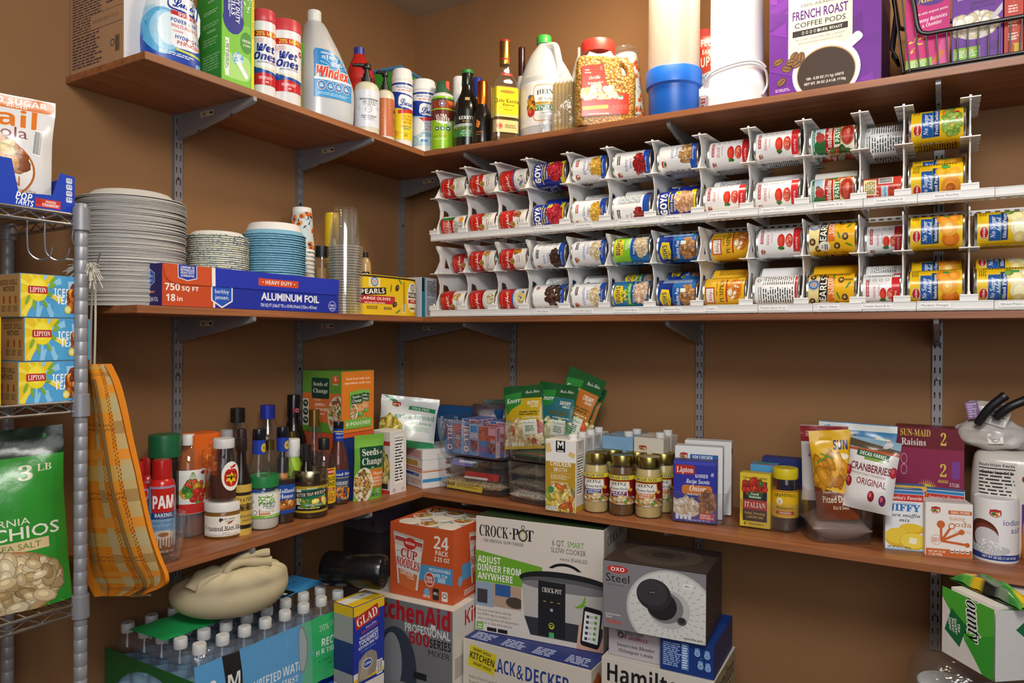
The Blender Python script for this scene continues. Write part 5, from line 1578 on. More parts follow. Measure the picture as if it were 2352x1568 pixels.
carton('coffee_pod_box', 'purple coffee pod box with a coffee cup picture', 'box', P0, P1, H, .2, '6a4a3a', a, b, b)
P0, P1 = pos('R', ZT[1], 2074, .014), pos('R', ZT[1], 2480, .014)
x0, x1, y0, y1, zb = P0.x, P1.x, P0.y, P0.y + .24, ZT[1] + .004
t = thing('wire_basket', 'black wire basket of pasta boxes on the top right shelf', 'basket', ((x0 + x1) / 2, (y0 + y1) / 2, ZT[1]))
cx, cy = (x0 + x1) / 2, (y0 + y1) / 2
hw, hd, hh = (x1 - x0) / 2, .12, .20
BK = '1d1b1c'
def rr(hw, hd, z, r=.02):
 p = []
 for sx, sy, a0 in ((1, 1, 0), (-1, 1, 90), (-1, -1, 180), (1, -1, 270)):
  for k in range(5):
   an = math.radians(a0 + 22.5 * k)
   p.append((sx * (hw - r) + r * math.cos(an), sy * (hd - r) + r * math.sin(an), z))
 return p
m = MB(); tube(m, rr(hw, hd, .0045), .0042, BK, 'plastic', 10, True); tube(m, rr(hw - .001, hd - .001, .013), .004, BK, 'plastic', 10, True); m.obj('base_ring', t)
m = MB(); tube(m, rr(hw + .022, hd + .012, hh, .03), .0055, BK, 'plastic', 10, True); m.obj('top_ring', t)
m = MB()
for k in range(int(2 * hw / .0185)):
 x = -hw + .014 + k * .0185
 if x > hw - .01: break
 fx = 1 + .022 / hw
 dip = .085 if -hw + .05 < x else hh
 tube(m, [(x, -hd, .010), (x * (1 + (fx - 1) * dip / hh), -hd - .012 * dip / hh, dip)], .0016, BK, 'plastic', 6)
 tube(m, [(x, hd, .010), (x * fx, hd + .012, hh)], .0016, BK, 'plastic', 6)
 tube(m, [(x, -hd, .0045), (x, hd, .0045)], .0016, BK, 'plastic', 6)
for k in range(11):
 y = -hd + .02 + k * .02
 for s in (-1, 1):
  tube(m, [(s * hw, y, .010), (s * (hw + .022), y * 1.1, hh)], .0016, BK, 'plastic', 6)
m.obj('wires', t)
m = MB()
s0 = -hw + .034
tube(m, spline([(s0 - .02, -hd - .012, hh), (s0 - .012, -hd - .011, .15), (s0 - .004, -hd - .008, .10), (s0 + .012, -hd - .006, .087), (s0 + .05, -hd - .006, .086), (hw, -hd - .006, .086)], 6), .005, BK, 'plastic', 10)
tube(m, [(-hw - .02, -hd * .3, hh - .01), (-hw - .03, -hd * .3, .10), (-hw - .018, -hd * .3, .075), (-hw - .016, hd * .2, .075), (-hw - .03, hd * .2, .10), (-hw - .02, hd * .2, hh - .01)], .0035, BK, 'plastic', 8)
m.obj('handle', t)
for px0, px1, bg, kind, lb in ((2079, 2181, 'd0187a', 0, 'pink box of bunny-shaped pasta in the wire basket'), (2186, 2303, '6f2a9e', 1, 'purple box of shells and cheese in the wire basket'), (2306, 2350, 'c8402a', 2, 'red pasta box with small print in the wire basket'), (2353, 2450, 'd9562c', 2, 'orange-red box at the far end of the wire basket')):
 A_, B_ = pos('R', zb + .0065, px0, .026), pos('R', zb + .0065, px1, .026)
 a = Art(95, 185, bg, seed=px0)
 if kind == 0:
  a.ell(10, 74, 40, 22, '5a2a8e', 24).text('Annies', 8, 70, 15, 'e8d43a', 60, 's', rot=4).text('made with organic pasta', 6, 38, 5, 'f6e6f0', 76, rot=6).text('Yummy Bunnies', 6, 22, 8, 'f6e6f0', 74, 'j', rot=6).text('& Cheddar', 10, 10, 7, 'f6e6f0', 44, 'j', rot=6)
  for x, y, q in ((-34, -24, 20), (-24, -14, 70), (-18, -30, -10), (-32, -44, 50), (-12, -18, 20)):
   a.ell(x, y, 8, 3, 'e8d04a', rot=q).ell(x + 2, y + 2, 4, 2, bg, rot=q)
  a.poly([(8, -86), (50, -86), (50, -20), (30, -30)], 'e0559a').rect(-18, -78, 58, 26, '86c83a').lines(-18, -78, 48, 20, 5, 'f0f6da').text('GOT ORGANIC', -18, -68, 3.4, 'e8d04a', 44).poly([(8, -78), (30, -52), (40, -56), (22, -78)], 'dc7a2c')
 elif kind == 1:
  a.ell(0, 86, 44, 18, '4a1f7a').text('made with organic pasta', 2, 56, 6, 'f0e6f6', 80, rot=7).text('Shells &', 10, 38, 8, '3a1a5e', 46, rot=4).text('White Cheddar', 10, 28, 6, '3a1a5e', 50, rot=4)
  a.ell(-2, -16, 42, 26, 'd9d2cc', 24).blobs(-6, -10, 82, 50, 26, 20, ('efe6d2', 'f3ecdc', 'e6d6b0'), asp=1.2).rect(44, 16, 10, 50, 'd0cdd2', 4, rot=-40).rect(-20, -70, 52, 26, '86c83a').lines(-20, -71, 44, 16, 4, 'f0f6da').text('GOT ORGANIC', -20, -62, 3.4, 'e8d04a', 40).ell(34, -62, 10, c='5a2088')
 else:
  for k in range(5):
   a.lines(0, 70 - 30 * k, 60, 18, 3, 'f3d6cc').ell(0, 54 - 30 * k, 1.6, c='f3d6cc')
  a.rect(16, -76, 26, 22, 'e0bb2a').rect(40, -66, 8, 30, '86c83a').text('ENJOY!', -4, -54, 6, 'f6e6da', 24)
 carton('pasta_box', lb, 'box', A_, B_, .185, .06, bg, a, group='pasta boxes in the wire basket')
# ================================================================ middle shelf, left wall
Z2, Z3 = ZT[2], ZT[3]
rn = random.Random(7)
def stack(name, f, n, pitch, mesh, label, group, cat, toplabel, jit=.0012, zb=0):
 first = None
 for k in range(n):
  dx, dy = rn.uniform(-jit, jit), rn.uniform(-jit, jit)
  o = from_mesh(name, mesh)
  o.location = (f.P.x + dx, f.P.y + dy, f.z + zb + k * pitch)
  o.rotation_euler = (0, 0, rn.random() * 6)
  tag(o, toplabel if k == n - 1 else label, cat, group)
f = fit('L', 2, 176, 431, 447, .155)
R = f.r
m = MB()
lathe(m, [(R, 0), (R * 1.003, .0012), (R * .985, .0022), (R * .80, .0085), (R * .70, .0185), (R * .66, .020), (0, .020)], 'd3cfc8', 'matte', 56, capb=False, capt=False)
lathe(m, [(0, .0188), (R * .66, .0188), (R * .69, .0175), (R * .79, .0075), (R * .98, .001), (R, 0)], 'cfcbc4', 'matte', 56, capb=False, capt=False)
me_plate = m.mesh('paper_plate', sharp=40)
n = 74
stack('paper_plate', f, n, (f.h - .020) / (n - 1), me_plate, 'white paper plate in the tall upside-down stack beside the foil box', 'paper plates in the tall stack', 'plate', 'topmost white paper plate of the tall stack', .0022)
def bowl_mesh(R, hh, rim, pat, white='e9e7e2'):
 m = MB()
 lathe(m, [(R, 0), (R * 1.004, .0016), (R * .99, .0032), (R * .93, .0045)], rim, 'matte', 56, capb=False, capt=False)
 lathe(m, [(R * .93, .0045), (R * .86, hh * .5), (R * .80, hh * .9), (R * .76, hh), (0, hh)], white, 'matte', 56, capb=False, capt=False)
 lathe(m, [(0, hh - .001), (R * .75, hh - .001), (R * .85, hh * .5), (R * .98, .001), (R, 0)], rim, 'matte', 56, capb=False, capt=False)
 if pat:
  for k in range(70):
   a = rn.random() * 2 * PI
   l = rn.uniform(.02, .07)
   c = rn.choice(pat)
   z0, z1 = (.0003, .0017) if k % 2 else (.0017, .003)
   vs = [(R * 1.006 * math.cos(t), R * 1.006 * math.sin(t), z) for t, z in ((a, z0), (a + l, z0), (a + l, z1), (a, z1))]
   m.add(vs, [(0, 1, 2, 3)], c, 'matte')
 return m.mesh('paper_bowl', sharp=40)
f = fit('L', 2, 427, 573, 536, .175)
n = 36
stack('paper_bowl', f, n, (f.h - .014) / (n - 1), bowl_mesh(f.r, .014, 'dfe0d0', ('3f6f96', '6f94ae', 'c9b06a', '2f4f78', '9fb4a4')), 'speckled paper bowl in the upside-down stack between plates and blue bowls', 'speckled paper bowls in one stack', 'bowl', 'topmost speckled paper bowl of its stack', .0012)
f = fit('L', 2, 555, 703, 517, .172)
n = 34
stack('paper_bowl', f, n, (f.h - .034) / (n - 1), bowl_mesh(f.r, .034, '7fb6cf', ('a9d2e2', '5f9fbe', '6aa8c4')), 'blue-rimmed paper bowl in the upside-down stack before the poppy cups', 'blue-rimmed paper bowls in one stack', 'bowl', 'topmost blue-rimmed paper bowl showing its white underside', .001)
def cup_mesh(R, h, m_, col, art=None, rimc='efefec'):
 """upside-down tapered cup standing on its rim"""
 m = MB()
 lathe(m, [(R * 1.03, 0), (R * 1.05, .0016), (R * 1.03, .0032), (R * .99, .0034), (R * .74, h - .003), (R * .73, h), (R * .68, h), (R * .67, h - .004), (0, h - .004)], col, m_, 40, capb=False, capt=False)
 if art:
  lay(m, art, cylmap(lambda v: R * .99 - R * .25 * v / h, su=.005, R=R * .87), 'matte', su=.005, sv=.03, oy=h * 480, base=.0006)
 return m
f = fit('L', 2, 662, 724, 478, .245)
h = .135
mm = cup_mesh(f.r / 1.05, h, 'matte', 'efefec', poppy(int(2 * PI * f.r * 860), h * 820))
mm.n = []
me_cup = mm.mesh('paper_cup', sharp=40)
n = 16
stack('paper_cup', f, n, (f.h - h) / (n - 1), me_cup, 'orange poppy print paper cup nested under the others behind the blue bowls', 'poppy print paper cups in one stack', 'cup', 'topmost orange poppy print paper cup of its stack', .0006)
f = fit('L', 2, 751, 833, 478, .052)
h = .115
m = MB()
Rr = f.r / 1.05
lathe(m, [(Rr * 1.0, 0), (Rr * 1.06, .0008), (Rr * 1.06, .0034), (Rr * .98, .0042)], 'fff', 'clear_rim', 36, capb=False, capt=False)
lathe(m, [(Rr * .97, .004), (Rr * .72, h - .004), (Rr * .70, h), (Rr * .62, h), (Rr * .60, h - .003), (0, h - .003)], 'fff', 'clear_cup', 36, capb=False, capt=False)
me_cc = m.mesh('plastic_cup', sharp=40)
n = 26
stack('plastic_cup', f, n, (f.h - h) / (n - 1), me_cc, 'clear plastic cup nested in the upside-down stack beside the foil box end', 'clear plastic cups in one stack', 'cup', 'topmost clear plastic cup of its stack', .0005)
f = fit('L', 2, 745, 778, 490, .20)
a = Art(2 * PI * f.r * 1000 * .8, f.h * 880, 'd9b824'); a.text('Unsalted', -10, 10, 5, '4a3a1e', 30, 's').lines(-12, -10, 26, 26, 5, '6b5a2a').ell(-14, 34, 8, 12, '4a3a2e')
jar('snack_can', 'tall yellow can behind the clear plastic cups', 'can', f, [(1, 0), (1, .97), (.96, .975), (.96, 1)], 'gloss', 'd9b824', art=a, lv=.5, rz=f.view)
f = fit('L', 2, 722, 756, 566, .14)
jar('spice_jar', 'small jar of brown grain with black lid beside the clear cups', 'jar', f, [(1, 0), (1, .78), (.9, .85)], 'clear_glass', 'fff', [(.92, .84), (.94, .86), (.94, 1)], '1b1a1b', 'plastic', fill=[(1, 0), (1, .68)], fillcol='b38a58', mfill='cloth')
f = fit('L', 2, 829, 849, 580, .13)
a = Art(26, 30, '1d1c1e'); a.text('M', 0, 4, 12, 'e6e2da', 14)
jar('spice_jar', 'small tan jar with black cap and black label behind the olive pack', 'jar', f, [(1.3, 0), (1.3, .8), (1, .88), (.6, .92)], 'gloss', 'b59668', [(.62, .92), (.62, 1)], '1d1c1e', art=a, lv=.62, rz=f.view, rlab=1.3)
P0, P1 = pos('L', Z2, 371, .006), pos('L', Z2, 778, .008)
h = zat(P0, 371, 603) - Z2
d = P0.x - AY(314, 650, P0.y).x
W, Hh = (P1 - P0).xy.length * 1000, h * 1000
a = Art(W, Hh, '1d2f9e')
a.rect(-W / 2 + W * .12, 0, W * .24, Hh, 'c24a24').rect(-W / 2 + W * .245, 0, 5, Hh, 'eceae6')
hx, hy = -W / 2 + W * .285, -Hh * .14
def hexa(r, x, y):
 return [(x + r * math.cos(PI / 6 + PI / 3 * k), y + r * math.sin(PI / 6 + PI / 3 * k)) for k in range(6)]
a.poly(hexa(34, hx, hy), 'eceae6').poly(hexa(30, hx, hy), '2456b8').text('berkley', hx, hy + 6, 10, 'eceef4', 38, 'n').text('jensen.', hx, hy - 8, 10, 'eceef4', 38, 'n')
a.text('750', -W / 2 + 24, -4, 15, 'f4f0ea', 36, al='c').text('SQ FT', -W / 2 + 68, -6, 9.5, 'f4f0ea', 42).text('18', -W / 2 + 20, -28, 15, 'f4f0ea', 22).text('in', -W / 2 + 42, -30, 9.5, 'f4f0ea', 13)
a.text('ALUMINUM FOIL', W * .18, -12, 18, 'eceef4', W * .36, 'n', fat=.03).text('750 SQ FT (166.67 YD x 18 IN) 69.6m2 (152m x 457mm)', W * .17, -34, 8, 'dfe3f0', W * .35, 'n', fat=.015)
a.ring(W * .455, -28, 14, 'dfe3f0', 1.2).text('100%', W * .455, -26, 6, 'dfe3f0', 20).lines(W * .455, -34, 18, 5, 2, 'dfe3f0')
b = Art(d * 1000, Hh, '231a5e')
b.poly(hexa(20, 4, 16), 'b9c4e0').poly(hexa(18, 4, 16), '2456b8').text('berkley', 4, 20, 6, 'cfd8ee', 24, 'n').text('jensen.', 4, 11, 6, 'cfd8ee', 24, 'n').rect(4, -16, 38, 6, '8a2a24').text('HEAVY DUTY', 4, -16, 3.6, 'e3c9c4', 30).text('ALUMINUM FOIL', 4, -32, 9, 'cfd0e0', 60, 'n', fat=.02)
t = carton('foil_box', 'long blue and orange aluminum foil box at the front of the middle left shelf', 'box', P0, P1, h, d, '2a2f8e', a, None, b)
m = MB()
w = W / 1000
fl = Art(W, Hh * .46)
yb = -Hh * .23
fl.poly([(-W / 2 + 2, Hh * .23), (-W / 2 + 8, yb + 14), (-W / 2 + 16, yb + 6), (-W / 2 + 30, yb), (-W * .265, yb), (-W * .265, Hh * .23)], 'c94f26').poly([(-W * .268, Hh * .23), (-W * .268, yb), (-W * .250, yb), (-W * .250, Hh * .23)], 'eceae6').poly([(-W * .250, Hh * .23), (-W * .250, yb), (W / 2 - 12, yb), (W / 2 - 2, yb + 12), (W / 2, Hh * .23)], '2234ae')
fl.rect(W * .10, -2, W * .24, 18, 'cf4a26').text('HEAVY DUTY', W * .10, -2, 9, 'f4ece6', W * .16).ell(W * .005, -2, 1.8, c='f4ece6').ell(W * .195, -2, 1.8, c='f4ece6')
fl.poly([(-W * .43, Hh * .23), (-W * .43, -8), (-W * .385, -14), (-W * .34, -8), (-W * .34, Hh * .23)], 'dfe3f0').poly([(-W * .427, Hh * .23), (-W * .427, -6.5), (-W * .385, -12), (-W * .343, -6.5), (-W * .343, Hh * .23)], '2a3a9e')
for k, s in enumerate(('COMPARE TO', 'REYNOLDS', 'HEAVY DUTY', 'ALUMINUM FOIL')):
 fl.text(s, -W * .385, 16 - 6.2 * k, 4.4 if k != 1 else 5.4, 'eceef4', 34)
lay(m, fl, plane((0, -d / 2 - .0016, h * .77), (1, 0, .0), (0, .02, 1)), 'card')
m.obj('lid_flap', t)
P0, P1 = pos('L', Z2, 829, .022), pos('L', Z2, 971, .010)
c = (P0 + P1) / 2
W = (P1 - P0).xy.length
h = zat(c, 900, 634) - Z2
t = thing('olive_can_pack', 'yellow film-wrapped pack of olive cans beside the can rack', 'pack of cans', c + Vector((-.045, 0, 0)), math.atan2(P1.y - P0.y, P1.x - P0.x))
secs = smooth_secs([(0, 0, W * .47, .036), (.006, 0, W * .495, .040), (h * .5, 0, W * .5, .0415), (h - .008, 0, W * .495, .040), (h, 0, W * .47, .036)], 4)
m = MB(); loft(m, secs, 3.2, 'd9b516', 'film'); m.obj('film_wrap', t)
k = W * 1000
a = Art(k * 1.0, h * 960, 'e0bb1a')
H = a.h
a.rect(0, H * .48, k, 5, '2a221c').rect(-k * .27, H * .32, 44, 26, 'e6d9a0').ell(-k * .27, H * .34, 14, c='2f5a96').ell(-k * .27, H * .34, 11, c='a9c4dc').ell(-k * .27, H * .34, 6, c='d9a07a').rect(-k * .29, H * .09, k * .38, 21, '241f1b', rot=4).text('PEARLS', -k * .29, H * .09, 14, 'f0ece2', k * .33, 'b', rot=4).rect(-k * .22, -H * .12, k * .52, 24, 'b3262b').text('LARGE OLIVES', -k * .24, -H * .09, 8, 'f4e9dc', k * .42).text('PITTED RIPE OLIVES', -k * .26, -H * .2, 4, 'f4e9dc', k * .28).rect(-k * .30, -H * .32, 40, 9, '8a6a1a').text('CALIFORNIA', -k * .30, -H * .32, 4, 'e0bb1a', 34)
for q in range(4):
 a.ell(-k * .12 + q * 9, -H * .33, 4, 5, '8a6a1a')
for x, y, q in ((.08, .22, 60), (.04, -.22, 30)):
 a.ell(k * x, H * y, 11, 8, '3a2a1e', rot=q).ell(k * x, H * y, 8, 5.5, '4f3826', rot=q).ell(k * x + 2, H * y + 2, 3, 1.6, '9a8468', rot=q)
for x, y, q in ((.10, -.40, 30), (.13, .40, -50), (-.02, .2, 80)):
 a.ell(k * x, H * y, 13, 3, '5f7f2a', rot=q)
a.ell(k * .36, 0, 30, 48, 'e6dfc8', 26).ell(k * .36, H * .26, 12, c='2f5a96').ell(k * .36, H * .26, 9, c='a9c4dc').ell(k * .36, H * .26, 5, c='d9a07a').rect(k * .36, H * .06, 50, 17, '241f1b').text('PEARLS', k * .36, H * .06, 11, 'f0ece2', 46).rect(k * .36, -H * .11, 48, 12, 'b3262b').text('LARGE', k * .36, -H * .1, 6, 'f4e9dc', 26).rect(k * .36, -H * .3, 30, 6, '8a6a1a').bars(k * .2, -H * .3, 10, 26)
a.lines(k * .2, H * .1, 12, 70, 14, '8a6a1a')
m = MB(); lay(m, a, frontmap(secs, 3.2), 'film', su=.006, sv=.02, oy=h * 500, base=.0008); m.obj('printed_front', t)
P0, P1 = pos('L', Z2, 968, .045), pos('L', Z2, 1003, .045)
a = Art(60, 110, 'd0d3da'); a.rect(-24, 0, 14, 110, '2f8fa4').rect(-28, 36, 14, 40, '22242c').lines(8, 26, 34, 44, 9, '667').lines(8, -20, 34, 40, 8, '889').ell(-4, -44, 3, 3, 'c94a44')
carton('snack_box', 'teal and white box with small print wedged against the can rack', 'box', P0, P1, zat(P0, 975, 636) - Z2, .12, 'd0d3da', a)
# ================================================================ lowest shelf, left wall: bottles and jars
P0, P1 = AZ(312, 1322, Z3), AZ(441, 1284, Z3)
w = (P1 - P0).xy.length
c = (P0 + P1) / 2
t = thing('acrylic_bin', 'clear acrylic bin of cooking sprays at the near end of the lowest left shelf', 'bin', (c.x - .105, c.y, Z3), PI / 2)
m = MB(); tub(m, w, .20, .105, 'fff', 'clear_plastic'); m.obj('bin_body', t)
PAMP = [(.95, 0), (1, .01), (1, .70), (.97, .735), (.86, .775), (.70, .80)]
PAMC = [(.74, .79), (.745, .80), (.73, .97), (.68, 1)]
for i, (x0, x1, yt, yb, lb) in enumerate(((341, 403, 1055, 1276, 'cooking spray can with red cap, foremost in its bin'), (313, 366, 1050, 1246, 'cooking spray can with red cap behind the foremost one'), (284, 338, 1062, 1290, 'cooking spray can half hidden by the plaid bag'))):
 f = fitb(3, x0, x1, yt, yb)
 f.z += .0035; f.P.z = f.z; f.h -= .0035
 k = 2 * PI * f.r * 1000
 a = Art(k * .96, f.h * 700, '7fb4dc')
 H = a.h
 a.rect(0, -H * .42, k, H * .16, '6b2a1e').poly([(-30, H * .5), (-27, H * .12), (27, H * .12), (30, H * .5)], 'c2261f').text('PAM', 0, H * .29, 27, 'f4f2f2', 46, 'b', fat=.02).rect(0, H * .08, 56, 15, '1d4a86').text('BAKING', 0, H * .09, 8, 'eef2f6', 36).text('PERFECT RELEASE', 0, -H * .03, 5.5, '4a6f94', 46).lines(0, -H * .11, 46, 7, 2, '5f86a8')
 a.ell(0, -H * .35, 25, 24, '8a4f22').ell(0, -H * .22, 25, 11, 'e3d6c4').ell(0, -H * .21, 11, 5, 'a8682c')
 for q in range(7):
  a.rect(-18 + q * 6, -H * .31 - (q % 3) * 3, 2.6, 18, 'e6dccb', 1).rect(-15 + q * 6, -H * .34, 2, 24, 'b0703a', 1)
 a.text('NET WT 5 OZ (142g)', 4, -H * .47, 5, 'e9d9cc', 42).rect(27, -H * .28, 6, 36, 'b9cfe2')
 jar('cooking_spray_can', lb, 'spray can', f, PAMP, 'gloss', '7fb4dc', PAMC, 'b3201e', 'gloss', a, .355, rz=f.view + .1, group='red-capped cooking spray cans', colf=lambda z: 'e6e4e2' if z < .012 else 'c2261f' if z > .72 else '7fb4dc')
P0, P1 = AZ(150, 1330, Z3), AZ(290, 1345, Z3)
f = fit('L', 3, 340, 416, 997, .20)
jar('coffee_jar', 'dark jar with broad green lid behind the vinegar bottle', 'jar', f, [(.92, 0), (.95, .03), (.95, .72), (.9, .80)], 'gloss', '241a15', [(1, .79), (1.0, .97), (.96, 1)], '17603a', 'plastic', ribcap=.012)
f = fitb(3, 392, 473, 997, 1236)
k = 2 * PI * f.r * 1000
a = Art(k * .48, f.h * 430, 'e8e8e4', 5); H = a.h
a.rect(0, H * .44, a.w, H * .1, 'f0f0ec').blobs(-4, H * .0, 58, H * .5, 40, 16, ('c2322a', 'd9a02c', '3f7f34', '5f9a3c', 'c94a2c', 'e0c24a'), asp=1.1).rect(0, -H * .38, a.w, H * .22, 'c9342e').ell(18, H * .42, 8, 5, 'b3262b')
for q in range(5):
 a.rect(-18 + 4 * q, H * .3, 1.4, 34, '7fa24a', rot=-20 + 10 * q)
t = jar('vinegar_bottle', 'clear bottle of white vinegar with white cap and vegetable label', 'bottle', f, [(.88, 0), (.97, .015), (1, .04), (.98, .08), (1, .10), (.98, .14), (1, .16), (.98, .2), (1, .22), (1, .58), (.97, .66), (.84, .75), (.62, .83), (.40, .88), (.33, .90)], 'clear_plastic', 'fff', [(.36, .895), (.365, .90), (.365, .985), (.33, 1)], 'dcdcda', art=a, lv=.45, rz=f.view + .5, fill=[(.9, .0), (.98, .03), (.98, .56), (.97, .64)], mfill='pale_liquid', ribcap=.02)
P0, P1 = pos('L', Z3, 446, .165), pos('L', Z3, 513, .165)
a = Art(70, 190, 'd9661f'); a.blobs(10, 40, 50, 80, 30, 9, ('cf5a18', 'e07a30'), asp=2)
carton('tea_box', 'tall plain orange box behind the honey jar', 'box', P0, P1, zat(P0, 450, 1000) - Z3, .07, 'd9661f', a, None, Art(70, 190, 'e07a34'))
f = fitb(3, 468, 559, 1147, 1238)
k = 2 * PI * f.r * 1000
a = Art(k * .42, f.h * 560, 'eae6da'); H = a.h
a.text('Bee Hollow', 10, H * .36, 4.6, '333', 26, 's').ell(-12, H * .32, 3, 5, '333').ell(-9, H * .34, 4, 3, '333').lines(10, H * .24, 22, 3, 1, '777').ell(10, H * .16, 7, 2.4, 'a8522c', rot=20).text('Creamed Raw Honey', 2, -H * .08, 8.5, '3a3430', a.w * .92, 's').lines(2, -H * .2, a.w * .7, 3.4, 1, '444').lines(2, -H * .34, 20, 2.4, 1, '666').lines(0, -H * .43, a.w * .8, 2.4, 1, '666')
f0 = f
jar('honey_jar', 'squat creamed honey jar with white lid and white label', 'jar', f, [(.90, 0), (.985, .02), (1, .06), (1, .66), (.96, .73), (.93, .76)], 'gloss', '7d5520', [(.98, .74), (1.0, .755), (1.0, .97), (.97, 1)], 'dcd9d4', art=a, lv=.36, rz=f.view + .1, artm='card')
f = fit('L', 3, 478, 558, 1005, 0, z=Z3 + f0.h); f.P = f0.P + Vector((0, 0, f0.h)); f.h = zat(f.P, 517, 1006) - f.P.z; f.r = f0.r * .87
a = Art(50, 74); a.ell(0, 0, 23, 36, 'efece4', 28).ell(-5, -2, 12, 20, 'c2281e').ell(6, -2, 12, 20, 'c2281e').ell(0, -8, 17, 18, 'c2281e').rect(0, 19, 2, 12, 'c2281e', rot=20).ell(6, 24, 7, 3, 'c2281e', rot=30)
st = []
for q in range(18):
 an = PI / 2 + 2 * PI * q / 18
 rr_ = (15, 8, 11)[q % 3]
 st.append((rr_ * math.cos(an), -5 + rr_ * math.sin(an)))
a.poly(st, 'e3c42a').ell(0, -4, 2.4, 6, '2a2218').ell(-6, -2, 5, 2, '4a3a1e', rot=-20).ell(6, -2, 5, 2, '4a3a1e', rot=20).rect(0, -18, 1.4, 10, 'e3c42a').text('Stony Farm', 0, 10, 3, '2a2218', 26, 's')
jar('honey_jar', 'amber honey jar with apple label standing on the squat honey jar', 'jar', f, [(.80, 0), (.9, .02), (.95, .06), (1, .3), (.99, .42), (.9, .58), (.76, .72), (.62, .82), (.60, .86)], 'clear_glass', 'fff', [(.635, .85), (.645, .86), (.645, .98), (.62, 1)], 'd6d3d2', art=a, lv=.42, rz=f.view + .45, fill=[(.80, .01), (.94, .06), (.99, .3), (.985, .44)], fillcol='4a1c08', mfill='gloss', ribcap=.01, rlab=.995)
f = fit('L', 3, 505, 535, 987, .155)
jar('sauce_bottle', 'bottle with grey-white cap behind the honey jar', 'bottle', f, [(1.5, 0), (1.5, .6), (.9, .85)], 'dark_glass', 'fff', [(.95, .84), (.95, 1)], '9a9c9e')
f = fit('L', 3, 530, 578, 985, .085)
k = 2 * PI * f.r * 1000
a = Art(k * .6, f.h * 480, 'c9a84a'); a.rect(0, 40, a.w, 8, '2a221c').text('LEA & PERRINS', 6, 26, 9, '2a221c', 60, 's').rect(0, 6, a.w, 18, '8a6a2a').blobs(6, 6, 40, 14, 14, 5, ('3a2f1a', '6b5424')).text('WORCESTERSHIRE', 6, -16, 6, '2a221c', 60, 's').text('SAUCE', 6, -26, 6, '2a221c', 26, 's').rect(0, -42, a.w, 10, '2a221c')
jar('sauce_bottle', 'dark worcestershire bottle with brown cap and tan label', 'bottle', f, [(.92, 0), (1, .02), (1, .46), (.96, .52), (.72, .60), (.5, .68), (.42, .80)], 'gloss', '1d120c', [(.52, .79), (.56, .80), (.56, .90), (.5, .905), (.5, .985), (.46, 1)], '2a1a16', art=a, lv=.24, rz=f.view + .4)
f = fit('L', 3, 510, 580, 937, .235)
jar('oil_bottle', 'tall clear oil bottle with black cap at the back by the wall', 'bottle', f, [(.95, 0), (1, .03), (1, .66), (.9, .76), (.55, .85), (.44, .88)], 'clear_plastic', 'fff', [(.48, .87), (.48, 1)], '17130f', ribcap=.02, art=Art(44, 60, '33261a'), lv=.3, fill=[(.98, .02), (.98, .3)], fillcol='3a2a12')
f = fit('L', 3, 578, 650, 930, .245)
jar('oil_bottle', 'tall clear bottle with blue cap at the back by the wall', 'bottle', f, [(.95, 0), (1, .03), (1, .58), (.95, .66), (.7, .78), (.44, .86), (.40, .88)], 'clear_plastic', 'fff', [(.46, .87), (.46, 1)], '1d2f9e', ribcap=.02, fill=[(.98, .02), (.98, .25)], fillcol='6b5a2a', mfill='tinted_liquid')
f = fit('L', 3, 640, 708, 906, .225)
a = Art(44, 70, '1b1b1c'); a.rect(0, 14, 44, 16, 'd6d2c6').text('KIRKLAND', 0, 2, 6, 'd6d2c6', 36).blobs(0, -18, 40, 24, 20, 8, ('4a6a2c', 'a9a58a', '5f7a3a'))
n_ = Art(18, 12, '8a2030'); n_.ell(4, 0, 5.5, 5.5, 'd6c9c4').ell(4, 0, 4.5, 4.5, '8a2030')
jar('vinegar_bottle', 'dark round-shouldered bottle with black neck before the orange rice box', 'bottle', f, [(.9, 0), (.98, .02), (1, .42), (.97, .52), (.8, .62), (.5, .72), (.40, .78), (.38, .86)], 'gloss', '0f0a0c', [(.46, .80), (.46, .99), (.42, 1)], '120c0e', 'gloss', a, .28, rz=f.view + .35, neck=(n_, .86, .46, 'neck_label'))
f = fit('L', 3, 698, 745, 940, .150)
jar('sauce_bottle', 'clear bottle of dark red sauce with gold cap before the orange rice box', 'bottle', f, [(.92, 0), (1, .03), (1, .50), (.85, .64), (.55, .80), (.5, .84)], 'clear_glass', 'fff', [(.54, .83), (.54, 1)], 'b5924a', 'metal', fill=[(.95, .02), (.97, .48), (.8, .56)], fillcol='3a1210')
f = fit('L', 3, 655, 683, 990, .185)
jar('sauce_bottle', 'bottle with gold cap behind the green rice vinegar bottle', 'bottle', f, [(1, 0), (1, .7), (.7, .88)], 'clear_glass', 'fff', [(.75, .87), (.75, 1)], 'a8924a', 'metal', fill=[(.98, .02), (.98, .5)], fillcol='4a3a12')
f = fit('L', 3, 600, 636, 1010, .165)
jar('sauce_bottle', 'bottle with gold cap between the two blue-necked bottles', 'bottle', f, [(1, 0), (1, .7), (.7, .88)], 'clear_glass', 'fff', [(.6, .87), (.6, 1)], 'a8924a', 'metal', fill=[(.98, .02), (.98, .4)], fillcol='5a4a1a')
f = fit('L', 3, 650, 693, 1007, .125)
a = Art(2 * PI * f.r * 800, f.h * 560, 'a4c83a'); a.text('RICE', 6, 24, 9, '4f7a2a', 30).text('VINEGAR', 8, 10, 9, '4f7a2a', 42, rot=-4).lines(6, -14, 34, 16, 4, '6f9a2a')
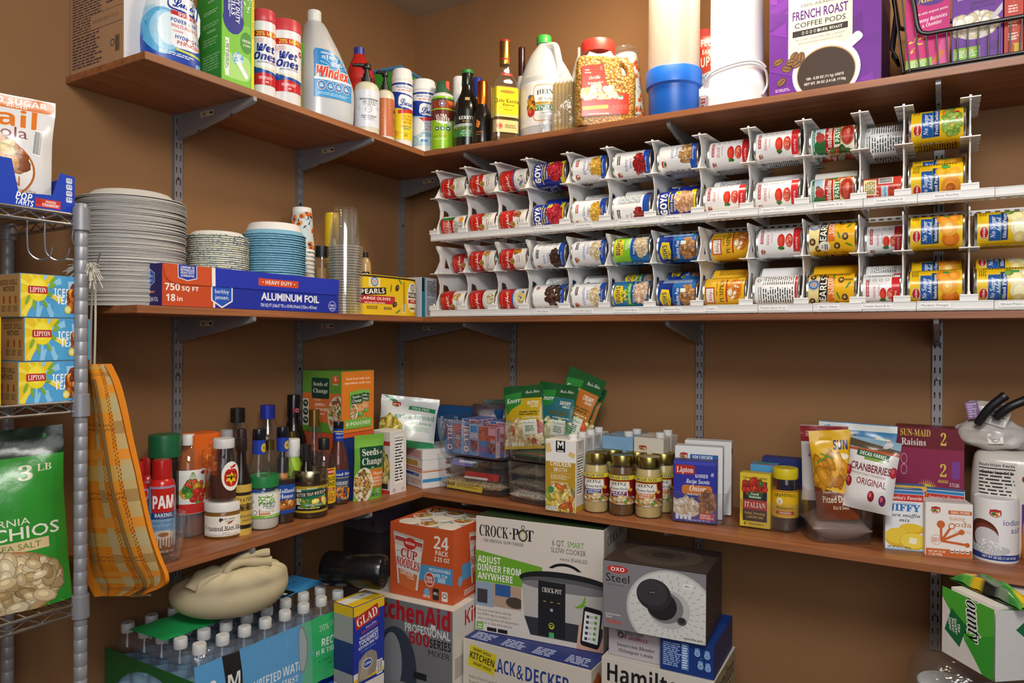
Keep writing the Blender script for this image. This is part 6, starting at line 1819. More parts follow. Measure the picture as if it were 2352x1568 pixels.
jar('vinegar_bottle', 'lime green rice vinegar bottle with white cap', 'bottle', f, [(.95, 0), (1, .02), (1, .62), (.96, .68), (.78, .74), (.74, .78)], 'plastic', 'a4c83a', [(.80, .77), (.82, .78), (.80, .98), (.74, 1)], 'e0e0de', art=a, lv=.34, rz=f.view + .2)
HOL = [(.92, 0), (1, .02), (1, .46), (.97, .52), (.8, .60), (.58, .69), (.42, .78), (.38, .90)]
HOLC = [(.46, .90), (.48, .905), (.48, .985), (.44, 1)]
for i, (x0, x1, yt, dd, lb, liq) in enumerate(((562, 627, 985, .098, 'empty clear cooking wine bottle with blue neck label', None), (619, 678, 980, .088, 'cooking wine bottle with blue neck label behind the hot sauce', '2a1410'))):
 f = fit('L', 3, x0, x1, yt, dd)
 k = 2 * PI * f.r * 1000
 a = Art(k * .5, f.h * 300, '1d4a9e'); a.text('Holland', 0, 22, 11, 'eef0f4', 50, 's').text('House', 0, 8, 11, 'eef0f4', 40, 's').rect(0, -16, a.w, 26, '7a4a2a').blobs(0, -16, 44, 22, 20, 8, ('c9782c', '8a4a1e', 'd9b06a'))
 n_ = Art(2 * PI * f.r * 480, f.h * 145, '2340a4'); n_.ell(8, -2, 9, 12, 'd6b84a').ring(8, -2, 8, '8a6f1e', .6, ry=11).lines(8, -2, 9, 8, 3, '6b5a1e')
 jar('cooking_wine_bottle', lb, 'bottle', f, HOL, 'clear_glass', 'fff', HOLC, '141722', 'gloss', a, .26, rz=f.view + .35, fill=[(.95, .02), (.97, .46)] if liq else None, fillcol=liq or 'fff', neck=(n_, .82, .47, 'neck_label'), group='blue-labelled cooking wine bottles')
f = fit('L', 3, 684, 722, 1020, .085)
jar('sauce_bottle', 'small dark bottle with black ribbed cap beside the aminos bottle', 'bottle', f, [(1, 0), (1, .5), (.9, .6), (.58, .74), (.56, .8)], 'dark_glass', 'fff', [(.6, .78), (.6, 1)], '1a1817', ribcap=.03)
f = fitb(3, 716, 771, 1006, 1172)
k = 2 * PI * f.r * 1000
a = Art(k * .6, f.h * 500, 'e3c21e'); a.rect(12, 40, 30, 16, 'c2281e').text('BRAGG', 12, 40, 7, 'f4f0e6', 30).text('LIQUID', 12, 20, 11, '1b1b1b', 42).text('AMINOS', 12, 5, 11, '1b1b1b', 44).rect(12, -10, 34, 8, 'c2281e').text('ORIGINAL', 12, -10, 4, 'f4f0e6', 24).blobs(14, -34, 30, 20, 14, 8, ('e8943a', 'd9702c', '6f9a3c'))
jar('aminos_bottle', 'clear bottle with black cap and yellow label behind the bouillon jar', 'bottle', f, [(.94, 0), (1, .015), (1, .58), (.97, .64), (.78, .74), (.52, .82), (.42, .85)], 'clear_glass', 'fff', [(.46, .84), (.47, .85), (.47, .985), (.43, 1)], '1b1a1b', art=a, lv=.34, rz=f.view + .15, fill=[(.95, .02), (.97, .24)], fillcol='1a0f0a', artm='gloss')
f = fitb(3, 752, 802, 967, 1160)
k = 2 * PI * f.r * 1000
a = Art(k * .55, f.h * 370, '33486f'); a.rect(0, a.h * .36, a.w, a.h * .26, '1f3f96').rect(0, a.h * .24, a.w, 2, 'd6b84a').text('Holland House', 6, a.h * .36, 8, 'eef0f4', a.w * .86, 's').text('SHERRY', 8, a.h * .06, 10, 'e6e4e0', 40, 's').text('COOKING WINE', 8, -a.h * .06, 5, 'd6b84a', 36).blobs(6, -a.h * .3, a.w * .8, a.h * .36, 30, 9, ('d98a3a', 'c26a22', 'e3b86a', '8a4a1e'))
n_ = Art(2 * PI * f.r * 460, f.h * 150, '2340a4'); n_.rect(0, 10, n_.w, 3, 'd6b84a').text('Holland House', 4, 4, 5, 'eef0f4', 30, 's').text('16 FL OZ', 4, -8, 4.4, 'cfd8ee', 26)
jar('cooking_wine_bottle', 'sherry cooking wine bottle with blue neck label beside the green pouches', 'bottle', f, HOL, 'clear_glass', 'fff', HOLC, '141722', 'gloss', a, .24, rz=f.view + .15, fill=[(.95, .02), (.97, .46), (.78, .6), (.4, .76)], fillcol='5a1d0e', neck=(n_, .84, .47, 'neck_label'), group='blue-labelled cooking wine bottles')
f = fitb(3, 568, 643, 1090, 1219)
k = 2 * PI * f.r * 1000
a = Art(k * .7, f.h * 450, 'ebebe6'); H = a.h
a.rect(0, -H * .44, a.w, H * .12, '7cb83a').text('NET WT 14 FL OZ', 24, -H * .44, 3.4, 'eef6e0', 30)
for q in range(60):
 a.ell(a.rn.uniform(-6, 34), a.rn.uniform(2, H * .44), 2.6, 1.5, a.rn.choice(('6fae3a', '8cc24a', '5a962c')), rot=a.rn.uniform(0, 180), n=8)
a.text("Nature's", 20, H * .12, 7, '33403a', 34, 'i').text('Promise', 20, -H * .0, 7, '33403a', 32, 'i').text('Organic', 22, -H * .09, 4.4, '4a5a4a', 22, 'n').rect(-4, -H * .27, 3, 18, 'd9702c').text('Coconut Oil', 16, -H * .22, 6, 'c9743a', 34, 's').rect(10, -H * .32, 24, 4, 'd9702c').lines(-34, H * .16, 32, 40, 9, '777').bars(-38, -H * .26, 18, 16).ring(-16, -H * .26, 6, '222', 1.4).ring(-34, H * .16, .1, '777')
jar('coconut_oil_jar', 'white coconut oil jar with green lid at the front of the shelf', 'jar', f, [(.86, 0), (.92, .02), (.97, .08), (.97, .20), (.99, .22), (.99, .70), (.95, .76), (.88, .80)], 'clear_glass', 'fff', [(.93, .79), (.96, .80), (.96, .97), (.94, 1), (.80, 1), (.78, .985)], '1f7a40', art=a, lv=.46, rz=f.view - .15, fill=[(.85, .01), (.94, .06), (.96, .2), (.97, .22), (.97, .66), (.93, .70)], fillcol='dcdad2', mfill='cloth', artm='card')
f = fitb(3, 632, 667, 1050, 1200)
k = 2 * PI * f.r * 1000
a = Art(k * .6, f.h * 340, 'c9341e'); H = a.h
a.rect(6, H * .3, a.w, H * .2, 'e8dcc0').text("FRANK'S", 6, H * .3, 5, '7a1a12', 28, 's').text('RedHot', 6, H * .02, 12, 'f4f0e6', 36, 'i', out='5a120c').ell(6, -H * .3, 15, 8, 'e8dcc0').text('ORIGINAL', 6, -H * .2, 4, '5a120c', 24)
jar('hot_sauce_bottle', 'small red hot sauce bottle with black cap beside the bouillon jar', 'bottle', f, [(.95, 0), (1, .02), (1, .50), (.9, .56), (.64, .66), (.62, .78)], 'gloss', '8a3a1c', [(.72, .77), (.74, .78), (.74, .985), (.70, 1)], '171516', art=a, lv=.24, rz=f.view + .2, colf=lambda z: 'c98a4a' if z > .52 else '8a3a1c')
f = fitb(3, 670, 753, 1076, 1192)
k = 2 * PI * f.r * 1000
a = Art(k * .72, f.h * 560, '4a3d1c'); H = a.h
a.rect(0, H * .42, a.w, H * .16, 'b59a2a').rect(8, 0, 84, H * .78, 'e3dcc4').lines(-44, 0, 18, H * .7, 14, 'b9ad8c').rect(8, -H * .3, 86, H * .2, '16130f').lines(8, -H * .3, 74, 8, 2, 'd9d2bc').blobs(12, -H * .06, 70, H * .34, 26, 18, ('5f8a34', 'd9b24a', '7aa43c', '9a4a2c', 'e3cf6a'), asp=1.7)
a.text('ORGANIC', 12, H * .41, 5, 'eef2e0', 30).rect(12, H * .34, 60, 8, '1f6b52', rot=3).rect(10, H * .22, 92, 15, '16130f', rot=6).text('BETTER THAN BOUILLON', 10, H * .22, 9, 'eee6d0', 86, 's', rot=6).rect(14, H * .1, 64, 6, '1f6b52', rot=6).rect(14, -H * .2, 50, 6, '1f6b52').text('REDUCED SODIUM', 14, -H * .2, 3.6, 'eef2e0', 44).rect(0, -H * .46, a.w, H * .08, 'b59a2a')
t = jar('bouillon_jar', 'squat dark bouillon jar with glassy gold lid at the front of the shelf', 'jar', f, [(.93, 0), (1, .03), (1, .74), (.97, .80)], 'gloss', '3a2818', [(.99, .78), (1.01, .80), (1.0, .93), (.96, .96), (.93, 1), (.90, .985)], 'a39a7a', 'metal', a, .41, rz=f.view - .1, artm='gloss')
m = MB(); lay(m, Art(16, 24, '2a2618'), cylmap(lambda v: f.r * 1.015, su=.003), 'gloss', su=.003, ox=24, oy=f.h * 860, base=.0006); m.obj('tamper_strip', t)
P0 = pos('L', Z3, 783, .105); P1 = pos('L', Z3, 858, .105)
zl = zat(P0, 783, 998)
d = P0.x - AY(695, 900, P0.y).x
dl = min(d, P0.x - XW - .004)
a = Art(80, 110, '1d2f6e'); a.rect(0, 52, 80, 6, 'd9562c')
b = Art(150, 110, 'c9502c'); b.rect(60, 0, 30, 110, '1d2f6e')
carton('rice_box', 'orange and blue box underneath the green rice pouch box', 'box', P0, P1, zl - Z3, dl, 'c9502c', a, None, b)
P0 = P0 + Vector((0, 0, zl - Z3 + .0005)); P1 = P1 + Vector((0, 0, zl - Z3 + .0005))
h = zat(P0, 783, 853) - P0.z
k, H = (P1 - P0).xy.length * 1000, h * 1000
def seeds(a, x, y, w, full=True):
 """rice pouch front, w wide"""
 q = w / 100
 a.rect(x, y, w, 140 * q, '6aa63a').rect(x, y + 60 * q, w, 20 * q, '7cb84a').rect(x + 6 * q, y + 26 * q, 84 * q, 50 * q, '1b4a34', 5 * q).poly([(x - 4 * q, y + 2 * q), (x + 16 * q, y + 2 * q), (x + 6 * q, y - 8 * q)], '1b4a34')
 a.text('Seeds', x + 0 * q, y + 39 * q, 15 * q, 'eceadf', 56 * q, 's').text('of', x + 38 * q, y + 36 * q, 7 * q, 'eceadf', 10 * q, 's').text('Change', x + 6 * q, y + 18 * q, 16 * q, 'eceadf', 72 * q, 's').ring(x + 6 * q, y - 1 * q, 6 * q, 'c9d2bc', 1.2 * q).ring(x + 6 * q, y - 1 * q, 3.4 * q, 'c9d2bc', 1.2 * q)
 a.rect(x + 22 * q, y - 24 * q, 56 * q, 44 * q, 'dc7d2a', 4 * q)
 if full:
  a.text('Organic', x + 28 * q, y - 12 * q, 8 * q, 'f4ead6', 38 * q, 's').text('QUINOA &', x + 26 * q, y - 24 * q, 5.4 * q, 'f4ead6', 34 * q).text('BROWN RICE', x + 28 * q, y - 32 * q, 5.4 * q, 'f4ead6', 40 * q).text('WITH GARLIC', x + 26 * q, y - 40 * q, 4 * q, 'f4ead6', 34 * q)
 a.ell(x - 22 * q, y - 38 * q, 30 * q, 42 * q, 'e6e2da', 22).blobs(x - 24 * q, y - 38 * q, 52 * q, 72 * q, 110, 5 * q, ('d2b06a', 'c29a4a', 'e3cb8c', '8a6a2c', 'b3542c', '3f5f2a'), asp=1.9).rect(x + 30 * q, y - 56 * q, 18 * q, 14 * q, '8cc06a').ell(x + 12 * q, y - 64 * q, 4 * q, 4 * q, '2f6b34').ell(x + 24 * q, y - 64 * q, 4 * q, 4 * q, '3f7fae')
 return a
a = Art(k, H, 'dc7d2a')
a.text('Real food with real', 0, H * .38, 6, 'f4ead6', k * .72, 's').text('ingredients made easy.', 0, H * .31, 6, 'f4ead6', k * .82, 's')
p_ = Art(100, 140); seeds(p_, 0, 0, 100)
a.paste(p_, k * .17, H * .0, .5, -6).paste(p_, -k * .06, -H * .04, .58, 4).rect(0, -H * .36, k * .84, H * .15, '7cb84a').text('6 POUCHES', 0, -H * .36, 10, 'f0f4e4', k * .74).poly([(10, -H * .29), (22, -H * .24), (34, -H * .29)], '7cb84a')
b = Art(dl * 1000, H, 'cf6a30'); kb = dl * 1000
b.rect(0, H * .32, kb, H * .36, '5f8f34').rect(0, -H * .42, kb, H * .16, '5f8f34').rect(-kb * .03, H * .22, kb * .46, H * .34, '163a2c', 5).text('Seeds of', -kb * .03, H * .29, 12, 'd9d6c8', kb * .38, 's').text('Change', -kb * .03, H * .18, 13, 'd9d6c8', kb * .38, 's').ell(kb * .36, H * .36, 15, c='d9562c').text('6', kb * .36, H * .38, 13, 'e6ddd0', 8).text('POUCHES', kb * .36, H * .29, 4, 'e6ddd0', 22)
b.text('Organic', -kb * .1, H * .03, 5, 'e6ddd0', 28, 'n').text('QUINOA &', -kb * .04, -H * .05, 8, 'eee6da', kb * .26).text('BROWN RICE', 0, -H * .13, 8, 'eee6da', kb * .34).text('WITH GARLIC', -kb * .04, -H * .2, 5, 'eee6da', kb * .25).ell(kb * .42, -H * .22, kb * .26, H * .32, 'd2cfc8', 24).blobs(kb * .42, -H * .22, kb * .46, H * .56, 90, 7, ('c29a5a', 'b08a4a', 'd9b87a', '7a5a2c', '3f5f2a', 'b34a24'), asp=1.9).rect(-kb * .42, -H * .18, kb * .16, H * .44, 'c9c9b8')
for q in range(3):
 b.ell(-kb * .42, -H * .04 - q * H * .14, 11, 11, '163a2c').text('8g', -kb * .42, -H * .03 - q * H * .14, 6, 'd9d6c8', 10)
carton('rice_pouch_box', 'large orange and green box of rice pouches on the back of the shelf', 'box', P0, P1, h, dl, '5f8f34', a, None, b)
p_ = Art(100, 155); p_.rect(0, 0, 100, 155, '79b53f'); seeds(p_, 0, -2, 100)
for i, (bl, br, yt, lb) in enumerate((((811, 1152), (876, 1141), 997, 'green rice pouch standing at the shelf front'), ((794, 1147), (858, 1139), 1003, 'green rice pouch half hidden behind the other pouch'))):
 A_, B_ = AZ(*bl, Z3), AZ(*br, Z3)
 if i:
  A_ += Vector((-.022, .01, 0)); B_ += Vector((-.022, .01, 0))
 c = (A_ + B_) / 2
 w = (B_ - A_).xy.length * 1.04
 rz = math.atan2(B_.y - A_.y, B_.x - A_.x)
 hh = zat(c, (bl[0] + br[0]) / 2, yt) - Z3
 pouch('rice_pouch', lb, 'pouch', w, hh, .026, p_, TM(c + Vector((-math.sin(-rz) * 0, 0, .0008)), rz, .05 if not i else .03), '79b53f', group='green rice pouches', seed=i, bot=.7)
P0, P1 = AZ(896, 1137, Z3), AZ(933, 1127, Z3)
h = zat(P0, 896, 992) - Z3
a = Art(60, 165, 'e3e0dc'); nutri(a, 2, 8, 34, 130); a.ring(-16, -74, 5, '333', 1.4).ring(18, -74, 4, '333', 1)
b = Art(100, 165, 'dad3c6'); b.rect(0, 52, 100, 12, 'b8382e').blobs(18, -20, 50, 70, 40, 18, ('d9b85a', 'c9a23c', 'e6d08a', '5f8a34'), asp=2.2).rect(20, -62, 40, 14, '33302e').rect(0, -78, 100, 12, 'c23a2a')
carton('pasta_box', 'upright white pasta box showing its nutrition facts near the inner corner', 'box', P0, P1, h, .085, 'e6e2dc', a, None, b)
Pb0, Pb1 = P0 + Vector((-.1, .03, 0)), P1 + Vector((-.1, .03, 0))
P0, P1 = AZ(921, 1105.5, Z3), AZ(970, 1123, Z3)
a = Art(100, 60, 'e0dcd8'); a.rect(0, 28, 100, 5, 'd9703a').rect(-6, 14, 80, 10, '2a4aa0').text('READY', 20, 14, 4, 'e6e6ee', 20).text('lasagna', 4, -4, 13, 'b5603c', 78, 'n').lines(6, -18, 70, 8, 2, 'b5867a')
b = Art(60, 60, 'e3e0dc'); b.rect(0, 28, 60, 5, 'd9703a').rect(0, -4, 60, 12, '3f8fc8'); seal(b, 4, 16, .8)
b2 = Art(60, 40, 'e3e0dc'); seal(b2, 4, 2, .9)
a2 = Art(100, 40, 'e3dcd8'); a2.rect(-2, 4, 60, 22, 'c9922a').lines(-2, 4, 56, 18, 7, 'e0b85a').rect(0, -16, 100, 6, 'd9703a')
a3 = Art(100, 40, 'e0cdc8'); a3.rect(0, 0, 84, 30, 'd9a59c').lines(0, 0, 70, 24, 6, 'c98a80')
dsd = .20
t1 = carton('lasagna_box', 'lasagna box with blue stripe, bottommost of its stack in the corner', 'box', P0, P1, .058, dsd, 'e3e0dc', a, b, group='lasagna boxes in one stack')
for zz, hh, aa, bb, lb in ((.0585, .034, a2, b2, 'lasagna box with yellow window, middle of its stack in the corner'), (.093, .034, a3, None, 'pale pink panelled box, topmost of the lasagna stack in the corner')):
 carton('lasagna_box', lb, 'box', P0 + Vector((0, 0, zz)), P1 + Vector((0, 0, zz)), hh, dsd, 'e3e0dc', aa, bb, group='lasagna boxes in one stack')
a = Art(150, 150, 'e3e5e3'); a.rect(0, -66, 150, 20, '2f8f5a').blobs(-48, -30, 60, 70, 60, 12, ('c9b04a', 'b59a34', 'dcc870', '8a7a2a'), asp=2.4).text('extra broad', 16, 14, 15, '4fa06a', 104, 'n').text('ribbons', 38, -4, 9, '4fa06a', 50, 'n').lines(30, -22, 70, 14, 3, 'a9d0b4').rect(34, 38, 70, 13, '2f8f5a', rot=-3).text('YOLK-FREE', 30, 38, 7, 'e6f2e8', 46, rot=-3).poly([(-70, 74), (-50, 74), (-30, 58), (-44, 56)], '2f8f5a')
seal(a, -34, 48, 1.3)
c = pos('L', Z3 + .130, 930, .10)
pouch('noodle_bag', 'white bag of broad egg noodles lying on the boxes in the corner', 'bag', .195, .17, .07, a, TM(c, .62, -.25, .10), 'dfe2e0', seed=9, wr=.005)
# ================================================================ lowest shelf, right wall
def beanmat(name, c1, c2, sc=170):
 m_, nt, b_ = nodes(name)
 tc = nt.nodes.new('ShaderNodeTexCoord'); vo = nt.nodes.new('ShaderNodeTexVoronoi'); vo.inputs['Scale'].default_value = sc
 rp = nt.nodes.new('ShaderNodeValToRGB'); rp.color_ramp.elements[0].color = (*lin(c1), 1); rp.color_ramp.elements[1].color = (*lin(c2), 1)
 rp.color_ramp.elements[0].position, rp.color_ramp.elements[1].position = .25, .7
 bp = nt.nodes.new('ShaderNodeBump'); bp.inputs['Strength'].default_value = .8; bp.inputs['Distance'].default_value = .004; bp.invert = True
 nt.links.new(tc.outputs['Object'], vo.inputs['Vector']); nt.links.new(vo.outputs['Distance'], rp.inputs[0]); nt.links.new(rp.outputs[0], b_.inputs['Base Color'])
 nt.links.new(vo.outputs['Distance'], bp.inputs['Height']); nt.links.new(bp.outputs['Normal'], b_.inputs['Normal']); b_.inputs['Roughness'].default_value = .25
 MATS[name] = m_
beanmat('dry_peas', 'd6c49c', '9a845c', 120); beanmat('dark_beans', '4a3834', '2a1d1c', 150); beanmat('lentils', '8a7f66', '5a5040', 260); beanmat('white_beans', 'd9d0c0', 'a89c88', 150)
def binat(label, A_, B_, d, h, z=Z3, taper=.05):
 """acrylic bin whose front foot runs A_ -> B_"""
 c = (A_ + B_) / 2
 w = (B_ - A_).xy.length
 rz = math.atan2(B_.y - A_.y, B_.x - A_.x)
 c = c + Vector((-math.sin(rz), math.cos(rz), 0)) * d / 2
 c.z = z
 t = thing('acrylic_bin', label, 'bin', c, rz)
 m = MB(); tub(m, w * 1.04, d, h, 'fff', 'clear_plastic', taper); m.obj('bin_body', t)
 return c, rz, w
def lying(name, label, cat, c, rz, w, d, t, col, m='film', art=None, group=None, seed=0, tilt=0, roll=0):
 """a filled bag lying on its back at c"""
 M = TM(c, rz) @ Matrix.Rotation(roll, 4, 'Y') @ Matrix.Translation((0, -d / 2, t / 2)) @ Matrix.Rotation(-PI / 2 + tilt, 4, 'X')
 return pouch(name, label, cat, w, d, t, art, M, col, m=m, group=group, seed=seed, wr=.003)
A_, B_ = AZ(994, 1119, Z3), AZ(1150, 1147, Z3)
c, rz, w = binat('lower clear bin of bagged beans by the corner', A_, B_, .24, .112)
zb = Z3 + .0035
BG = 'bags of dry beans in the clear bins'
a = Art(230, 110, 'd9c020'); a.rect(0, 22, 230, 16, 'c9701e').text('GOYA', -86, 22, 11, '1d1a16', 40).lines(20, 22, 130, 10, 1, '6b4a12').lines(-10, -16, 190, 50, 8, '7a6a14')
F0 = Matrix.Rotation(rz, 3, 'Z')
def loc(x, y, z):
 return c + F0 @ Vector((x, y, 0)) + Vector((0, 0, z - c.z))
lying('bean_bag', 'bag of chickpeas with yellow label, bottommost in the lower corner bin', 'bag', loc(0, -.005, zb), rz, w * .9, .19, .040, 'd6c49c', 'dry_peas', None, BG, 1)
m = MB(); lay(m, Art(150, 26, 'd9c020').rect(-58, 3, 30, 12, '2a221c').text('GOYA', -58, 3, 7, 'd9c020', 22).lines(14, 3, 96, 16, 4, '7a6a14'), plane((0, 0, 0), (1, 0, 0), (0, 0, 1)), 'film', base=.0004)
o = m.obj('bag_label', bpy.data.objects['bean_bag']); o.matrix_world = TM(loc(-.02, -.101, zb + .014), rz, -.25)
lying('bean_bag', 'bag of dark lentils with red label in the lower corner bin', 'bag', loc(.03, -.0, zb + .034), rz + .1, w * .72, .18, .036, '5a4a48', 'dark_beans', Art(200, 150).rect(10, -50, 110, 46, 'b8201e').rect(-20, -64, 100, 12, 'd9d9d6').lines(-20, -64, 90, 10, 3, '555'), BG, 2, 0, .06)
lying('bean_bag', 'bag of small dark beans at the left of the lower corner bin', 'bag', loc(-.055, -.0, zb + .040), rz - .1, w * .5, .17, .032, '4a3834', 'dark_beans', None, BG, 3, 0, -.05)
lying('bean_bag', 'bag of black beans with violet and white label, topmost in the lower corner bin', 'bag', loc(-.0, -.0, zb + .071), rz, w * .82, .17, .030, '33302e', 'dark_beans', Art(220, 150).rect(-50, -40, 110, 34, '5f5fae').rect(-52, -10, 130, 26, 'd6d6dc').text('beans', -30, -10, 12, '33406e', 60).rect(60, -30, 50, 40, '8a8a88'), BG, 4, 0, .03)
def strip(aa, x, y, z, turn, tiltx, nm, host):
 m = MB(); lay(m, aa, plane((0, 0, 0), (1, 0, 0), (0, 0, 1)), 'film', base=.0006)
 o = m.obj('bag_label', host); o.matrix_world = TM(loc(x, y, z), rz + turn, tiltx)
BB = [o for o in bpy.data.objects if o.name.startswith('bean_bag')]
strip(Art(130, 22, 'b8201e').rect(-20, -8, 90, 7, 'd9d9d6'), .045, -.094, zb + .052, .1, -.3, '', BB[1])
strip(Art(110, 20, '6a68b8').rect(10, 4, 70, 8, 'd6d6dc').rect(44, -4, 20, 14, '4a4a4a'), -.03, -.089, zb + .086, 0, -.35, '', BB[3])
zu = Z3 + .1125
A2, B2 = A_ + F0 @ Vector((-.006, .004, 0)), B_ + F0 @ Vector((.004, .004, 0))
c, rz, w = binat('upper clear bin of gelatin boxes stacked by the corner', A2, B2, .235, .118, zu)
F0 = Matrix.Rotation(rz, 3, 'Z')
zb = zu + .0035
JG = 'gelatin boxes in the upper corner bin'
def jello(bg, c2, band, turn=0):
 a = Art(68, 86, bg); a.rect(0, -20, 68, 46, c2)
 a.rect(-14, 0, 26, 84, '3f6fb0').text('JELL-O', -14, 2, 19, 'f0e9e6', 74, 'b', rot=-90, out='a8283a') if turn == 0 else a.text('JELL-O', 0, -22, 15, 'b32430', 58, 'b', rot=180)
 return a.rect(18, 30, 28, 20, band).blobs(20, -18, 22, 34, 10, 12, ('8a4a4a', 'a8566a', '6b3036')).lines(24, 4, 20, 12, 3, 'e3d6d6')
JT = Art(68, 24, '2f7cc4'); JT.rect(0, 4, 60, 6, 'c92f3a').rect(0, -4, 50, 5, 'e9e9ee')
JE = Art(24, 86, 'd9a3b4'); JE.lines(0, 22, 18, 36, 7, '4a2a34').bars(0, -22, 16, 34)
jw = .070
specs = [(-.086, -.085, 0, jello('7a3a44', '3f7cc0', 'b8323c'), 'gelatin box, leftmost at the front of the upper bin', '2f7cc4'), (-.012, -.088, 0, jello('c9c4cc', '5f9fd8', '3f8fd0'), 'chocolate-pictured gelatin box at the front middle of the upper bin', '4f9ad4'),
         (.066, -.092, -.12, jello('b8482c', '2f6cb4', 'd9a3b4', 1), 'upside-down gelatin box at the front right of the upper bin', 'd9a3b4'), (.074, -.058, -.1, jello('b8482c', '2f6cb4', 'd9a3b4', 1), 'pink-ended gelatin box behind the upside-down one', 'd9a3b4')]
for k in range(8):
 specs.append(((-.055, .06)[k % 2], -.038 + .026 * (k // 2), .04 * (k % 3) - .04, jello('c9c4cc', '3f7cc0', 'b8323c'), 'blue and red topped gelatin box in the rows behind, %s pair from the front, %s' % (('first', 'second', 'third', 'last')[k // 2], ('left', 'right')[k % 2]), '2f7cc4'))
for i, (x, y, dr, fr, lb, bd) in enumerate(specs):
 q0 = loc(x - jw / 2, y, zb); q1 = loc(x + jw / 2, y, zb)
 if i >= 4:
  q0.z = q1.z = zb
 carton('gelatin_box', lb, 'box', q0, q1, .098 + (.012 if i >= 4 else .004 * (i % 2)), .022, bd, fr, JE, None, JT, JG)
P0, P1 = pos('R', Z3, 1000, .272), pos('R', Z3, 1150, .272)
a = Art(200, 100, '24548a'); a.text('Family Size Bags', 0, 26, 17, 'b9d0e6', 170)
carton('tea_bag_box', 'blue family size tea bag box behind the gelatin boxes', 'box', P0, P1, zat(P0, 1050, 930) - Z3, .045, '24548a', a)
for x0, x1, yt, col, sd, lb in ((1085, 1190, 928, '3a1a22', 1, 'dark red bag behind the gelatin boxes'), (1110, 1200, 918, '1f3f22', 2, 'dark green bag by the wall behind the noodle packets')):
 f = fit('R', 3, x0, x1, yt, .275 if sd == 1 else .30)
 pouch('snack_bag', lb, 'bag', f.r * 2, f.h, .03, Art(100, 120).lines(0, 20, 80, 20, 3, 'b3463a' if sd == 1 else '4f9a4a'), TM(f.P + Vector((0, 0, .001)), f.view), col, seed=sd)
A_, B_ = AZ(1157, 1151, Z3), AZ(1250, 1168, Z3)
c, rz, w = binat('lower clear bin of peas and lentils beside the chicken broth', A_, B_, .24, .125)
F0 = Matrix.Rotation(rz, 3, 'Z'); zb = Z3 + .0035
lying('bean_bag', 'bag of blackeyed peas, bottommost in the bin beside the broth', 'bag', loc(0, -.01, zb), rz, w * .9, .19, .038, 'd9d0c0', 'white_beans', None, BG, 6)
lying('bean_bag', 'bag of green-grey lentils in the middle of the bin beside the broth', 'bag', loc(0, -.01, zb + .034), rz, w * .88, .19, .036, '8a7f66', 'lentils', None, BG, 7, 0, .04)
lying('bean_bag', 'bag of brown rice with blue stripe, topmost in the bin beside the broth', 'bag', loc(-.01, -.01, zb + .068), rz, w * .84, .18, .034, 'a08a70', 'lentils', Art(120, 160).rect(0, -52, 120, 14, '4a9ab4').rect(10, -26, 100, 36, 'c9c4b8'), BG, 8, 0, -.03)
zu = Z3 + .1255
c, rz, w = binat('upper clear bin of noodle packets beside the chicken broth', A_ + F0 @ Vector((-.006, .006, 0)), B_ + F0 @ Vector((.006, .006, 0)), .235, .118, zu)
zb = zu + .0035
lying('noodle_packet', 'green and brown noodle packet lying in the upper noodle bin', 'packet', loc(0, -.005, zb), rz, w * .88, .17, .026, '2f5a34', 'film', Art(100, 100, '7a4a34').rect(0, -30, 100, 30, '2f5a34'), 'noodle side dish packets', 11)
def knorr(main, t1, t2, foods):
 a = Art(110, 165, '1f5a2c'); a.rect(0, -6, 104, 110, main).poly([(-52, 60), (-4, 66), (-4, 34), (-28, 22), (-46, 6), (-52, 30)], '2f8a3a').text('Knorr', -26, 44, 13, 'eef2ea', 42, 'i', rot=4).text('Pasta Sides', 26, 66, 8, 'eef2ea', 38, 'c', rot=3).text(t1, 30, 36, 9, 'f4efe0', 30).text(t2, 34, 27, 5, 'f4efe0', 20).lines(20, 10, 58, 12, 2, '6b5a1e').lines(24, -1, 46, 4, 1, 'eee6c0')
 a.blobs(0, -46, 100, 64, 90, 15, foods, asp=2.0, ellip=False).rect(20, -26, 40, 38, 'e3ead9', rot=3).text('Our Promise', 20, -14, 5, '2f5a34', 32, 'c').lines(22, -30, 28, 16, 4, '4a6a4a').rect(0, -79, 110, 8, main)
 for q in range(4):
  a.rect(-30 + q * 9, -70, 7, 10, 'e3e9d9', 1.5)
 return a
KN = 'noodle side dish packets'
kb = knorr('c9a81e', 'BUTTER', 'FLAVOR', ('dcc796', 'e6d6ae', 'c9aa6a', 'd9bd84', 'a8442c'))
kc = knorr('c4742a', 'CREAMY', 'CHICKEN', ('e0c04a', 'ecd884', 'd9a83a', 'c9542c'))
kg = knorr('2f6f7a', 'SAVORY', 'GARLIC', ('dcd0a0', 'c9b87a', '3f7f4a'))
def stand(label, kart, px, x0, x1, yb, yt, Y, lean=.0, turn=0, seed=0, col='2f6b34', tilt=-.12, z=None):
 """packet standing on the level z, its centre at column px and depth Y"""
 P = AY(px, (yb + yt) / 2, Y)
 P.z = zat(P, px, yb) if z is None else z
 wd = fit('R', 3, x0, x1, yt, Y - YF).r * 2
 hh = zat(P, px, yt) - P.z
 pouch('noodle_packet', label, 'packet', wd, hh / math.cos(lean), .022, kart, TM(P, turn, tilt, lean), col, group=KN, seed=seed, wr=.0025, bot=.3)
stand('butter noodle packet in front, standing in the upper noodle bin', kb, 1206, 1144, 1248, 1043, 886, 1.925, -.10, .05, 21, '1f6a30', z=zb + .027)
stand('teal noodle packet just behind the butter one', kg, 1262, 1212, 1312, 1043, 880, 1.962, .10, 0, 22, '1f5a34', z=zb + .027)
stand('orange creamy noodle packet leaning to the right', kc, 1283, 1236, 1332, 1035, 856, 1.995, .36, .0, 23, '14401f', z=zb + .027)
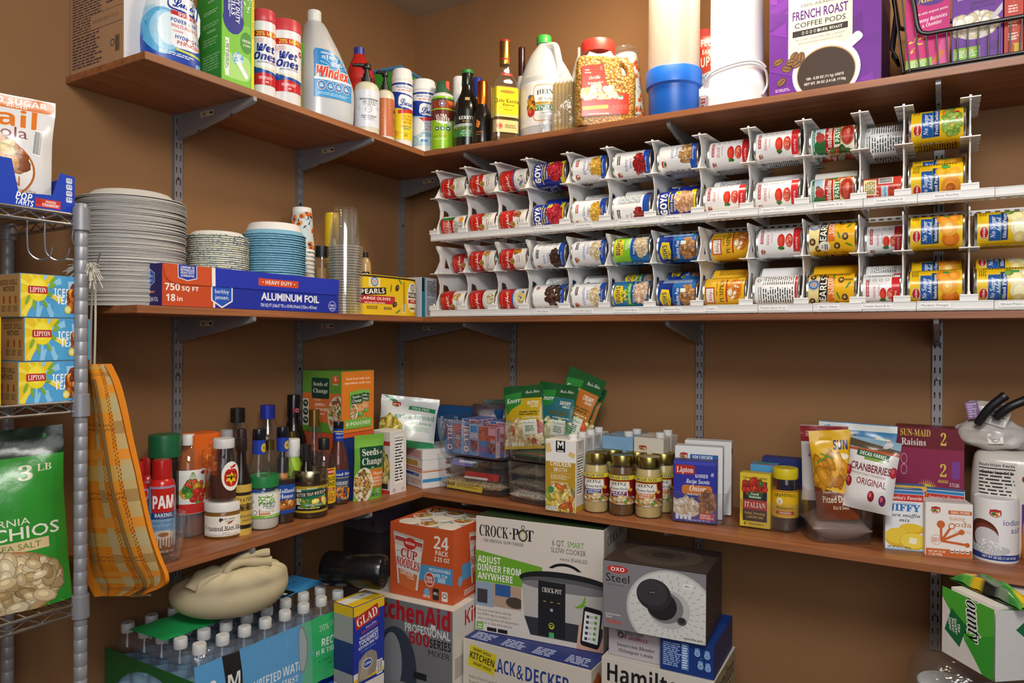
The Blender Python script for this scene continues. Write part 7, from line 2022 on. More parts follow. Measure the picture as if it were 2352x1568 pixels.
stand('dark noodle packet leaning furthest back beside the orange one', knorr('c4742a', 'ALFREDO', '', ('dcd0a0', 'c9b87a')), 1306, 1255, 1345, 1035, 880, 2.035, .30, .0, 24, '14361c', z=zb + .027)
A_, B_ = AZ(1252, 1171, Z3), AZ(1322, 1180, Z3)
h = zat(A_, 1252, 1008) - Z3
a = Art(96, 200, 'e9e6e2')
a.rect(0, -30, 96, 140, 'b8902a').rect(0, 86, 30, 36, '1d1c1e').poly([(-10, 78), (-10, 98), (-5, 98), (0, 90), (5, 98), (10, 98), (10, 78), (6, 78), (6, 90), (0, 84), (-6, 90), (-6, 78)], 'f0efec').lines(0, 71, 22, 5, 1, 'f0efec').rect(-40, 78, 18, 26, 'd9bd7a', rot=15).rect(36, 62, 20, 14, 'd9bd7a', rot=-20)
a.text('CHICKEN', 0, 34, 13, 'f4efe4', 66).text('BROTH', 0, 18, 11, 'f4efe4', 42, 'n').rect(0, 8, 66, .8, 'e3d2a0').lines(0, -3, 64, 14, 4, 'e3d2a0').lines(0, -20, 60, 8, 2, 'e3d2a0')
a.ell(0, -66, 50, 46, 'e3d9cc', 30).blobs(2, -70, 88, 80, 70, 15, ('e3c86a', 'd9b84a', 'ecd990', 'c9702c', '8a9a3a', 'b8402c'), asp=2.2).ell(-30, -40, 10, 10, '3f8a4a').ell(42, -44, 7, 16, '8a7a5a', rot=30).rect(-26, -92, 38, 9, 'e9e6e2').text('NET WT 32 OZ', -26, -92, 5, '333', 32)
s_ = Art(64, 200, 'd9d6d0'); s_.rect(0, -92, 64, 18, 'c49a2c'); nutri(s_, 0, 6, 48, 120); s_.ring(0, 84, 8, '888', 1).poly([(-20, 100), (20, 100), (0, 74)], 'bdbab4')
tp = Art(96, 64, 'e3e0da'); tp.rect(-20, 10, 50, 4, 'c49a2c').rect(0, -18, 96, 1, 'bdbab4')
t = carton('broth_carton', 'chicken broth carton at the front with noodle soup picture', 'carton', A_, B_, h, .062, 'e3e0da', a, s_, None, tp, 'chicken broth cartons')
m = MB(); lathe(m, [(.0125, h), (.0135, h + .002), (.0135, h + .013), (.012, h + .015)], 'e6e6e2', 'plastic', 30, o=(.026, .0, 0), rib=lambda k: 1 + .03 * (k % 2)); m.obj('cap', t)
bk = (B_ - A_); bk = Vector((-bk.y, bk.x, 0)).normalized()
for k in range(1, 4):
 dup(t, 'chicken broth carton, %s behind the front one' % ('first', 'second', 'third')[k - 1], loc=t.location + bk * .0665 * k)
a = Art(70, 200, '7fa8cc'); a.text("Member's Mark", 6, 54, 6, '2a4a7a', 44, 's').rect(-24, 54, 6, 6, '2a4a7a', rot=45).text('BEEF BROTH', 0, 30, 13, '2a4a9a', 62, 's')
a2 = Art(70, 200, 'd6cfbe'); seal(a2, -14, 72, 1.1); a2.text('vegetable', -2, 42, 15, '7fa04a', 58, 'n').text('broth', -2, 22, 15, '7fa04a', 36, 'n')
VC = 'broth cartons behind the gravy jars'
for x0, x1, yt, yc, art_, bd, dd, lb in ((1382, 1452, 1000, 980, a, '8fb0cc', .152, 'pale blue broth carton behind the gravy jars'), (1455, 1523, 1003, 990, a2, 'cfc8ba', .150, 'cream vegetable broth carton behind the gravy jars')):
 for k in range(2):
  P0, P1 = pos('R', Z3, x0, dd), pos('R', Z3, x1, dd)
  h = zat(P0, x0, yt) - Z3
  t = carton('broth_carton', lb if k == 0 else lb.replace('behind the gravy jars', 'in the row by the wall'), 'carton', P0 + Vector((0, .066 * k, 0)), P1 + Vector((0, .066 * k, 0)), h, .062, bd, art_, None, None, None, VC)
  m = MB(); lathe(m, [(.0125, h), (.0135, h + .002), (.0135, h + .013), (.012, h + .015)], 'dcdcd8', 'plastic', 30, o=(.024, 0, 0), rib=lambda q: 1 + .03 * (q % 2)); m.obj('cap', t)
GJ = [(.90, 0), (.97, .012), (1, .04), (1, .66), (.97, .74), (.88, .815), (.84, .84)]
def gravy(c, n):
 a = Art(150, 88, '7d1a1c'); H = a.h
 a.rect(0, 37, 150, 13, 'e3d32a').text('VALUE SIZE', -12, 37, 8, '2a3f8a', 48).text('50% MORE', 46, 37, 6, '2a3f8a', 26)
 a.poly([(-36, 26), (12, 26), (14, 6), (8, -4), (10, -22), (-34, -22), (-32, -4), (-38, 6)], 'd9b04a').poly([(-34, 24), (10, 24), (12, 6), (6, -4), (8, -20), (-32, -20), (-30, -4), (-36, 6)], 'ece9e2').text('HEINZ', -12, 17, 9, '222', 34, 's', arc=2).text('HomeStyle', -12, 4, 8, '222', 42, 'i').rect(-12, -13, 36, 17, c).text(n, -12, -9, 5, 'f0ece6', 30).text('GRAVY', -12, -16, 5, 'f0ece6', 24).ell(16, 0, 5, c='d9a83a')
 return a.ell(0, -33, 40, 12, 'd9d2c6', 22).blobs(0, -32, 66, 18, 30, 10, ('e3c89a', 'd98a3a', 'efe6d6', 'c9a06a', '8a5a4a', '5f8a3a'))
spec = [(1341, 1398, 1038, 1179, '2a3f8a', 'CHICKEN', 'cdb67a', 'chicken gravy jar, leftmost of the front three'), (1398, 1457, 1043, 1186, '6a2a6a', 'BEEF', '6b4a26', 'brown beef gravy jar, middle of the front three'), (1457, 1521, 1047, 1192, 'c9702a', 'TURKEY', 'cdb67a', 'turkey gravy jar, rightmost of the front three')]
fs3 = []
for x0, x1, yt, yb, c_, n, col, lb in spec:
 f = fitb(3, x0, x1, yt, yb); fs3.append((f, c_, n, col, lb))
for f, c_, n, col, lb in fs3 + [None] * 0:
 t = jar('gravy_jar', lb, 'jar', f, GJ, 'clear_glass', 'fff', [(.87, .835), (.88, .845), (.88, .975), (.84, 1), (.80, .995)], 'ab9a56', 'metal', resize(gravy(c_, n), f.r * 2 * PI * .86, f.h * .48, 0), .44, rz=f.view + .18, fill=[(.92, .01), (.99, .05), (.99, .68), (.93, .76), (.88, .80)], fillcol=col, mfill='gloss', group='gravy jars', artm='gloss')
 t2 = dup(t, lb.replace('front three', 'back three').replace('brown ', ''), loc=t.location + Vector((.014, .082, 0)))
A_, B_ = AZ(1530, 1200, Z3), AZ(1668, 1213, Z3)
c, rz, w = binat('clear bin of soup mix boxes beside the gravy jars', A_, B_, .22, .088, taper=.1)
F0 = Matrix.Rotation(rz, 3, 'Z'); zb = Z3 + .0035
q0, q1 = loc(-w * .40, -.092, zb), loc(w * .33, -.092, zb)
h = zat(q0, 1541, 1055) - zb
a = Art(112, 140, '2a2f9a'); a.rect(0, 66, 112, 8, '3f46b4').rect(-26, 50, 52, 22, 'b3261f', 5).text('Lipton', -26, 50, 13, 'f4ece6', 44, 's').text('KOSHER', 18, 37, 8, 'eceef6', 34, 's').text('Recipe Secrets', 8, 24, 10, 'eceef6', 62, 'i').rect(6, 4, 80, 22, 'c9742a', 8).text('Onion', 8, 8, 13, 'f4ece0', 44, 'i').text('Recipe Soup & Dip Mix', 6, -6, 4.4, 'f4ece0', 50).text('#', 46, 42, 9, 'eceef6').ell(-22, -40, 42, 26, '3a3a7a', 28).ell(-22, -38, 39, 23, 'd9c9ae', 28).blobs(-22, -38, 64, 34, 24, 13, ('e6d9c2', 'd2bd9a', 'ece2d0', 'c4ac88'), asp=2).blobs(34, -26, 42, 50, 40, 12, ('8a5a34', 'a8703f', '6b4022')).rect(32, -56, 40, 16, 'b8322a').lines(32, -56, 34, 11, 3, 'f0d8d0').text('2 POUCHES NET WT 2 OZ', 10, -66, 4, 'b9c4f0', 60)
for q in range(4):
 a.rect(-46 + q * 11, -60, 8, 11, 'dfe6f6', 1.5)
carton('soup_mix_box', 'blue onion soup mix box at the front of its clear bin', 'box', q0, q1, h, .042, '23287e', a)
q0, q1 = loc(-w * .42, -.040, zb), loc(w * .40, -.040, zb)
h = zat(q0, 1549, 1022) - zb
a = Art(120, 170, 'e6e5e4'); seal(a, -38, 62, 1.2); a.rect(14, 60, 72, 14, '2a5fa0').text('FOR CHICKEN', 10, 60, 8, 'f0f2f6', 50)
s_ = Art(60, 170, 'd0d0d2'); s_.lines(0, 0, 44, 120, 20, '667')
carton('coating_mix_box', 'white box marked for chicken behind the onion soup mix', 'box', q0, q1, h, .046, 'e0dfde', a, s_)
q0, q1 = loc(-w * .30, .022, zb), loc(w * .52, .022, zb)
carton('coating_mix_box', 'white box with dark stripe at the back of the soup mix bin', 'box', q0, q1, h + .008, .046, 'dcdbda', None, Art(60, 170, 'dcdbda').rect(0, 62, 60, 14, '4a2a44').lines(0, -20, 40, 90, 14, '778'))
A_, B_ = AZ(1690, 1212, Z3), AZ(1832, 1231, Z3)
c, rz, w = binat('clear bin with salad dressing mix and molasses', A_, B_, .22, .078, taper=.1)
F0 = Matrix.Rotation(rz, 3, 'Z')
q0, q1 = loc(-w * .46, -.094, zb), loc(w * .045, -.094, zb)
h = zat(q0, 1690, 1083) - zb
a = Art(76, 130, 'dfc236'); a.text('YOU MAKE IT FRESH!', 0, 54, 5, '2a2418', 62).rect(0, -2, 62, 98, '2a2a30').blobs(0, 30, 54, 34, 26, 14, ('b8301e', 'd0452c', '3f6f2a', '8f2418')).rect(0, 12, 38, 17, '2f5a2c', 5).text('Good', 0, 16, 6, 'eeeede', 20, 's').text('Seasons', 0, 9, 6, 'eeeede', 30, 's').rect(0, -11, 62, 24, 'b3261f').text('ITALIAN', 0, -11, 13, 'f4efe4', 54, 's').text('Salad Dressing', 0, -31, 7, 'd9b84a', 54, 'i').text('& RECIPE MIX', 0, -41, 5.5, 'd9b84a', 44).text('4', -26, -58, 7, '2a2418').lines(8, -58, 46, 5, 2, '6b5a1e')
carton('dressing_mix_box', 'yellow italian salad dressing mix box in its clear bin', 'box', q0, q1, h, .034, 'd6b92e', a)
f = fitb(3, 1772, 1834, 1071, 1224); f.P.z = f.z = zb; f.h = zat(f.P, 1803, 1073) - zb
k = 2 * PI * f.r * 1000
a = Art(k * .7, f.h * 440, 'dfb41e'); H = a.h
a.rect(0, H * .46, a.w, 3, 'b3742a').text("GRANDMA'S", 2, H * .3, 9, '2a221c', 54, 's', arc=3).ell(-10, H * .1, 8, 9, 'efe9da').ell(-10, H * .08, 4, 5, 'd9b48a').text('Molasses', 2, -H * .14, 8, '2a221c', 44, 's').rect(4, -H * .32, 46, 9, 'b3322a').text('ORIGINAL', 4, -H * .32, 5.5, 'f0e6c0', 30)
jar('molasses_jar', 'jar of molasses with yellow lid and yellow label', 'jar', f, [(.92, 0), (1, .02), (1, .70), (.97, .78), (.90, .84)], 'clear_glass', 'fff', [(.93, .83), (.96, .845), (.96, .975), (.92, 1)], 'd6c21e', 'plastic', a, .44, rz=f.view - .12, fill=[(.92, .01), (.99, .03), (.99, .24)], fillcol='160c08', ribcap=.01)
q0, q1 = loc(-w * .36, -.045, zb), loc(w * .10, -.045, zb)
a = Art(80, 150, 'a8242a'); a.rect(0, 66, 80, 18, '4a9ac8').rect(10, 46, 18, 16, 'f0efec').text('M', 10, 46, 10, '23408a', 12, 's')
carton('seasoning_box', 'red seasoning box with blue top behind the dressing mix', 'box', q0, q1, zat(q0, 1700, 1062) - zb, .04, 'a8242a', a, None, None, Art(80, 40, '4a9ac8').blobs(0, 0, 40, 16, 10, 9, ('4f8a3a', '6fae4a')))
for k, (xa, xb, dy, yt, lb) in enumerate(((-.22, .46, .004, 1047, 'dark blue box at the back of the molasses bin'), (.0, .50, .05, 1052, 'second dark blue box by the wall behind the molasses'))):
 q0, q1 = loc(w * xa, dy, zb), loc(w * xb, dy, zb)
 carton('seasoning_box', lb, 'box', q0, q1, zat(q0, 1730, yt) - zb, .04, '23306e', None, Art(40, 120, '2a3f8a').lines(0, 10, 26, 70, 10, '6f7fc0'))
A_, B_ = AZ(1858, 1249, Z3), AZ(2020, 1257, Z3)
c, rz, w = binat('large clear bin of dried fruit pouches', A_, B_, .225, .128, taper=.1)
F0 = Matrix.Rotation(rz, 3, 'Z')
lying('sugar_bag', 'clear bag of brown sugar in the bottom of the dried fruit bin', 'bag', loc(0, -.015, zb), rz, w * .86, .17, .062, '8a7a72', 'film', Art(150, 150, '8f7f78').lines(0, -40, 110, 16, 2, '6b3a44').lines(0, 20, 80, 30, 4, '6b3a44'), None, 31)
def fruit(label, art_, px, x0, x1, yb, yt, Y, lean, turn, col, seed, th=.03, tilt=-.1):
 P = AY(px, yb, Y)
 wd = fit('R', 3, x0, x1, yt, Y - YF).r * 2
 hh = (zat(P, px, yt) - P.z) / math.cos(lean)
 pouch('dried_fruit_pouch', label, 'pouch', wd, hh, th, art_, TM(P, turn, tilt, lean), col, group='dried fruit pouches', seed=seed, wr=.004)
a = Art(130, 170, 'e0b01c'); a.poly([(-65, -20), (65, -44), (65, -85), (-65, -85)], '7a3a1e').text('SUN', 30, 56, 17, '23306e', 44, 'b', fat=.02).ell(30, 34, 24, 6, 'efe6d0').blobs(-4, 4, 90, 40, 20, 26, ('c98a1e', 'b36f14', 'e0a83a'), asp=1.9).rect(-30, 30, 40, 4, '5f8a2a', rot=20).rect(-16, 36, 40, 3, '5f8a2a', rot=-15).text('Desert Palm', -16, -32, 6, 'f0e2c4', 46, 'n').text('Pitted Dates', 4, -46, 13, 'f4ead2', 92, 'n').text('Rich & Sweet', 14, -62, 7, 'f0e2c4', 50, 'n')
fruit('yellow dates pouch leaning in the dried fruit bin', a, 1925, 1864, 1962, 1192, 990, 1.915, -.10, .15, 'd9a81c', 41, .035)
a = Art(130, 170, 'dddad8'); a.rect(0, 72, 130, 26, '8fb0c4').poly([(-65, 62), (65, 52), (65, 66), (-65, 80)], '5a4a34').rect(0, 56, 130, 6, 'b8502c').rect(0, 47, 86, 14, '2f5a3a', rot=-3).text('DECAS FARMS', 0, 47, 8, 'e6eadc', 70, rot=-3).rect(4, 37, 50, 6, '7a9a3a', rot=-3).text('CRANBERRIES', -2, 16, 17, '7a2430', 106, 'n', fat=.02, rot=-2).text('PREMIUM DRIED CRANBERRIES', -4, 0, 5, '9a5a64', 92, 'n', rot=-2).text('ORIGINAL', 6, -17, 15, '8a2a38', 80, 'n', fat=.01, rot=-2)
for x, y, c_ in ((-60, 4, 'a8242e'), (-56, -22, '8f1f2a'), (10, -48, '8f1f2a'), (40, -54, '6a2a5a'), (58, 14, 'b8323a')):
 a.ell(x, y, 9, 13, c_).ell(x - 2, y + 3, 4, 6, 'c9606a')
fruit('white cranberry pouch leaning to the right in the dried fruit bin', a, 1990, 1930, 2048, 1172, 1008, 1.90, .10, -.1, 'd6d3d2', 42, .04)
a = Art(130, 170, 'c9c6c8'); a.rect(0, 66, 130, 36, '8a1f26').lines(-30, 66, 40, 14, 3, 'c9a0a0').text('dried', -20, 20, 12, '8a2430', 50, 'i')
fruit('white pouch with dark red top behind the dates', a, 1896, 1843, 1955, 1150, 978, 1.975, -.03, .1, 'c9c6c8', 43)
a = Art(150, 170, '3f7fae'); a.rect(0, 76, 150, 14, 'd9dcd9').poly([(-20, 66), (-4, 66), (10, 30), (-6, 30)], '1d1c1e').rect(30, 20, 90, 30, '9a2a2c').blobs(40, 46, 60, 14, 20, 8, ('c9a06a', '6f9a4a'))
fruit('blue pouch at the back of the dried fruit bin', a, 1962, 1866, 2048, 1150, 972, 2.01, .02, .0, '4a86b0', 44)
P0, P1 = pos('R', Z3, 2053, .190), pos('R', Z3, 2213, .190)
h = zat(P0, 2053, 978) - Z3
a = Art(170, 170, '8a2148'); H = 170
a.rect(0, 70, 170, 30, '6a1222').text('SUN-MAID', -34, 78, 10, 'd9b84a', 76, 's').text('Raisins', -38, 64, 10, 'e3dcd6', 62, 's').text('2', 36, 70, 18, 'd9c04a', 14, 's').text('2', 36, 24, 18, 'd9c04a', 16, 's').text('RESEALABLE BAGS', 36, 8, 4, 'd9c04a', 24).rect(66, 26, 20, 26, '7a3a8a', 3).text('3.75 LBS.', 64, 4, 5, 'e3dcd6', 24, 's').ring(-62, 38, 8, 'd9a9b8', 1).ring(-62, 22, 8, 'd9a9b8', 1)
for q in range(30):
 an = PI * q / 29
 a.poly([(-4 + 42 * math.cos(an), -48 + 50 * math.sin(an)), (-4 + 48 * math.cos(an + .03), -48 + 58 * math.sin(an + .03)), (-4 + 42 * math.cos(an + .06), -48 + 50 * math.sin(an + .06))], 'e0c04a')
a.ell(-4, -48, 42, 50, 'dfc22e', 36).ell(-8, -30, 13, 24, '3a2228').ell(-8, -14, 15, 11, 'b3262f').ell(-8, -22, 7, 10, 'd9a484').rect(-6, -56, 36, 40, 'e6e2de', 12).rect(-6, -58, 5, 36, 'b3262f').rect(0, -80, 100, 12, '5f8a34').blobs(0, -76, 90, 12, 24, 8, ('6f9a3a', '4f7a2c', '8a2148'))
carton('raisin_box', 'maroon and purple raisin box behind the muffin mix', 'box', P0, P1, h, .075, '7a1c40', a, None, None, Art(170, 75, '6a1222'))
def jiffy(top='2f7ab4'):
 a = Art(90, 150, 'e3e6e8'); a.rect(0, 71, 90, 8, top).rect(0, 57, 90, 18, 'c2302a').text("America's Favorite", 0, 57, 9, 'f4f0ea', 82, 'i').text('JIFFY', 0, 32, 17, '2f6fb4', 74, 's', fat=.02).lines(6, 43, 50, 3, 1, '8a9ab4').text('corn muffin', 0, 13, 9, '33363c', 74, 'i').text('mix', 0, 1, 9, '33363c', 26, 'i')
 a.ell(16, -22, 30, 13, 'd9a81c', 24).ell(16, -18, 28, 11, 'e3c02e', 24).ell(-18, -44, 30, 24, 'd9b020', 24).ell(-18, -40, 28, 20, 'e6c83a', 24).ell(20, -52, 32, 22, 'd9b020', 24).ell(20, -50, 30, 19, 'e9d04a', 24).rect(20, -50, 18, 15, 'f2ecd0', rot=-8).text('NET WT 8.5 OZ (240 g)', -12, -68, 5, '444', 56)
 return a.rect(0, -74, 90, 4, '8ab4d4')
A_, B_ = AZ(2033, 1260, Z3), AZ(2122, 1268, Z3)
h = zat(A_, 2033, 1122) - Z3
JF = 'blue-topped corn muffin mix boxes'
t = carton('muffin_mix_box', 'corn muffin mix box in front showing its muffins', 'box', A_, B_, h, .035, 'dfe2e4', jiffy(), None, None, Art(90, 35, '2f7ab4').rect(0, 4, 40, 6, 'd9dfe6'), JF)
carton('muffin_mix_box', 'yellow-edged corn muffin mix box just behind the front one', 'box', A_ + Vector((.008, .0365, 0)), B_ + Vector((.004, .0365, 0)), h + .004, .035, 'd9b03a', jiffy('d9b03a'), None, None, Art(90, 35, '2f7ab4').rect(0, -14, 90, 5, 'd9b03a'), JF)
q0, q1 = pos('R', Z3, 2124, .148), pos('R', Z3, 2215, .148)
carton('muffin_mix_box', 'corn muffin mix box behind the baking soda', 'box', q0, q1, zat(q0, 2124, 1122) - Z3, .035, 'dfe2e4', jiffy(), None, None, Art(90, 35, '2f7ab4'), JF)
A_, B_ = AZ(2125, 1275, Z3), AZ(2234, 1284, Z3)
a = Art(110, 135, 'ece6df'); seal(a, -32, 50, 1.3); a.rect(26, 46, 56, 10, 'c9642a').text('100% PURE', 26, 46, 6, 'f4ead9', 46).text('baking', 20, 31, 10, 'd08a5a', 36, 'n').text('soda', 28, 17, 13, 'c9743a', 50, 'n').text('non-gmo', 32, -1, 7, 'd9a27a', 40, 'n')
a.ring(-30, -26, 13, 'c98a74', 1.2).lines(-30, -26, 20, 12, 3, 'c98a74')
for q, l, r_ in ((92, 42, 10), (58, 46, 8), (28, 54, 7), (-6, 62, 6)):
 an = math.radians(q)
 a.rect(-18 + l * .5 * math.cos(an), -28 + l * .5 * math.sin(an), l, 6, 'c9642a', rot=q).ell(-18 + l * math.cos(an), -28 + l * math.sin(an), r_, r_, 'c9642a')
a.ell(-18 + 46 * math.cos(1.012), -28 + 46 * math.sin(1.012), 5.5, 5.5, 'ece6df').rect(0, -58, 110, 19, 'c9642a').text('NET WT 16 OZ', -28, -56, 5, 'f4ead9', 40).text('(1 LB) 454g', -32, -63, 5, 'f4ead9', 32)
for q in range(4):
 a.rect(8 + 12 * q, -50, 9, 14, 'f0ece4', 2).rect(8 + 12 * q, -53, 7, 3, '333')
carton('baking_soda_box', 'white and orange baking soda box before the muffin mix', 'box', A_, B_, zat(A_, 2125, 1152) - Z3, .055, 'e6e0d8', a, None, None, Art(110, 55, 'e6e0d8').rect(20, 0, 60, 8, 'e0a88a'))
f = fitb(3, 2234, 2339, 1140, 1293)
k = 2 * PI * f.r * 1000
a = Art(k * .95, f.h * 960, 'e9e7e6'); H = a.h
a.rect(0, -H * .43, a.w, H * .1, '24408a').text('NET WT 26 OZ (1 LB 10 OZ)', 20, -H * .43, 5, 'dfe3f0', 70); seal(a, 10, H * .3, 1.3)
a.text('iodized', 50, H * .16, 13, '4a4a8a', 50, 'n').text('salt', 56, H * .03, 13, '4a4a8a', 30, 'n').ell(-18, -H * .06, 34, 32, '5a2418', 30).ell(-14, -H * .1, 30, 28, '7a3a2a', 30).ell(-10, -H * .13, 27, 24, 'cfcfd2', 30).ell(0, -H * .31, 40, 12, 'c4c6ca', 24).blobs(-4, -H * .26, 50, 30, 40, 5, ('e3e4e6', 'd0d2d6', 'f0f0f2'), asp=1)
t = jar('salt_canister', 'round white salt canister at the front of the lowest right shelf', 'canister', f, [(.985, 0), (1, .012), (1, .985), (.98, 1), (.96, .985)], 'card', 'e6e4e2', art=a, lv=.5, rz=f.view - .25, artm='card')
f = fitb(3, 2339, 2430, 1130, 1296)
jar('orange_canister', 'orange and white canister cut off by the right edge beside the salt', 'canister', f, [(.9, 0), (1, .05), (1, .5), (.8, .8), (.5, 1)], 'gloss', 'd9862a', colf=lambda z: 'd9862a' if z < .55 else 'e6e4e0')
f = fit('R', 3, 2224, 2420, 1032, .215)
t = thing('flour_bag', 'white paper flour bag showing its nutrition facts behind the salt', 'bag', f.P, f.view)
R, H = f.r, f.h
secs = smooth_secs([(0, 0, R * .90, .056), (.02, 0, R * .98, .066), (H * .5, 0, R, .07), (H * .85, 0, R * .94, .062), (H * .96, 0, R * .86, .05), (H, 0, R * .7, .03)])
m = MB(); loft(m, secs, 3.4, 'cfc9c0', 'film'); m.obj('bag_body', t)
a = Art(R * 1500, H * 880); nutri(a, -R * 340, H * 130, 76, 130, '3a3438', 'd9d4cc'); a.text('Calories 110', -R * 340, H * 300, 7, '3a3438', 60).ell(R * 400, H * 260, 14, 10, '8a3a34').rect(R * 600, -H * 160, 60, 90, '5a3474')
m = MB(); lay(m, a, frontmap(secs, 3.4), 'film', su=.006, sv=.02, oy=H * 500, base=.001); m.obj('printed_front', t)
f2 = fit('R', 3, 2216, 2380, 905, .215, z=Z3 + H + .001)
t = thing('crumpled_bag', 'crumpled white bag closed with a black clip on top of the flour', 'bag', f2.P + Vector((-.01, 0, 0)), f2.view)
R, H2_ = f2.r, f2.h
m = MB()
prof = [(.7, 0), (1.0, .06), (1.08, .2), (1.04, .36), (.86, .5), (.64, .60), (.52, .70), (.62, .80), (.56, .92), (.34, 1)]
vs, fs = [], []
N = 40
for j, (r, z) in enumerate(spline([(r, z, 0) for r, z in prof], 4) and [(p.x, p.y) for p in spline([(r, z, 0) for r, z in prof], 4)]):
 for k in range(N):
  an = 2 * PI * k / N
  q = r * R * (1 + .2 * noise.noise(Vector((math.cos(an) * 2.4, math.sin(an) * 2.4, z * 6))) + .09 * noise.noise(Vector((math.cos(an) * 7, math.sin(an) * 7, z * 13))))
  vs.append((q * math.cos(an) - .02 * z, q * .62 * math.sin(an), z * H2_ * .86 + .006 * noise.noise(Vector((an, z * 9, 3)))))
nj = len(vs) // N
fs = [(j * N + k, j * N + (k + 1) % N, (j + 1) * N + (k + 1) % N, (j + 1) * N + k) for j in range(nj - 1) for k in range(N)] + [tuple(range(N - 1, -1, -1)), tuple((nj - 1) * N + k for k in range(N))]
m.add(vs, fs, 'bdb6b0', 'film'); m.obj('bag_body', t, sharp=70)
m = MB()
Zt = H2_ * .62
lay(m, Art(44, 40, 'c9c4bc').lines(0, 8, 36, 16, 4, '444').bars(4, -10, 26, 12), plane((.004, -R * .40, H2_ * .60), (1, 0, -.3), (.3, -.1, 1)), 'film', base=.012)
lay(m, Art(30, 24, 'c9c4bc').ring(0, 0, 9, '444', 2), plane((.0, -R * .60, H2_ * .2), (1, 0, .1), (-.1, .3, 1)), 'film', base=.006)
lay(m, Art(26, 40, '8a6a9a').lines(0, 0, 20, 34, 6, 'c9b8d0'), plane((-.045, -R * .30, H2_ * .70), (1, 0, .2), (-.2, 0, 1)), 'film', base=.012)
m.obj('printed_film', t)
m = MB()
for a0, a1 in (((-.035, -.055, Zt * .75), (.02, -.06, H2_ * 1.02)), ((.0, -.05, Zt * .95), (.06, -.05, H2_ * .95))):
 tube(m, spline([a0, (Vector(a0) + Vector(a1)) / 2 + Vector((-.004, -.004, .004)), a1], 6), [.009] * 2 + [.010] * 9 + [.011, .009][:2], '17171b', 'plastic', 12)
m.obj('bag_clip', t)
# ================================================================ boxes and packs below the shelves
def Vt(x, y, z):
 return Vector((x, y, z))
A_, B_ = Vt(-1.198, 1.731, 0), Vt(-.793, 1.734, 0)
a = Art(400, 330, 'd3cbbd'); a.text('BLACK', -74, 112, 38, '23408a', 94).text('&', -12, 110, 42, '23408a', 22, 'n').text('DECKER', 72, 110, 38, '23408a', 134)
a.rect(-136, 116, 90, 62, 'd9c820', rot=-8).text('SMART MOVE', -136, 138, 8, '2a241c', 60, rot=-8).text('KITCHEN', -136, 118, 19, '2a241c', 82, rot=-8).text('SMART MOVE', -136, 97, 8, '2a241c', 60, rot=-8)
for k, s in enumerate(('Bakes Extra-Large Loaves', 'Rapid Bake In Under 2 Hours', '24 Hour Digital Clock', 'All Natural Keep Warm', 'Crust Control')):
 a.text(s, -120, 60 - 15 * k, 8, '8a8478', 120, 's')
a.ell(90, -30, 110, 80, 'b9b4aa', 40).ell(90, -40, 90, 60, '8f8c86', 40)
s_ = Art(260, 330, 'c9c1b2'); s_.rect(-100, 120, 30, 40, 'b5602c', rot=30).text('BLACK', 0, 116, 46, '2a3a6a', 120)
tp = Art(400, 300, '22306e')
for k in range(4):
 tp.lines(-150 + 100 * k, -120, 70, 40, 5, 'aab4d6')
carton('bread_maker_box', 'white and blue bread maker box with yellow kitchen sticker on the floor', 'box', A_, B_, .33, .36, 'cdc5b6', a, s_, None, tp)
A_, B_ = Vt(-1.199, 1.796, .3305), Vt(-.807, 1.842, .3305)
h = zat(A_, 1090, 1183) - .3305
a = Art(400, 330, 'd8d0c6')
a.text('CROCK', -141, 126, 32, '22242a', 96, 's').ell(-86, 126, 3, c='22242a').text('P', -70, 126, 32, '22242a', 22, 's').text('T', -24, 126, 32, '22242a', 24, 's').ring(-46, 124, 15, '22301e', 4, 28, 17).ring(-46, 124, 10, 'b59a3a', 2, 24, 12).ring(-46, 147, 6, '22301e', 2).text('- THE ORIGINAL SLOW COOKER -', -110, 98, 9, '55524e', 140, 's').text('6 QT.', 66, 116, 16, '55524e', 40, 'n').text('SMART', 118, 116, 16, '5f9a2c', 50, 'n').text('SLOW COOKER', 96, 96, 14, '55524e', 106, 'n').text('wemo ENABLED', 112, 74, 10, '55524e', 84, 'n')
a.poly([(-200, 68), (20, 42), (0, -22), (-200, -22)], '6aa82c')
for k, s in enumerate(('ADJUST', 'DINNER FROM', 'ANYWHERE')):
 a.text(s, -194, 42 - 24 * k, 19, 'f2f2ea', (76, 142, 116)[k], al='l')
a.rect(-170, -58, 60, 70, '8fa4b8').rect(-178, -64, 34, 40, '3a3a40').rect(-96, -56, 92, 66, 'b59a84').rect(-110, -40, 50, 34, '2f5a9a').ell(-70, -70, 30, 16, '4a4038').rect(-30, -60, 40, 40, 'd9c9b4')
for k, s in enumerate(('Use your smart device and the', 'free WeMo App to schedule or', 'adjust cooking time and temperature,', 'so dinner is ready when you are.')):
 a.text(s, -194, -104 - 12 * k, 7.4, '55524e', (112, 110, 138, 116)[k], 'n', al='l')
a.ring(86, 22, 60, '17181b', 8, 40, 40).rect(86, 14, 140, 60, 'd8d0c6').ell(86, 8, 142, 28, '1d1e22', 44).ell(86, 0, 136, 20, '55565a', 44)
a.poly([(-48, -10), (220, -10), (220, -140), (-20, -140), (-40, -100)], 'b9b6b2').poly([(-40, -100), (-20, -150), (220, -150), (220, -100)], '33343a').ell(86, -6, 134, 14, '7a7a7e', 44).rect(46, -70, 84, 152, '1f2024').text('CROCK-POT', 46, -18, 13, 'd9d6d0', 60, 's')
for k in range(3):
 a.rect(24 + 22 * k, -50, 8, 2, 'c9b46a')
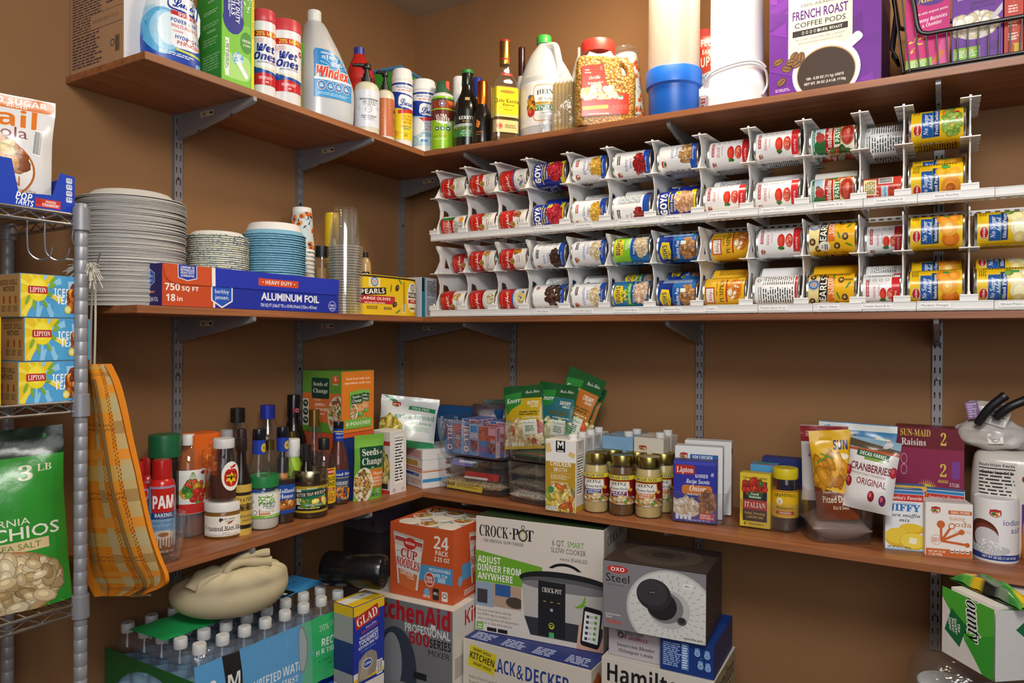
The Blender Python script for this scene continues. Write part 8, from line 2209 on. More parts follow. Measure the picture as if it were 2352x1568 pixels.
a.rect(46, -72, 8, 8, 'aab4c0').rect(46, -142, 16, 16, '4fae5a', 3).ring(46, -116, 9, 'c9d03a', 2).ring(46, -118, 5, 'c9d03a', 2)
for k in range(3):
 a.poly([(116 + 9 * k, -52 + 1 * k), (121 + 9 * k, -56), (150, -24 - 11 * (2 - k)), (146, -20 - 11 * (2 - k))], '6aa82c')
a.poly([(118, -200), (130, -92), (144, -96), (150, -150), (190, -150), (204, -110), (212, -116), (200, -170), (186, -200)], 'd2a48c').rect(166, -102, 56, 108, '17181b', 9, rot=-6).rect(166, -102, 46, 82, 'e9ecea', rot=-6)
for k in range(5):
 a.ell(180 - 1.5 * k, -72 - 15 * k, 4.4, 4.4, '6aa82c').rect(156 - 1.5 * k, -73 - 15 * k, 8, 8, '33343a').lines(168 - 1.5 * k, -73 - 15 * k, 12, 6, 2, '99a')
a.rect(-186, -152, 22, 22, '6aa82c', 3).text('we', -186, -148, 7, 'f4f4ec', 14).text('mo', -186, -156, 7, 'f4f4ec', 14).rect(-146, -157, 32, 11, '1b1c1e', 2).rect(-110, -157, 32, 11, '1b1c1e', 2)
s_ = Art(240, 330, 'bdb5aa'); s_.text('CROCK-POT', 0, 126, 26, '33343a', 170, 's')
carton('slow_cooker_box', 'large white and green slow cooker box on the bread maker box', 'box', A_, B_, h, .24, 'd0c8bc', a, s_, None, Art(400, 240, '24351c'))
A_, B_ = Vt(-.752, 1.706, 0), Vt(-.4675, 1.7146, 0)
a = Art(290, 390, 'cfc8be'); a.text('Hamilton', -20, 160, 44, '1f2022', 220).text('Beach', -40, 104, 40, '1f2022', 140)
s_ = Art(240, 390, '9a8c6a'); s_.text('Hamilton', 0, 160, 40, '33302a', 190).text('Beach', 10, 112, 36, '33302a', 120)
carton('appliance_box', 'white and tan appliance box at the bottom of the right-hand pile', 'box', A_, B_, .388, .23, 'cfc8be', a, s_)
A_, B_ = Vt(-.742, 1.728, .3885), Vt(-.606, 1.734, .3885)
a = Art(136, 86, 'b5adb0'); a.blobs(-8, 26, 60, 22, 12, 16, ('8a8488', '9a949a')).ring(-36, 14, 9, '4a4448', 4).text('Vitamix', 6, 12, 13, 'a8242a', 64, 'i').text('Immersion Blender', 4, -12, 9, '3a3638', 100, 's').text('Mélangeur à main', 4, -27, 9, '3a3638', 92, 's')
carton('blender_box', 'grey immersion blender box under the salad spinner box', 'box', A_, B_, .084, .2, 'b0a8aa', a)
A_, B_ = Vt(-.600, 1.716, .3885), Vt(-.470, 1.722, .3885)
a = Art(130, 84, '14347a'); a.lines(-36, 0, 46, 60, 12, '9ab0d9').rect(-4, 0, 18, 66, '4f7fb8').lines(-4, 0, 14, 60, 10, 'cfdcf0').ring(36, 4, .1, 'cfdcf0')
for x, y in ((26, 18), (50, 16), (34, -12), (52, -14)):
 a.rect(x, y, 12, 20, '6f9acc', 4).ring(x, y - 4, 7, 'cfdcf0', 1)
carton('blender_box', 'dark blue printed box under the right of the salad spinner box', 'box', A_, B_, .084, .21, '14347a', a, Art(200, 84, '1a2d5e'))
A_, B_ = Vt(-.740, 1.684, .473), Vt(-.484, 1.7057, .473)
h = zat(A_, 1384, 1284) - .473
a = Art(260, 200, '7f7c80', 4); W = 260
a.ell(44, -22, 112, 118, 'b9b9b6', 48).ell(44, -22, 106, 112, 'cfcfca', 48)
for k in range(4):
 for q in range(26):
  an = 2 * PI * q / 26 + .06 * k
  r_ = 52 + 15 * k
  a.rect(44 + r_ * math.cos(an), -22 + r_ * 1.05 * math.sin(an), 10, 3, 'b2b2ae', rot=math.degrees(an))
a.ell(40, -16, 52, 56, 'b4b4b2', 36).ell(30, -12, 46, 46, '77777a', 32).ell(22, -8, 38, 42, '1f1f22', 30).ell(2, 20, 44, 46, '29292c', 32).ell(-2, 26, 38, 38, '37373b', 32).ell(-2, 26, 10, 6, '1c1c1f').text('OXO', -2, 26, 5, '8a8a8e', 14).ell(72, -44, 12, 12, '4a4a4e').ell(72, -42, 8, 8, '2a2a2d')
a.ell(-92, 78, 28, 11, 'c2281e').text('OXO', -92, 78, 11, 'f4ecea', 36).text('Steel', -92, 52, 24, '1b1b1d', 62, 'n').text('Salad Spinner', -96, 32, 6, '4a4a4c', 46, 'n').text('Stainless Steel', -104, -58, 5, 'd9d6d6', 40).text('Bowl', -114, -66, 5, 'd9d6d6', 14).lines(-100, -80, 40, 12, 2, 'c2432e').rect(86, 58, 22, 14, 'e6e4e4').lines(86, 58, 16, 6, 2, '666').text('www.oxo.com', 100, -90, 6, '2a2a2c', 46)
tp = Art(256, 200, '2a211e'); tp.ell(0, 0, 100, 84, '37302c', 40).ell(0, 0, 60, 48, '2e2724', 36).ell(0, 0, 30, 24, '1d1917', 30)
carton('salad_spinner_box', 'grey and black salad spinner box on top of the right-hand pile', 'box', A_, B_, h, .2, '2f2926', a, Art(200, 200, '3a302c'), None, tp)
A_, B_ = Vt(-1.545, 1.667, 0), Vt(-1.2005, 1.684, 0)
a = Art(360, 420, '77777a'); a.text('KitchenAid', 16, 178, 52, 'b3202a', 310, 'b', fat=.02).text('PROFESSIONAL', 88, 136, 24, 'e3e1de', 166, 'n', fat=.02).text('600', 58, 108, 36, 'b3202a', 76).text('SERIES', 136, 104, 24, '1f1f22', 76, 'b').text('MIXER', 132, 76, 16, '33343a', 78, 'n').rect(110, 152, 18, 14, 'd9d6d2', rot=-6)
a.ell(-30, 0, 80, 130, '3a4150', 36).ell(-46, 20, 40, 90, '8f9298', 30).poly([(-60, -50), (40, -40), (60, -160), (-60, -170)], 'b4b4b2').ell(-10, -44, 54, 14, '8a8a8c', 30).rect(62, 0, 50, 20, '26262a', 4).ell(152, -50, 20, 22, 'b3202a').text('14', 152, -46, 14, 'f4efea', 20).text('CUPS', 152, -62, 7, 'f4efea', 22).poly([(60, -96), (170, -70), (170, -110), (60, -110)], 'd2b87a').text('Flour Power', 100, -102, 14, '2a2222', 100)
s_ = Art(260, 420, 'cfcac2'); s_.text('Kitchen', 30, 170, 44, 'b3202a', 200, 'b').rect(-40, 40, 160, 60, 'a9a49c')
carton('mixer_box', 'grey stand mixer box beneath the orange cup noodle box', 'box', A_, B_, .42, .27, 'cfcac2', a, s_)
A_, B_ = Vt(-1.452, 1.706, .4205), Vt(-1.226, 1.7183, .4205)
h = zat(B_, 1039, 1219) - .4205
w, d = (B_ - A_).xy.length, .24
rz = math.atan2(B_.y - A_.y, B_.x - A_.x)
c = (A_ + B_) / 2 + Vector((-math.sin(rz), math.cos(rz), 0)) * d / 2
t = thing('cup_noodle_box', 'orange open-topped box of noodle cups on the mixer box', 'box', c, rz)
m = MB()
for x, y, ww, dd in ((0, -d / 2 + .0015, w, .003), (0, d / 2 - .0015, w, .003), (-w / 2 + .0015, 0, .003, d - .006), (w / 2 - .0015, 0, .003, d - .006)):
 cuboid(m, ww, dd, h, 'c9562a', 'card', (x, y, 0), .0006)
cuboid(m, w - .006, d - .006, .003, 'a8642c', 'card', (0, 0, 0), 0)
m.obj('box_body', t)
def noodleart(W, cutl):
 a = Art(W, 200, 'c9562a'); a.rect(W * .1, -26, W * .8, 44, '4f93c0')
 cup = Art(130, 190)
 cup.poly([(-56, 74), (56, 60), (34, -86), (-40, -74)], 'dcd8d0').rect(0, 50, 104, 12, 'a8322c', rot=-7)
 for q in range(22):
  cup.rect(-50 + 5 * q, 48 - .6 * q, 1.6, 20, 'c9766a', rot=-7)
 cup.rect(-2, 64, 112, 8, 'b8b2a8', rot=-7).ell(6, 44, 24, 17, 'c2302a').text('NISSIN', 6, 44, 7, 'f4ece4', 34, rot=-7).text('The Original', -30, 22, 6, 'a8322c', 30, 'c', rot=10).text('CUP', 2, 14, 24, 'c23a2e', 60, 's', rot=-7, fat=.02).text('NOODLES', -2, -14, 24, 'c23a2e', 88, 's', rot=-7, fat=.02).poly([(-38, -30), (34, -42), (26, -90), (-34, -78)], 'cf6a34').text('CHICKEN', -6, -42, 11, 'f0e6da', 50, rot=-7).text('FLAVOR', 10, -54, 5, 'f0e6da', 26, rot=-7)
 a.paste(cup, -W * .2 if not cutl else W * .1, 4, .98)
 if not cutl:
  a.text('24', W * .32, 62, 34, 'ece6da', 52).text('PACK', W * .33, 34, 13, 'ece6da', 44).text('2.25 OZ', W * .33, 17, 11, 'ece6da', 54).text('MICROWAVABLE', W * .30, -14, 9, 'dfe9f0', 74, 'n', fat=.02).text('PAPER CUP', W * .30, -28, 9, 'dfe9f0', 54, 'n', fat=.02).rect(W * .33, -40, 26, 12, 'a9cbe0').ell(W * .14, -42, 19, 21, 'd9cdbc', 12).ell(W * .14, -42, 16, 18, 'c2432a', 12).text('NEW', W * .14, -38, 8, 'f4ece4', 22).text('LOOK!', W * .14, -48, 8, 'f4ece4', 26)
  a.ell(W * .1, -78, 11, 11, '6fa8c9').lines(W * .1, -90, 26, 8, 2, 'e6dccf').rect(W * .24, -80, 22, 32, '2a2220', 3).text('40%', W * .24, -78, 8, 'e6dccf', 17).rect(W * .38, -82, 20, 26, 'e6dccf', 2).ring(W * .38, -80, 7, '2a2220', 2)
 else:
  a.ell(-W * .34, -46, 12, 14, '6fa8c9').lines(0, -84, 120, 16, 3, 'e6dccf')
 return a
m = MB(); lay(m, resize(noodleart(225, 0), w, h), plane((0, -d / 2, h / 2), (1, 0, 0), (0, 0, 1)), 'card'); lay(m, resize(noodleart(240, 1), d, h), plane((w / 2, 0, h / 2), (0, 1, 0), (0, 0, 1)), 'card'); m.obj('printed_panel', t)
m = MB(); rc = .034
lathe(m, [(rc * .74, 0), (rc * .95, .088), (rc, .09), (rc * 1.02, .093), (rc, .0945), (0, .0945)], 'd9d4ca', 'card', 28, capt=False)
me_c = m.mesh('noodle_cup')
m = MB(); la = Art(62, 62); la.ell(0, 0, 30, 30, 'd9cdb4', 30).blobs(0, 0, 44, 40, 40, 9, ('c9a05a', 'b5502c', 'e0c27a', '5f8a3a')).rect(0, 16, 44, 8, 'b3322a'); lay(m, la, plane((0, 0, .0946), (1, 0, 0), (0, 1, 0)), 'film'); me_l = m.mesh('cup_lid')
Rz = Matrix.Rotation(rz, 3, 'Z')
wd = ('left', 'middle', 'right'); rw = ('front', 'centre', 'back')
for j in range(3):
 for i in range(3):
  p = c + Rz @ Vector(((i - 1) * .072, (j - 1) * .074, h - .097))
  k = thing('noodle_cup', 'noodle cup in the orange box, %s row, %s' % (rw[j], wd[i]), 'noodle cup', p, rz + i + j, 'noodle cups in the orange box')
  from_mesh('cup_body', me_c, k)
  if (i + j) % 2 == 1 or j == 2:
   from_mesh('lid', me_l, k)
m = MB(); cuboid(m, w - .008, d - .008, h - .101, '8a4a24', 'card', (0, 0, .0031), 0); m.obj('inner_tray', t)
zz = 0
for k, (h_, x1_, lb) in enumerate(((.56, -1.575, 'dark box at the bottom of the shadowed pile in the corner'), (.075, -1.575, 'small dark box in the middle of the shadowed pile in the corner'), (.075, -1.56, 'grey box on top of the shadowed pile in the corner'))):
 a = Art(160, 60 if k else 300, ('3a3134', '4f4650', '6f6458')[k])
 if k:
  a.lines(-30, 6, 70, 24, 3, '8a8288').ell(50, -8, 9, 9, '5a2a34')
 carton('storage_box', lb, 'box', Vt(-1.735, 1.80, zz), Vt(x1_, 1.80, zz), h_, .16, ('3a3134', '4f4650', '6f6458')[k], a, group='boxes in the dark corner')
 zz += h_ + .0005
A_, B_ = Vt(-1.310, 1.396, 0), Vt(-1.303, 1.509, 0)
carton('white_carton', 'plain white carton underneath the trash bag box', 'box', A_, B_, .29, .074, 'd6d2cc', None)
A_.z = B_.z = .2905
a = Art(110, 205, '1a2f9a'); a.rect(0, 90, 110, 26, 'dfb81e').rect(-8, 66, 84, 34, 'b3261f', rot=12).text('GLAD', -8, 66, 23, 'f4ece6', 74, 's', rot=12).text('ForceFlex', 6, 42, 6, 'cfd6ee', 40, 'i', rot=10).text('MaxStrength', 0, 34, 7, 'c2432e', 58, 'i', rot=10).text("YOU'RE HOLDING OUR", -2, 20, 6, 'e6e9f4', 66, rot=8).text('TOUGHEST', -2, 8, 12, 'f0f2f8', 70, rot=8).text('KITCHEN BAG YET', -2, -5, 7.4, 'e6e9f4', 72, rot=8).text('25% MORE DURABLE', -4, -16, 4.4, '6f9ad9', 52, rot=8).rect(0, -78, 110, 16, 'd9d6cf').rect(0, -90, 110, 10, 'dfb81e')
a.poly([(-42, -96), (-36, -40), (-14, -26), (6, -24), (26, -36), (32, -64), (22, -88)], '8f867a').poly([(-34, -90), (-28, -44), (-12, -32), (0, -60), (-6, -92)], 'a39a8c').ell(-6, -56, 18, 13, 'e6e4e0').ell(-6, -56, 16, 11, '2a4a9a').text('CLOROX', -6, -56, 6, 'f0f0ee', 26).bars(38, -80, 18, 34)
s_ = Art(74, 205, '9a9a98'); s_.rect(0, 90, 74, 26, 'd9b41e').rect(0, -30, 74, 80, '24346e')
tp = Art(110, 74, 'd9b41e'); tp.rect(0, 10, 110, 34, 'd9d6cf').bars(20, 12, 20, 16)
carton('trash_bag_box', 'yellow and blue trash bag box beside the water bottle case', 'box', A_, B_, .21, .074, '20328e', a, None, s_, tp)
p0, p1 = Vt(-1.47, 1.452, .562), Vt(-1.307, 1.512, .562)
t = thing('trash_bag_roll', 'roll of shiny black trash bags lying by the orange noodle box', 'bag roll', (p0 + p1) / 2 - Vt(0, 0, .048))
ax = (p1 - p0).normalized()
Mx = ax.to_track_quat('Z', 'X').to_matrix().to_4x4()
m = MB(); L = (p1 - p0).length
b2 = MB(); N = 40
pr_ = [(.030, 0), (.043, .003), (.047, .012), (.0465, L * .5), (.047, L - .01), (.043, L), (.037, L - .004), (.033, L - .001), (.028, L - .005), (.023, L - .001), (.017, L - .006), (.012, L - .002), (.006, L - .008), (0, L - .008)]
lathe(b2, pr_, '0d0d0f', 'film', N)
for i, v in enumerate(b2.v):
 q = Vector(v); q.x *= 1 + .03 * noise.noise(q * 40); q.y *= 1 + .04 * noise.noise(q * 40 + Vt(3, 3, 3))
 b2.v[i] = tuple(Vt(0, 0, .048) + Mx.to_3x3() @ (q - Vt(0, 0, L / 2)))
b2.obj('rolled_bags', t, sharp=60)
o = Vt(-1.435, 1.036, .305)
es, el = Vt(-.0630, -.0032, 0), Vt(.0026, .0590, 0)
t = thing('water_bottle_case', 'film-wrapped case of water bottles under the lowest left shelf', 'water case', o)
m = MB()
lathe(m, [(.025, 0), (.0285, .005), (.0285, .05), (.027, .055), (.0285, .06), (.0285, .10), (.027, .105), (.0285, .11), (.028, .135), (.022, .165), (.0135, .18), (.0125, .187)], 'fff', 'clear_plastic', 22, capt=False)
lathe(m, [(.0287, .065), (.0287, .118)], '8fb4cc', 'gloss', 22, capb=False, capt=False)
me_b = m.mesh('bottle', fixn=False)
m = MB(); lathe(m, [(.0145, .183), (.0148, .185), (.0148, .202), (.0135, .205)], 'c9cbca', 'plastic', 40, rib=lambda k: 1 + .03 * (k % 2)); me_cp = m.mesh('cap')
for i in range(5):
 for j in range(8):
  b = from_mesh('bottle', me_b, t)
  b.location = es * i + el * j
  cp = from_mesh('cap', me_cp, b)
eS, eL = es.normalized(), el.normalized()
Ls, Ll = .063 * 4 + .062, .0591 * 7 + .062
mid = es * 2 + el * 3.5
angc = math.atan2(eL.y, eL.x) - PI / 2
def film(u, v):      # u along the long side, v towards the wall
 return mid + eL * u + eS * v
m = MB()
fr = Art(Ll * 1000, 165, '5aa0d6')
Wf = fr.w
fr.rect(Wf * .34, 0, Wf * .34, 165, '35b56a').rect(Wf * .15, 0, Wf * .06, 165, '62b48e').rect(-Wf * .30, 30, 46, 110, '1b1b1d', rot=4)
fr.text('M', -Wf * .30, 22, 28, 'e3e6e6', 34).text("Member's", -Wf * .30, -4, 8, 'e3e6e6', 40, 's').text('Mark', -Wf * .30, -15, 8, 'e3e6e6', 24, 's').text('40', -Wf * .44, 26, 26, 'e6eef4', 42).text('16.9 FL OZ', -Wf * .44, 6, 6, 'e6eef4', 36).text('BOTTLES', -Wf * .44, -4, 6, 'e6eef4', 36).text('PURIFIED WATER', -Wf * .04, -16, 22, 'dfe9f0', 170).text('PURE FIRST', -Wf * .02, -44, 15, 'dfe9f0', 100, 's').ell(Wf * .12, 18, 15, 60, '7f8a90', 26).ell(Wf * .12, 18, 12, 54, 'a3aeb2', 26)
fr.text('20%', Wf * .27, 52, 15, 'b9e0c6', 30, 'n').lines(Wf * .36, 56, 46, 14, 4, '7fc79a').text('RECYCLE', Wf * .34, 14, 19, 'e6f2ea', 84).text('FOR THE PLANET', Wf * .34, -8, 13, 'e6f2ea', 128, 's').text('40 - 16.9 FL OZ (500mL) BOTTLES', Wf * .35, -32, 8, '1f4a34', 116, 'n').text('NET WT (5.28 GAL) 20 L', Wf * .38, -44, 8, '1f4a34', 80, 'n').bars(Wf * .45, -14, 34, 24)
for q in range(40):
 fr.ring(fr.rn.uniform(-Wf * .2, Wf * .2), fr.rn.uniform(-60, 70), fr.rn.uniform(1.5, 4), '6fb0dc', .7, 10)
NU = 64
def fpt(u, v, e):      # front film follows the bottles' bulge
 bl = .004 * abs(math.cos(PI * (u + Ll / 2 - .031) / .0591)) * (1 - .3 * v / .08)
 lean = .006 * max(0, (v - .03) / .05)
 p = film(u, -(Ls / 2) - bl + lean + .002 - .0006 - e) + Vt(0, 0, .0845 + v)
 return p, -eS
lay(m, fr, fpt, 'film', su=Ll / NU, sv=.03, base=.001); m.obj('printed_film', t)
m = MB()
en = Art(Ls * 1000, 150); We = en.w
pts = [(-We / 2, -75), (-We / 2, 72), (We / 2, 58), (We / 2, -75), (We * .42, -75)] + [(We * .44 * math.cos(PI * q / 12), -75 + 118 * math.sin(PI * q / 12)) for q in range(1, 12)] + [(-We * .44, -75)]
en.poly(pts, '0f6a34')
lay(m, en, lambda u, v, e: (film(-Ll / 2 - .003 - e, -u) + Vt(0, 0, .08 + v), -eL), 'film', base=.002); m.obj('end_film', t)
m = MB()
tpA = Art(Ll * 1000, 130, '3f97d4'); tpA.rect(-Wf * .30, 0, Wf * .42, 130, '25aa5c').rect(-Wf * .06, 0, Wf * .08, 130, '7ab4d9').rect(Wf * .22, -34, 62, 50, '1b1b1d').text('M', Wf * .21, -36, 26, 'd9dcdc', 36, rot=180).text('PURIFIED', Wf * .32, 10, 14, '1f5f94', 90, rot=180).text('RECYCLE', -Wf * .26, 18, 13, '2fae66', 80, rot=180).text('FOR THE PLANET', -Wf * .26, 0, 9, '2fae66', 100, 's', rot=180)
lay(m, tpA, lambda u, v, e: (film(u, -v * -1 + .01) + Vt(0, 0, .2062 + e + .0012 * math.sin(u * 106)), Vt(0, 0, 1)), 'film', su=.01, base=.0006); m.obj('top_film', t)
m = MB(); cr = sup(7)
lo2 = []
for z, k in ((.168, 1.0), (.18, .975), (.195, .93)):
 lo2.append([film(cr(2 * PI * q / 72)[0] * Ll / 2 * k, cr(2 * PI * q / 72)[1] * Ls / 2 * k) + Vt(0, 0, z + .006 * noise.noise(Vt(q * .7, z * 20, 1))) for q in range(72)])
m.add([tuple(p) for r in lo2 for p in r], [(j * 72 + q, j * 72 + (q + 1) % 72, (j + 1) * 72 + (q + 1) % 72, (j + 1) * 72 + q) for j in range(2) for q in range(72)], 'fff', 'clear_film'); m.obj('clear_film', t, sharp=80)
m = MB(); cuboid(m, Ll, Ls, .304, '14409e', 'film', (0, 0, 0), .02)
lay(m, Art(Ll * 1000, 60, '2456b8').text('SPARKLING', 0, 0, 24, 'dfe6f4', 200), plane((0, -Ls / 2, .26), (1, 0, 0), (0, 0, 1)), 'film')
o2 = m.obj('drink_pack'); tag(o2, 'blue film-wrapped drink pack underneath the water bottle case', 'drink pack')
o2.location = (o + mid).x, (o + mid).y, 0; o2.rotation_euler = (0, 0, angc + PI / 2)
cS = AZ(528, 1408, .515)
t = thing('cloth_sack', 'cream cloth sack tied in a knot on top of the water case', 'sack', cS, -.1 + math.atan2(-cS.x, cS.y))
m = MB(); N, J = 72, 26
vs = []
for j in range(J + 1):
 v = j / J
 ph = -PI / 2 + v * (PI * .95)
 for k in range(N):
  th = 2 * PI * k / N
  r = math.cos(ph) ** .72 if math.cos(ph) > 0 else 0
  pl = 1 + (.28 * max(0, v - .6) + .3 * max(0, v - .8)) * math.sin(th * 12 + 1.5 * math.sin(th * 3)) ** 3
  x, y = .138 * r * pl * math.cos(th), .105 * r * pl * math.sin(th)
  z = .058 + .058 * (math.sin(ph) if ph < 0 else math.sin(ph) ** .9) + .014 * (x / .138 + 1) * v
  vs.append((x + .05 * max(0, v - .6), y - .13 * max(0, v - .6), max(z, .0004)))
fs = [(j * N + k, j * N + (k + 1) % N, (j + 1) * N + (k + 1) % N, (j + 1) * N + k) for j in range(J) for k in range(N)] + [tuple(range(N - 1, -1, -1)), tuple(J * N + k for k in range(N))]
m.add(vs, fs, 'c9bb98', 'cloth'); m.obj('sack_body', t, sharp=0)
m = MB()
for p, r in ((((.02, -.06, .108), (.0, -.075, .118), (.008, -.078, .136), (.03, -.07, .144), (.07, -.06, .140), (.10, -.055, .138)), .010), (((.015, -.05, .112), (-.02, -.055, .124), (-.045, -.065, .124), (-.065, -.075, .114), (-.078, -.088, .094)), .014), (((-.02, -.05, .122), (.02, -.05, .146), (.06, -.045, .154), (.095, -.04, .156)), .009)):
 s = spline(p, 6)
 tube(m, s, [r * (.8 + .35 * math.sin(i * .9) * .3 + .3 * (i / len(s))) for i in range(len(s))], 'b9ab8a', 'cloth', 12)
m.obj('knot', t, sharp=60)
C0, C1 = AY(2163, 1450, 1.80), AY(2285, 1450, 1.69)
C0.z = C1.z = .535
a = Art(170, 145, 'd9d6d2'); a.poly([(-85, 73), (85, 73), (85, -73), (50, -73), (-50, 20), (-85, 50)], '4fa838').poly([(-10, -20), (85, 20), (85, -73), (54, -73)], '3a9a34').text('Bounty', 22, 40, 44, '17181a', 110, 'i', rot=-84, out='f0f0ee').rect(-38, -4, 56, 58, '1f6a3a', rot=-24)
for k, s in enumerate(('The', 'Quicker', 'Picker', 'Upper')):
 a.text(s, -26 - 10 * k, -2, 8, 'e6ece6', (18, 34, 30, 28)[k], 'j', rot=-80)
s_ = Art(200, 145, 'd3d0cc'); s_.poly([(-100, 73), (100, 73), (100, 10), (40, 30), (-20, 66)], '2f8a3a').rect(-20, 34, 66, 54, '1f6a3a', rot=45)
for k, s in enumerate(('The', 'Quicker', 'Picker', 'Upper')):
 s_.text(s, 6 - 12 * k, 36, 8, 'e6ece6', (18, 34, 30, 28)[k], 'j', rot=-90)
t = carton('paper_towel_pack', 'green and white paper towel pack tilted at the right edge', 'paper towel pack', C0, C1, .142, .24, 'd6d3cf', a, s_, m='film', bev=.012)
m = MB(); F, B = pouch_grid(.19, .10, .05, seed=13, wr=.008, top=.02)
for G in (F, B):
 n, q = len(G), len(G[0])
 m.add([(x + .0, -.085 + z * .4, .146 + (abs(y) * 1.1 if G is F else 0)) for r in G for x, y, z in r], [(j * q + i, j * q + i + 1, (j + 1) * q + i + 1, (j + 1) * q + i) for j in range(n - 1) for i in range(q - 1)], [lin(('2f7a34', '4f9a3c', 'c9a820', '1a1c1c', '6a7a6a')[(i * 3 // 7 + j // 4) % 5]) for j in range(n) for i in range(q)], 'film')
m.obj('crumpled_film', t, sharp=60)
cT = AY(2104, 1540, 1.87)
t = thing('toilet_paper_pack', 'clear film pack of white and green paper rolls beneath the paper towels', 'paper roll pack', (cT.x + .17, 1.90, 0))
m = MB()
for x in (-.115, 0, .115):
 for y in (-.09, .04):
  for z in range(4):
   lathe(m, [(.052, z * .105), (.056, z * .105 + .004), (.056, z * .105 + .098), (.052, z * .105 + .102)], 'e3e3df', 'matte', 28, o=(x, y, 0))
m.obj('paper_rolls', t)['kind'] = 'stuff'
m = MB(); lathe(m, [(.95, 0), (1, .03), (1.02, .3), (1.0, .43), (.8, .50), (.5, .53)], 'fff', 'clear_film', 60, cross=sup(6, .19, .165), capb=False); m.obj('wrapper', t, sharp=80)
m = MB(); lay(m, Art(260, 110).poly([(-130, 40), (-20, 0), (60, 50), (130, 20), (130, -55), (-130, -55)], '5fae2c'), cylmap(lambda v: 1.0, sup(6, .19, .165), R=1.0, su=.01), 'film', su=.01, oy=400, base=.006); m.obj('printed_band', t)
# ================================================================ chrome wire rack at the left
XR, YR = -1.421, .7676
ST = 'b9b9bd'
t = thing('wire_rack', 'chrome wire rack with ringed posts at the left edge', 'rack', (XR, YR, 0))
dxr, Lr = -.279, .62
m0 = MB()
prof = []
for k in range(56):
 z = k * .0258
 prof += [(.0115, z), (.0118, z + .0006), (.0118, z + .0252), (.0115, z + .0257)]
prof += [(.0118, 1.445), (.010, 1.45)]
lathe(m0, prof, '96969b', 'painted_steel', 24)
mp_ = m0.mesh('post')
for x in (0, dxr):
 for y in (0, -Lr):
  p = from_mesh('post', mp_, t); p.location = (x, y, 0)
for zc in (1.420, 1.066, .681, .20):
 mS = MB()
 zt, zl = zc + .007, zc - .012
 tube(mS, [(0, 0, zt), (0, -Lr, zt)], .0032, ST, 'metal', 8); tube(mS, [(0, 0, zl), (0, -Lr, zl)], .0032, ST, 'metal', 8)
 tube(mS, [(dxr, 0, zt), (dxr, -Lr, zt)], .0032, ST, 'metal', 8)
 for y in (0, -Lr):
  tube(mS, [(0, y, zl), (dxr, y, zl)], .0032, ST, 'metal', 8); tube(mS, [(0, y, zt), (dxr, y, zt)], .0026, ST, 'metal', 8)
 n = int(Lr / .026)
 tube(mS, [(.0, -.018 - k * .026, zt - .003 if k % 2 else zl + .003) for k in range(n)], .0018, ST, 'metal', 6)
 tube(mS, [(-.012 - k * .022, 0, zt - .003 if k % 2 else zl + .003) for k in range(12)], .0018, ST, 'metal', 6)
 for k in range(24):
  tube(mS, [(0, -.012 - k * .0255, zt - .004), (dxr, -.012 - k * .0255, zt - .004)], .0016, ST, 'metal', 6)
 sh_ = mS.obj('wire_shelf', t)
 mC = MB(); lathe(mC, [(.0145, zc - .022), (.0160, zc - .021), (.0150, zc + .021), (.0140, zc + .022)], '8f8f94', 'painted_steel', 24)
 mcm = mC.mesh('collar')
 for x in (0, dxr):
  o = from_mesh('collar', mcm, sh_); o.location = (x, 0, 0)
def hook(px0, label, pts):
 m = MB(); tube(m, spline(pts, 6), .0017, 'c9c9ce', 'metal', 8)
 o = m.obj('s_hook'); tag(o, label, 'hook', 'hooks hanging from the wire rack')
 return o
zh = 1.409
for px, dx, lb in ((112, -.004, 'wire hook hanging in the middle under the top wire shelf'), (72, -.02, 'wire hook hanging leftmost under the top wire shelf')):
 P = AX(px - 12, 600, XR + dx)
 hook(px, lb, [(XR + dx, P.y - .004, zh + .006), (XR + dx + .003, P.y, zh + .002), (XR + dx + .003, P.y, zh - .03), (XR + dx + .003, P.y + .003, zh - .058), (XR + dx + .010, P.y + .016, zh - .071), (XR + dx + .022, P.y + .028, zh - .066), (XR + dx + .026, P.y + .032, zh - .048)])
xs, ys = XR + .014, YR + .004
hook(190, 'wire hook on the wire rack post that carries the plaid bag', [(XR + .004, YR - .012, zh), (XR - .004, YR - .014, zh - .03), (XR - .006, YR + .014, zh - .072), (XR + .006, YR + .022, zh - .082), (XR + .02, YR + .018, zh - .074), (XR + .030, YR + .020, zh - .050)])
zs = 1.4254
P0, P1 = AX(-150, 480, XR - .012), AX(171, 500, XR - .012)
h = .088
w = P1.y - P0.y
t = thing('toaster_pastry_tray', 'blue open display box of toaster pastries on the top wire shelf', 'box', (XR - .012, (P0.y + P1.y) / 2, zs), PI / 2)
def pu(px):
 return AX(px, 450, XR - .012).y - (P0.y + P1.y) / 2
m = MB()
Mfr = Matrix(((1, 0, 0, 0), (0, 0, 1, 0), (0, 1, 0, 0), (0, 0, 0, 1)))
prism(m, [(-w / 2, 0), (w / 2, 0), (w / 2, .075), (pu(138), .078), (pu(121), .034), (pu(42), .030), (pu(26), .088), (-w / 2, .088)], [], .002, '1a3fae', 'card', Mfr)
cuboid(m, .002, .2, .075, '1a3fae', 'card', (w / 2 - .001, .101, 0), 0); cuboid(m, w - .004, .198, .002, 'b08a5a', 'card', (0, .101, 0), 0); cuboid(m, w - .006, .002, .045, 'a8824f', 'card', (0, .10, .002), 0); cuboid(m, w, .002, .075, '1a3fae', 'card', (0, .2, 0), 0)
m.obj('box_body', t)
m = MB()
a = Art(w * 1000, 88); u = lambda px: pu(px) * 1000
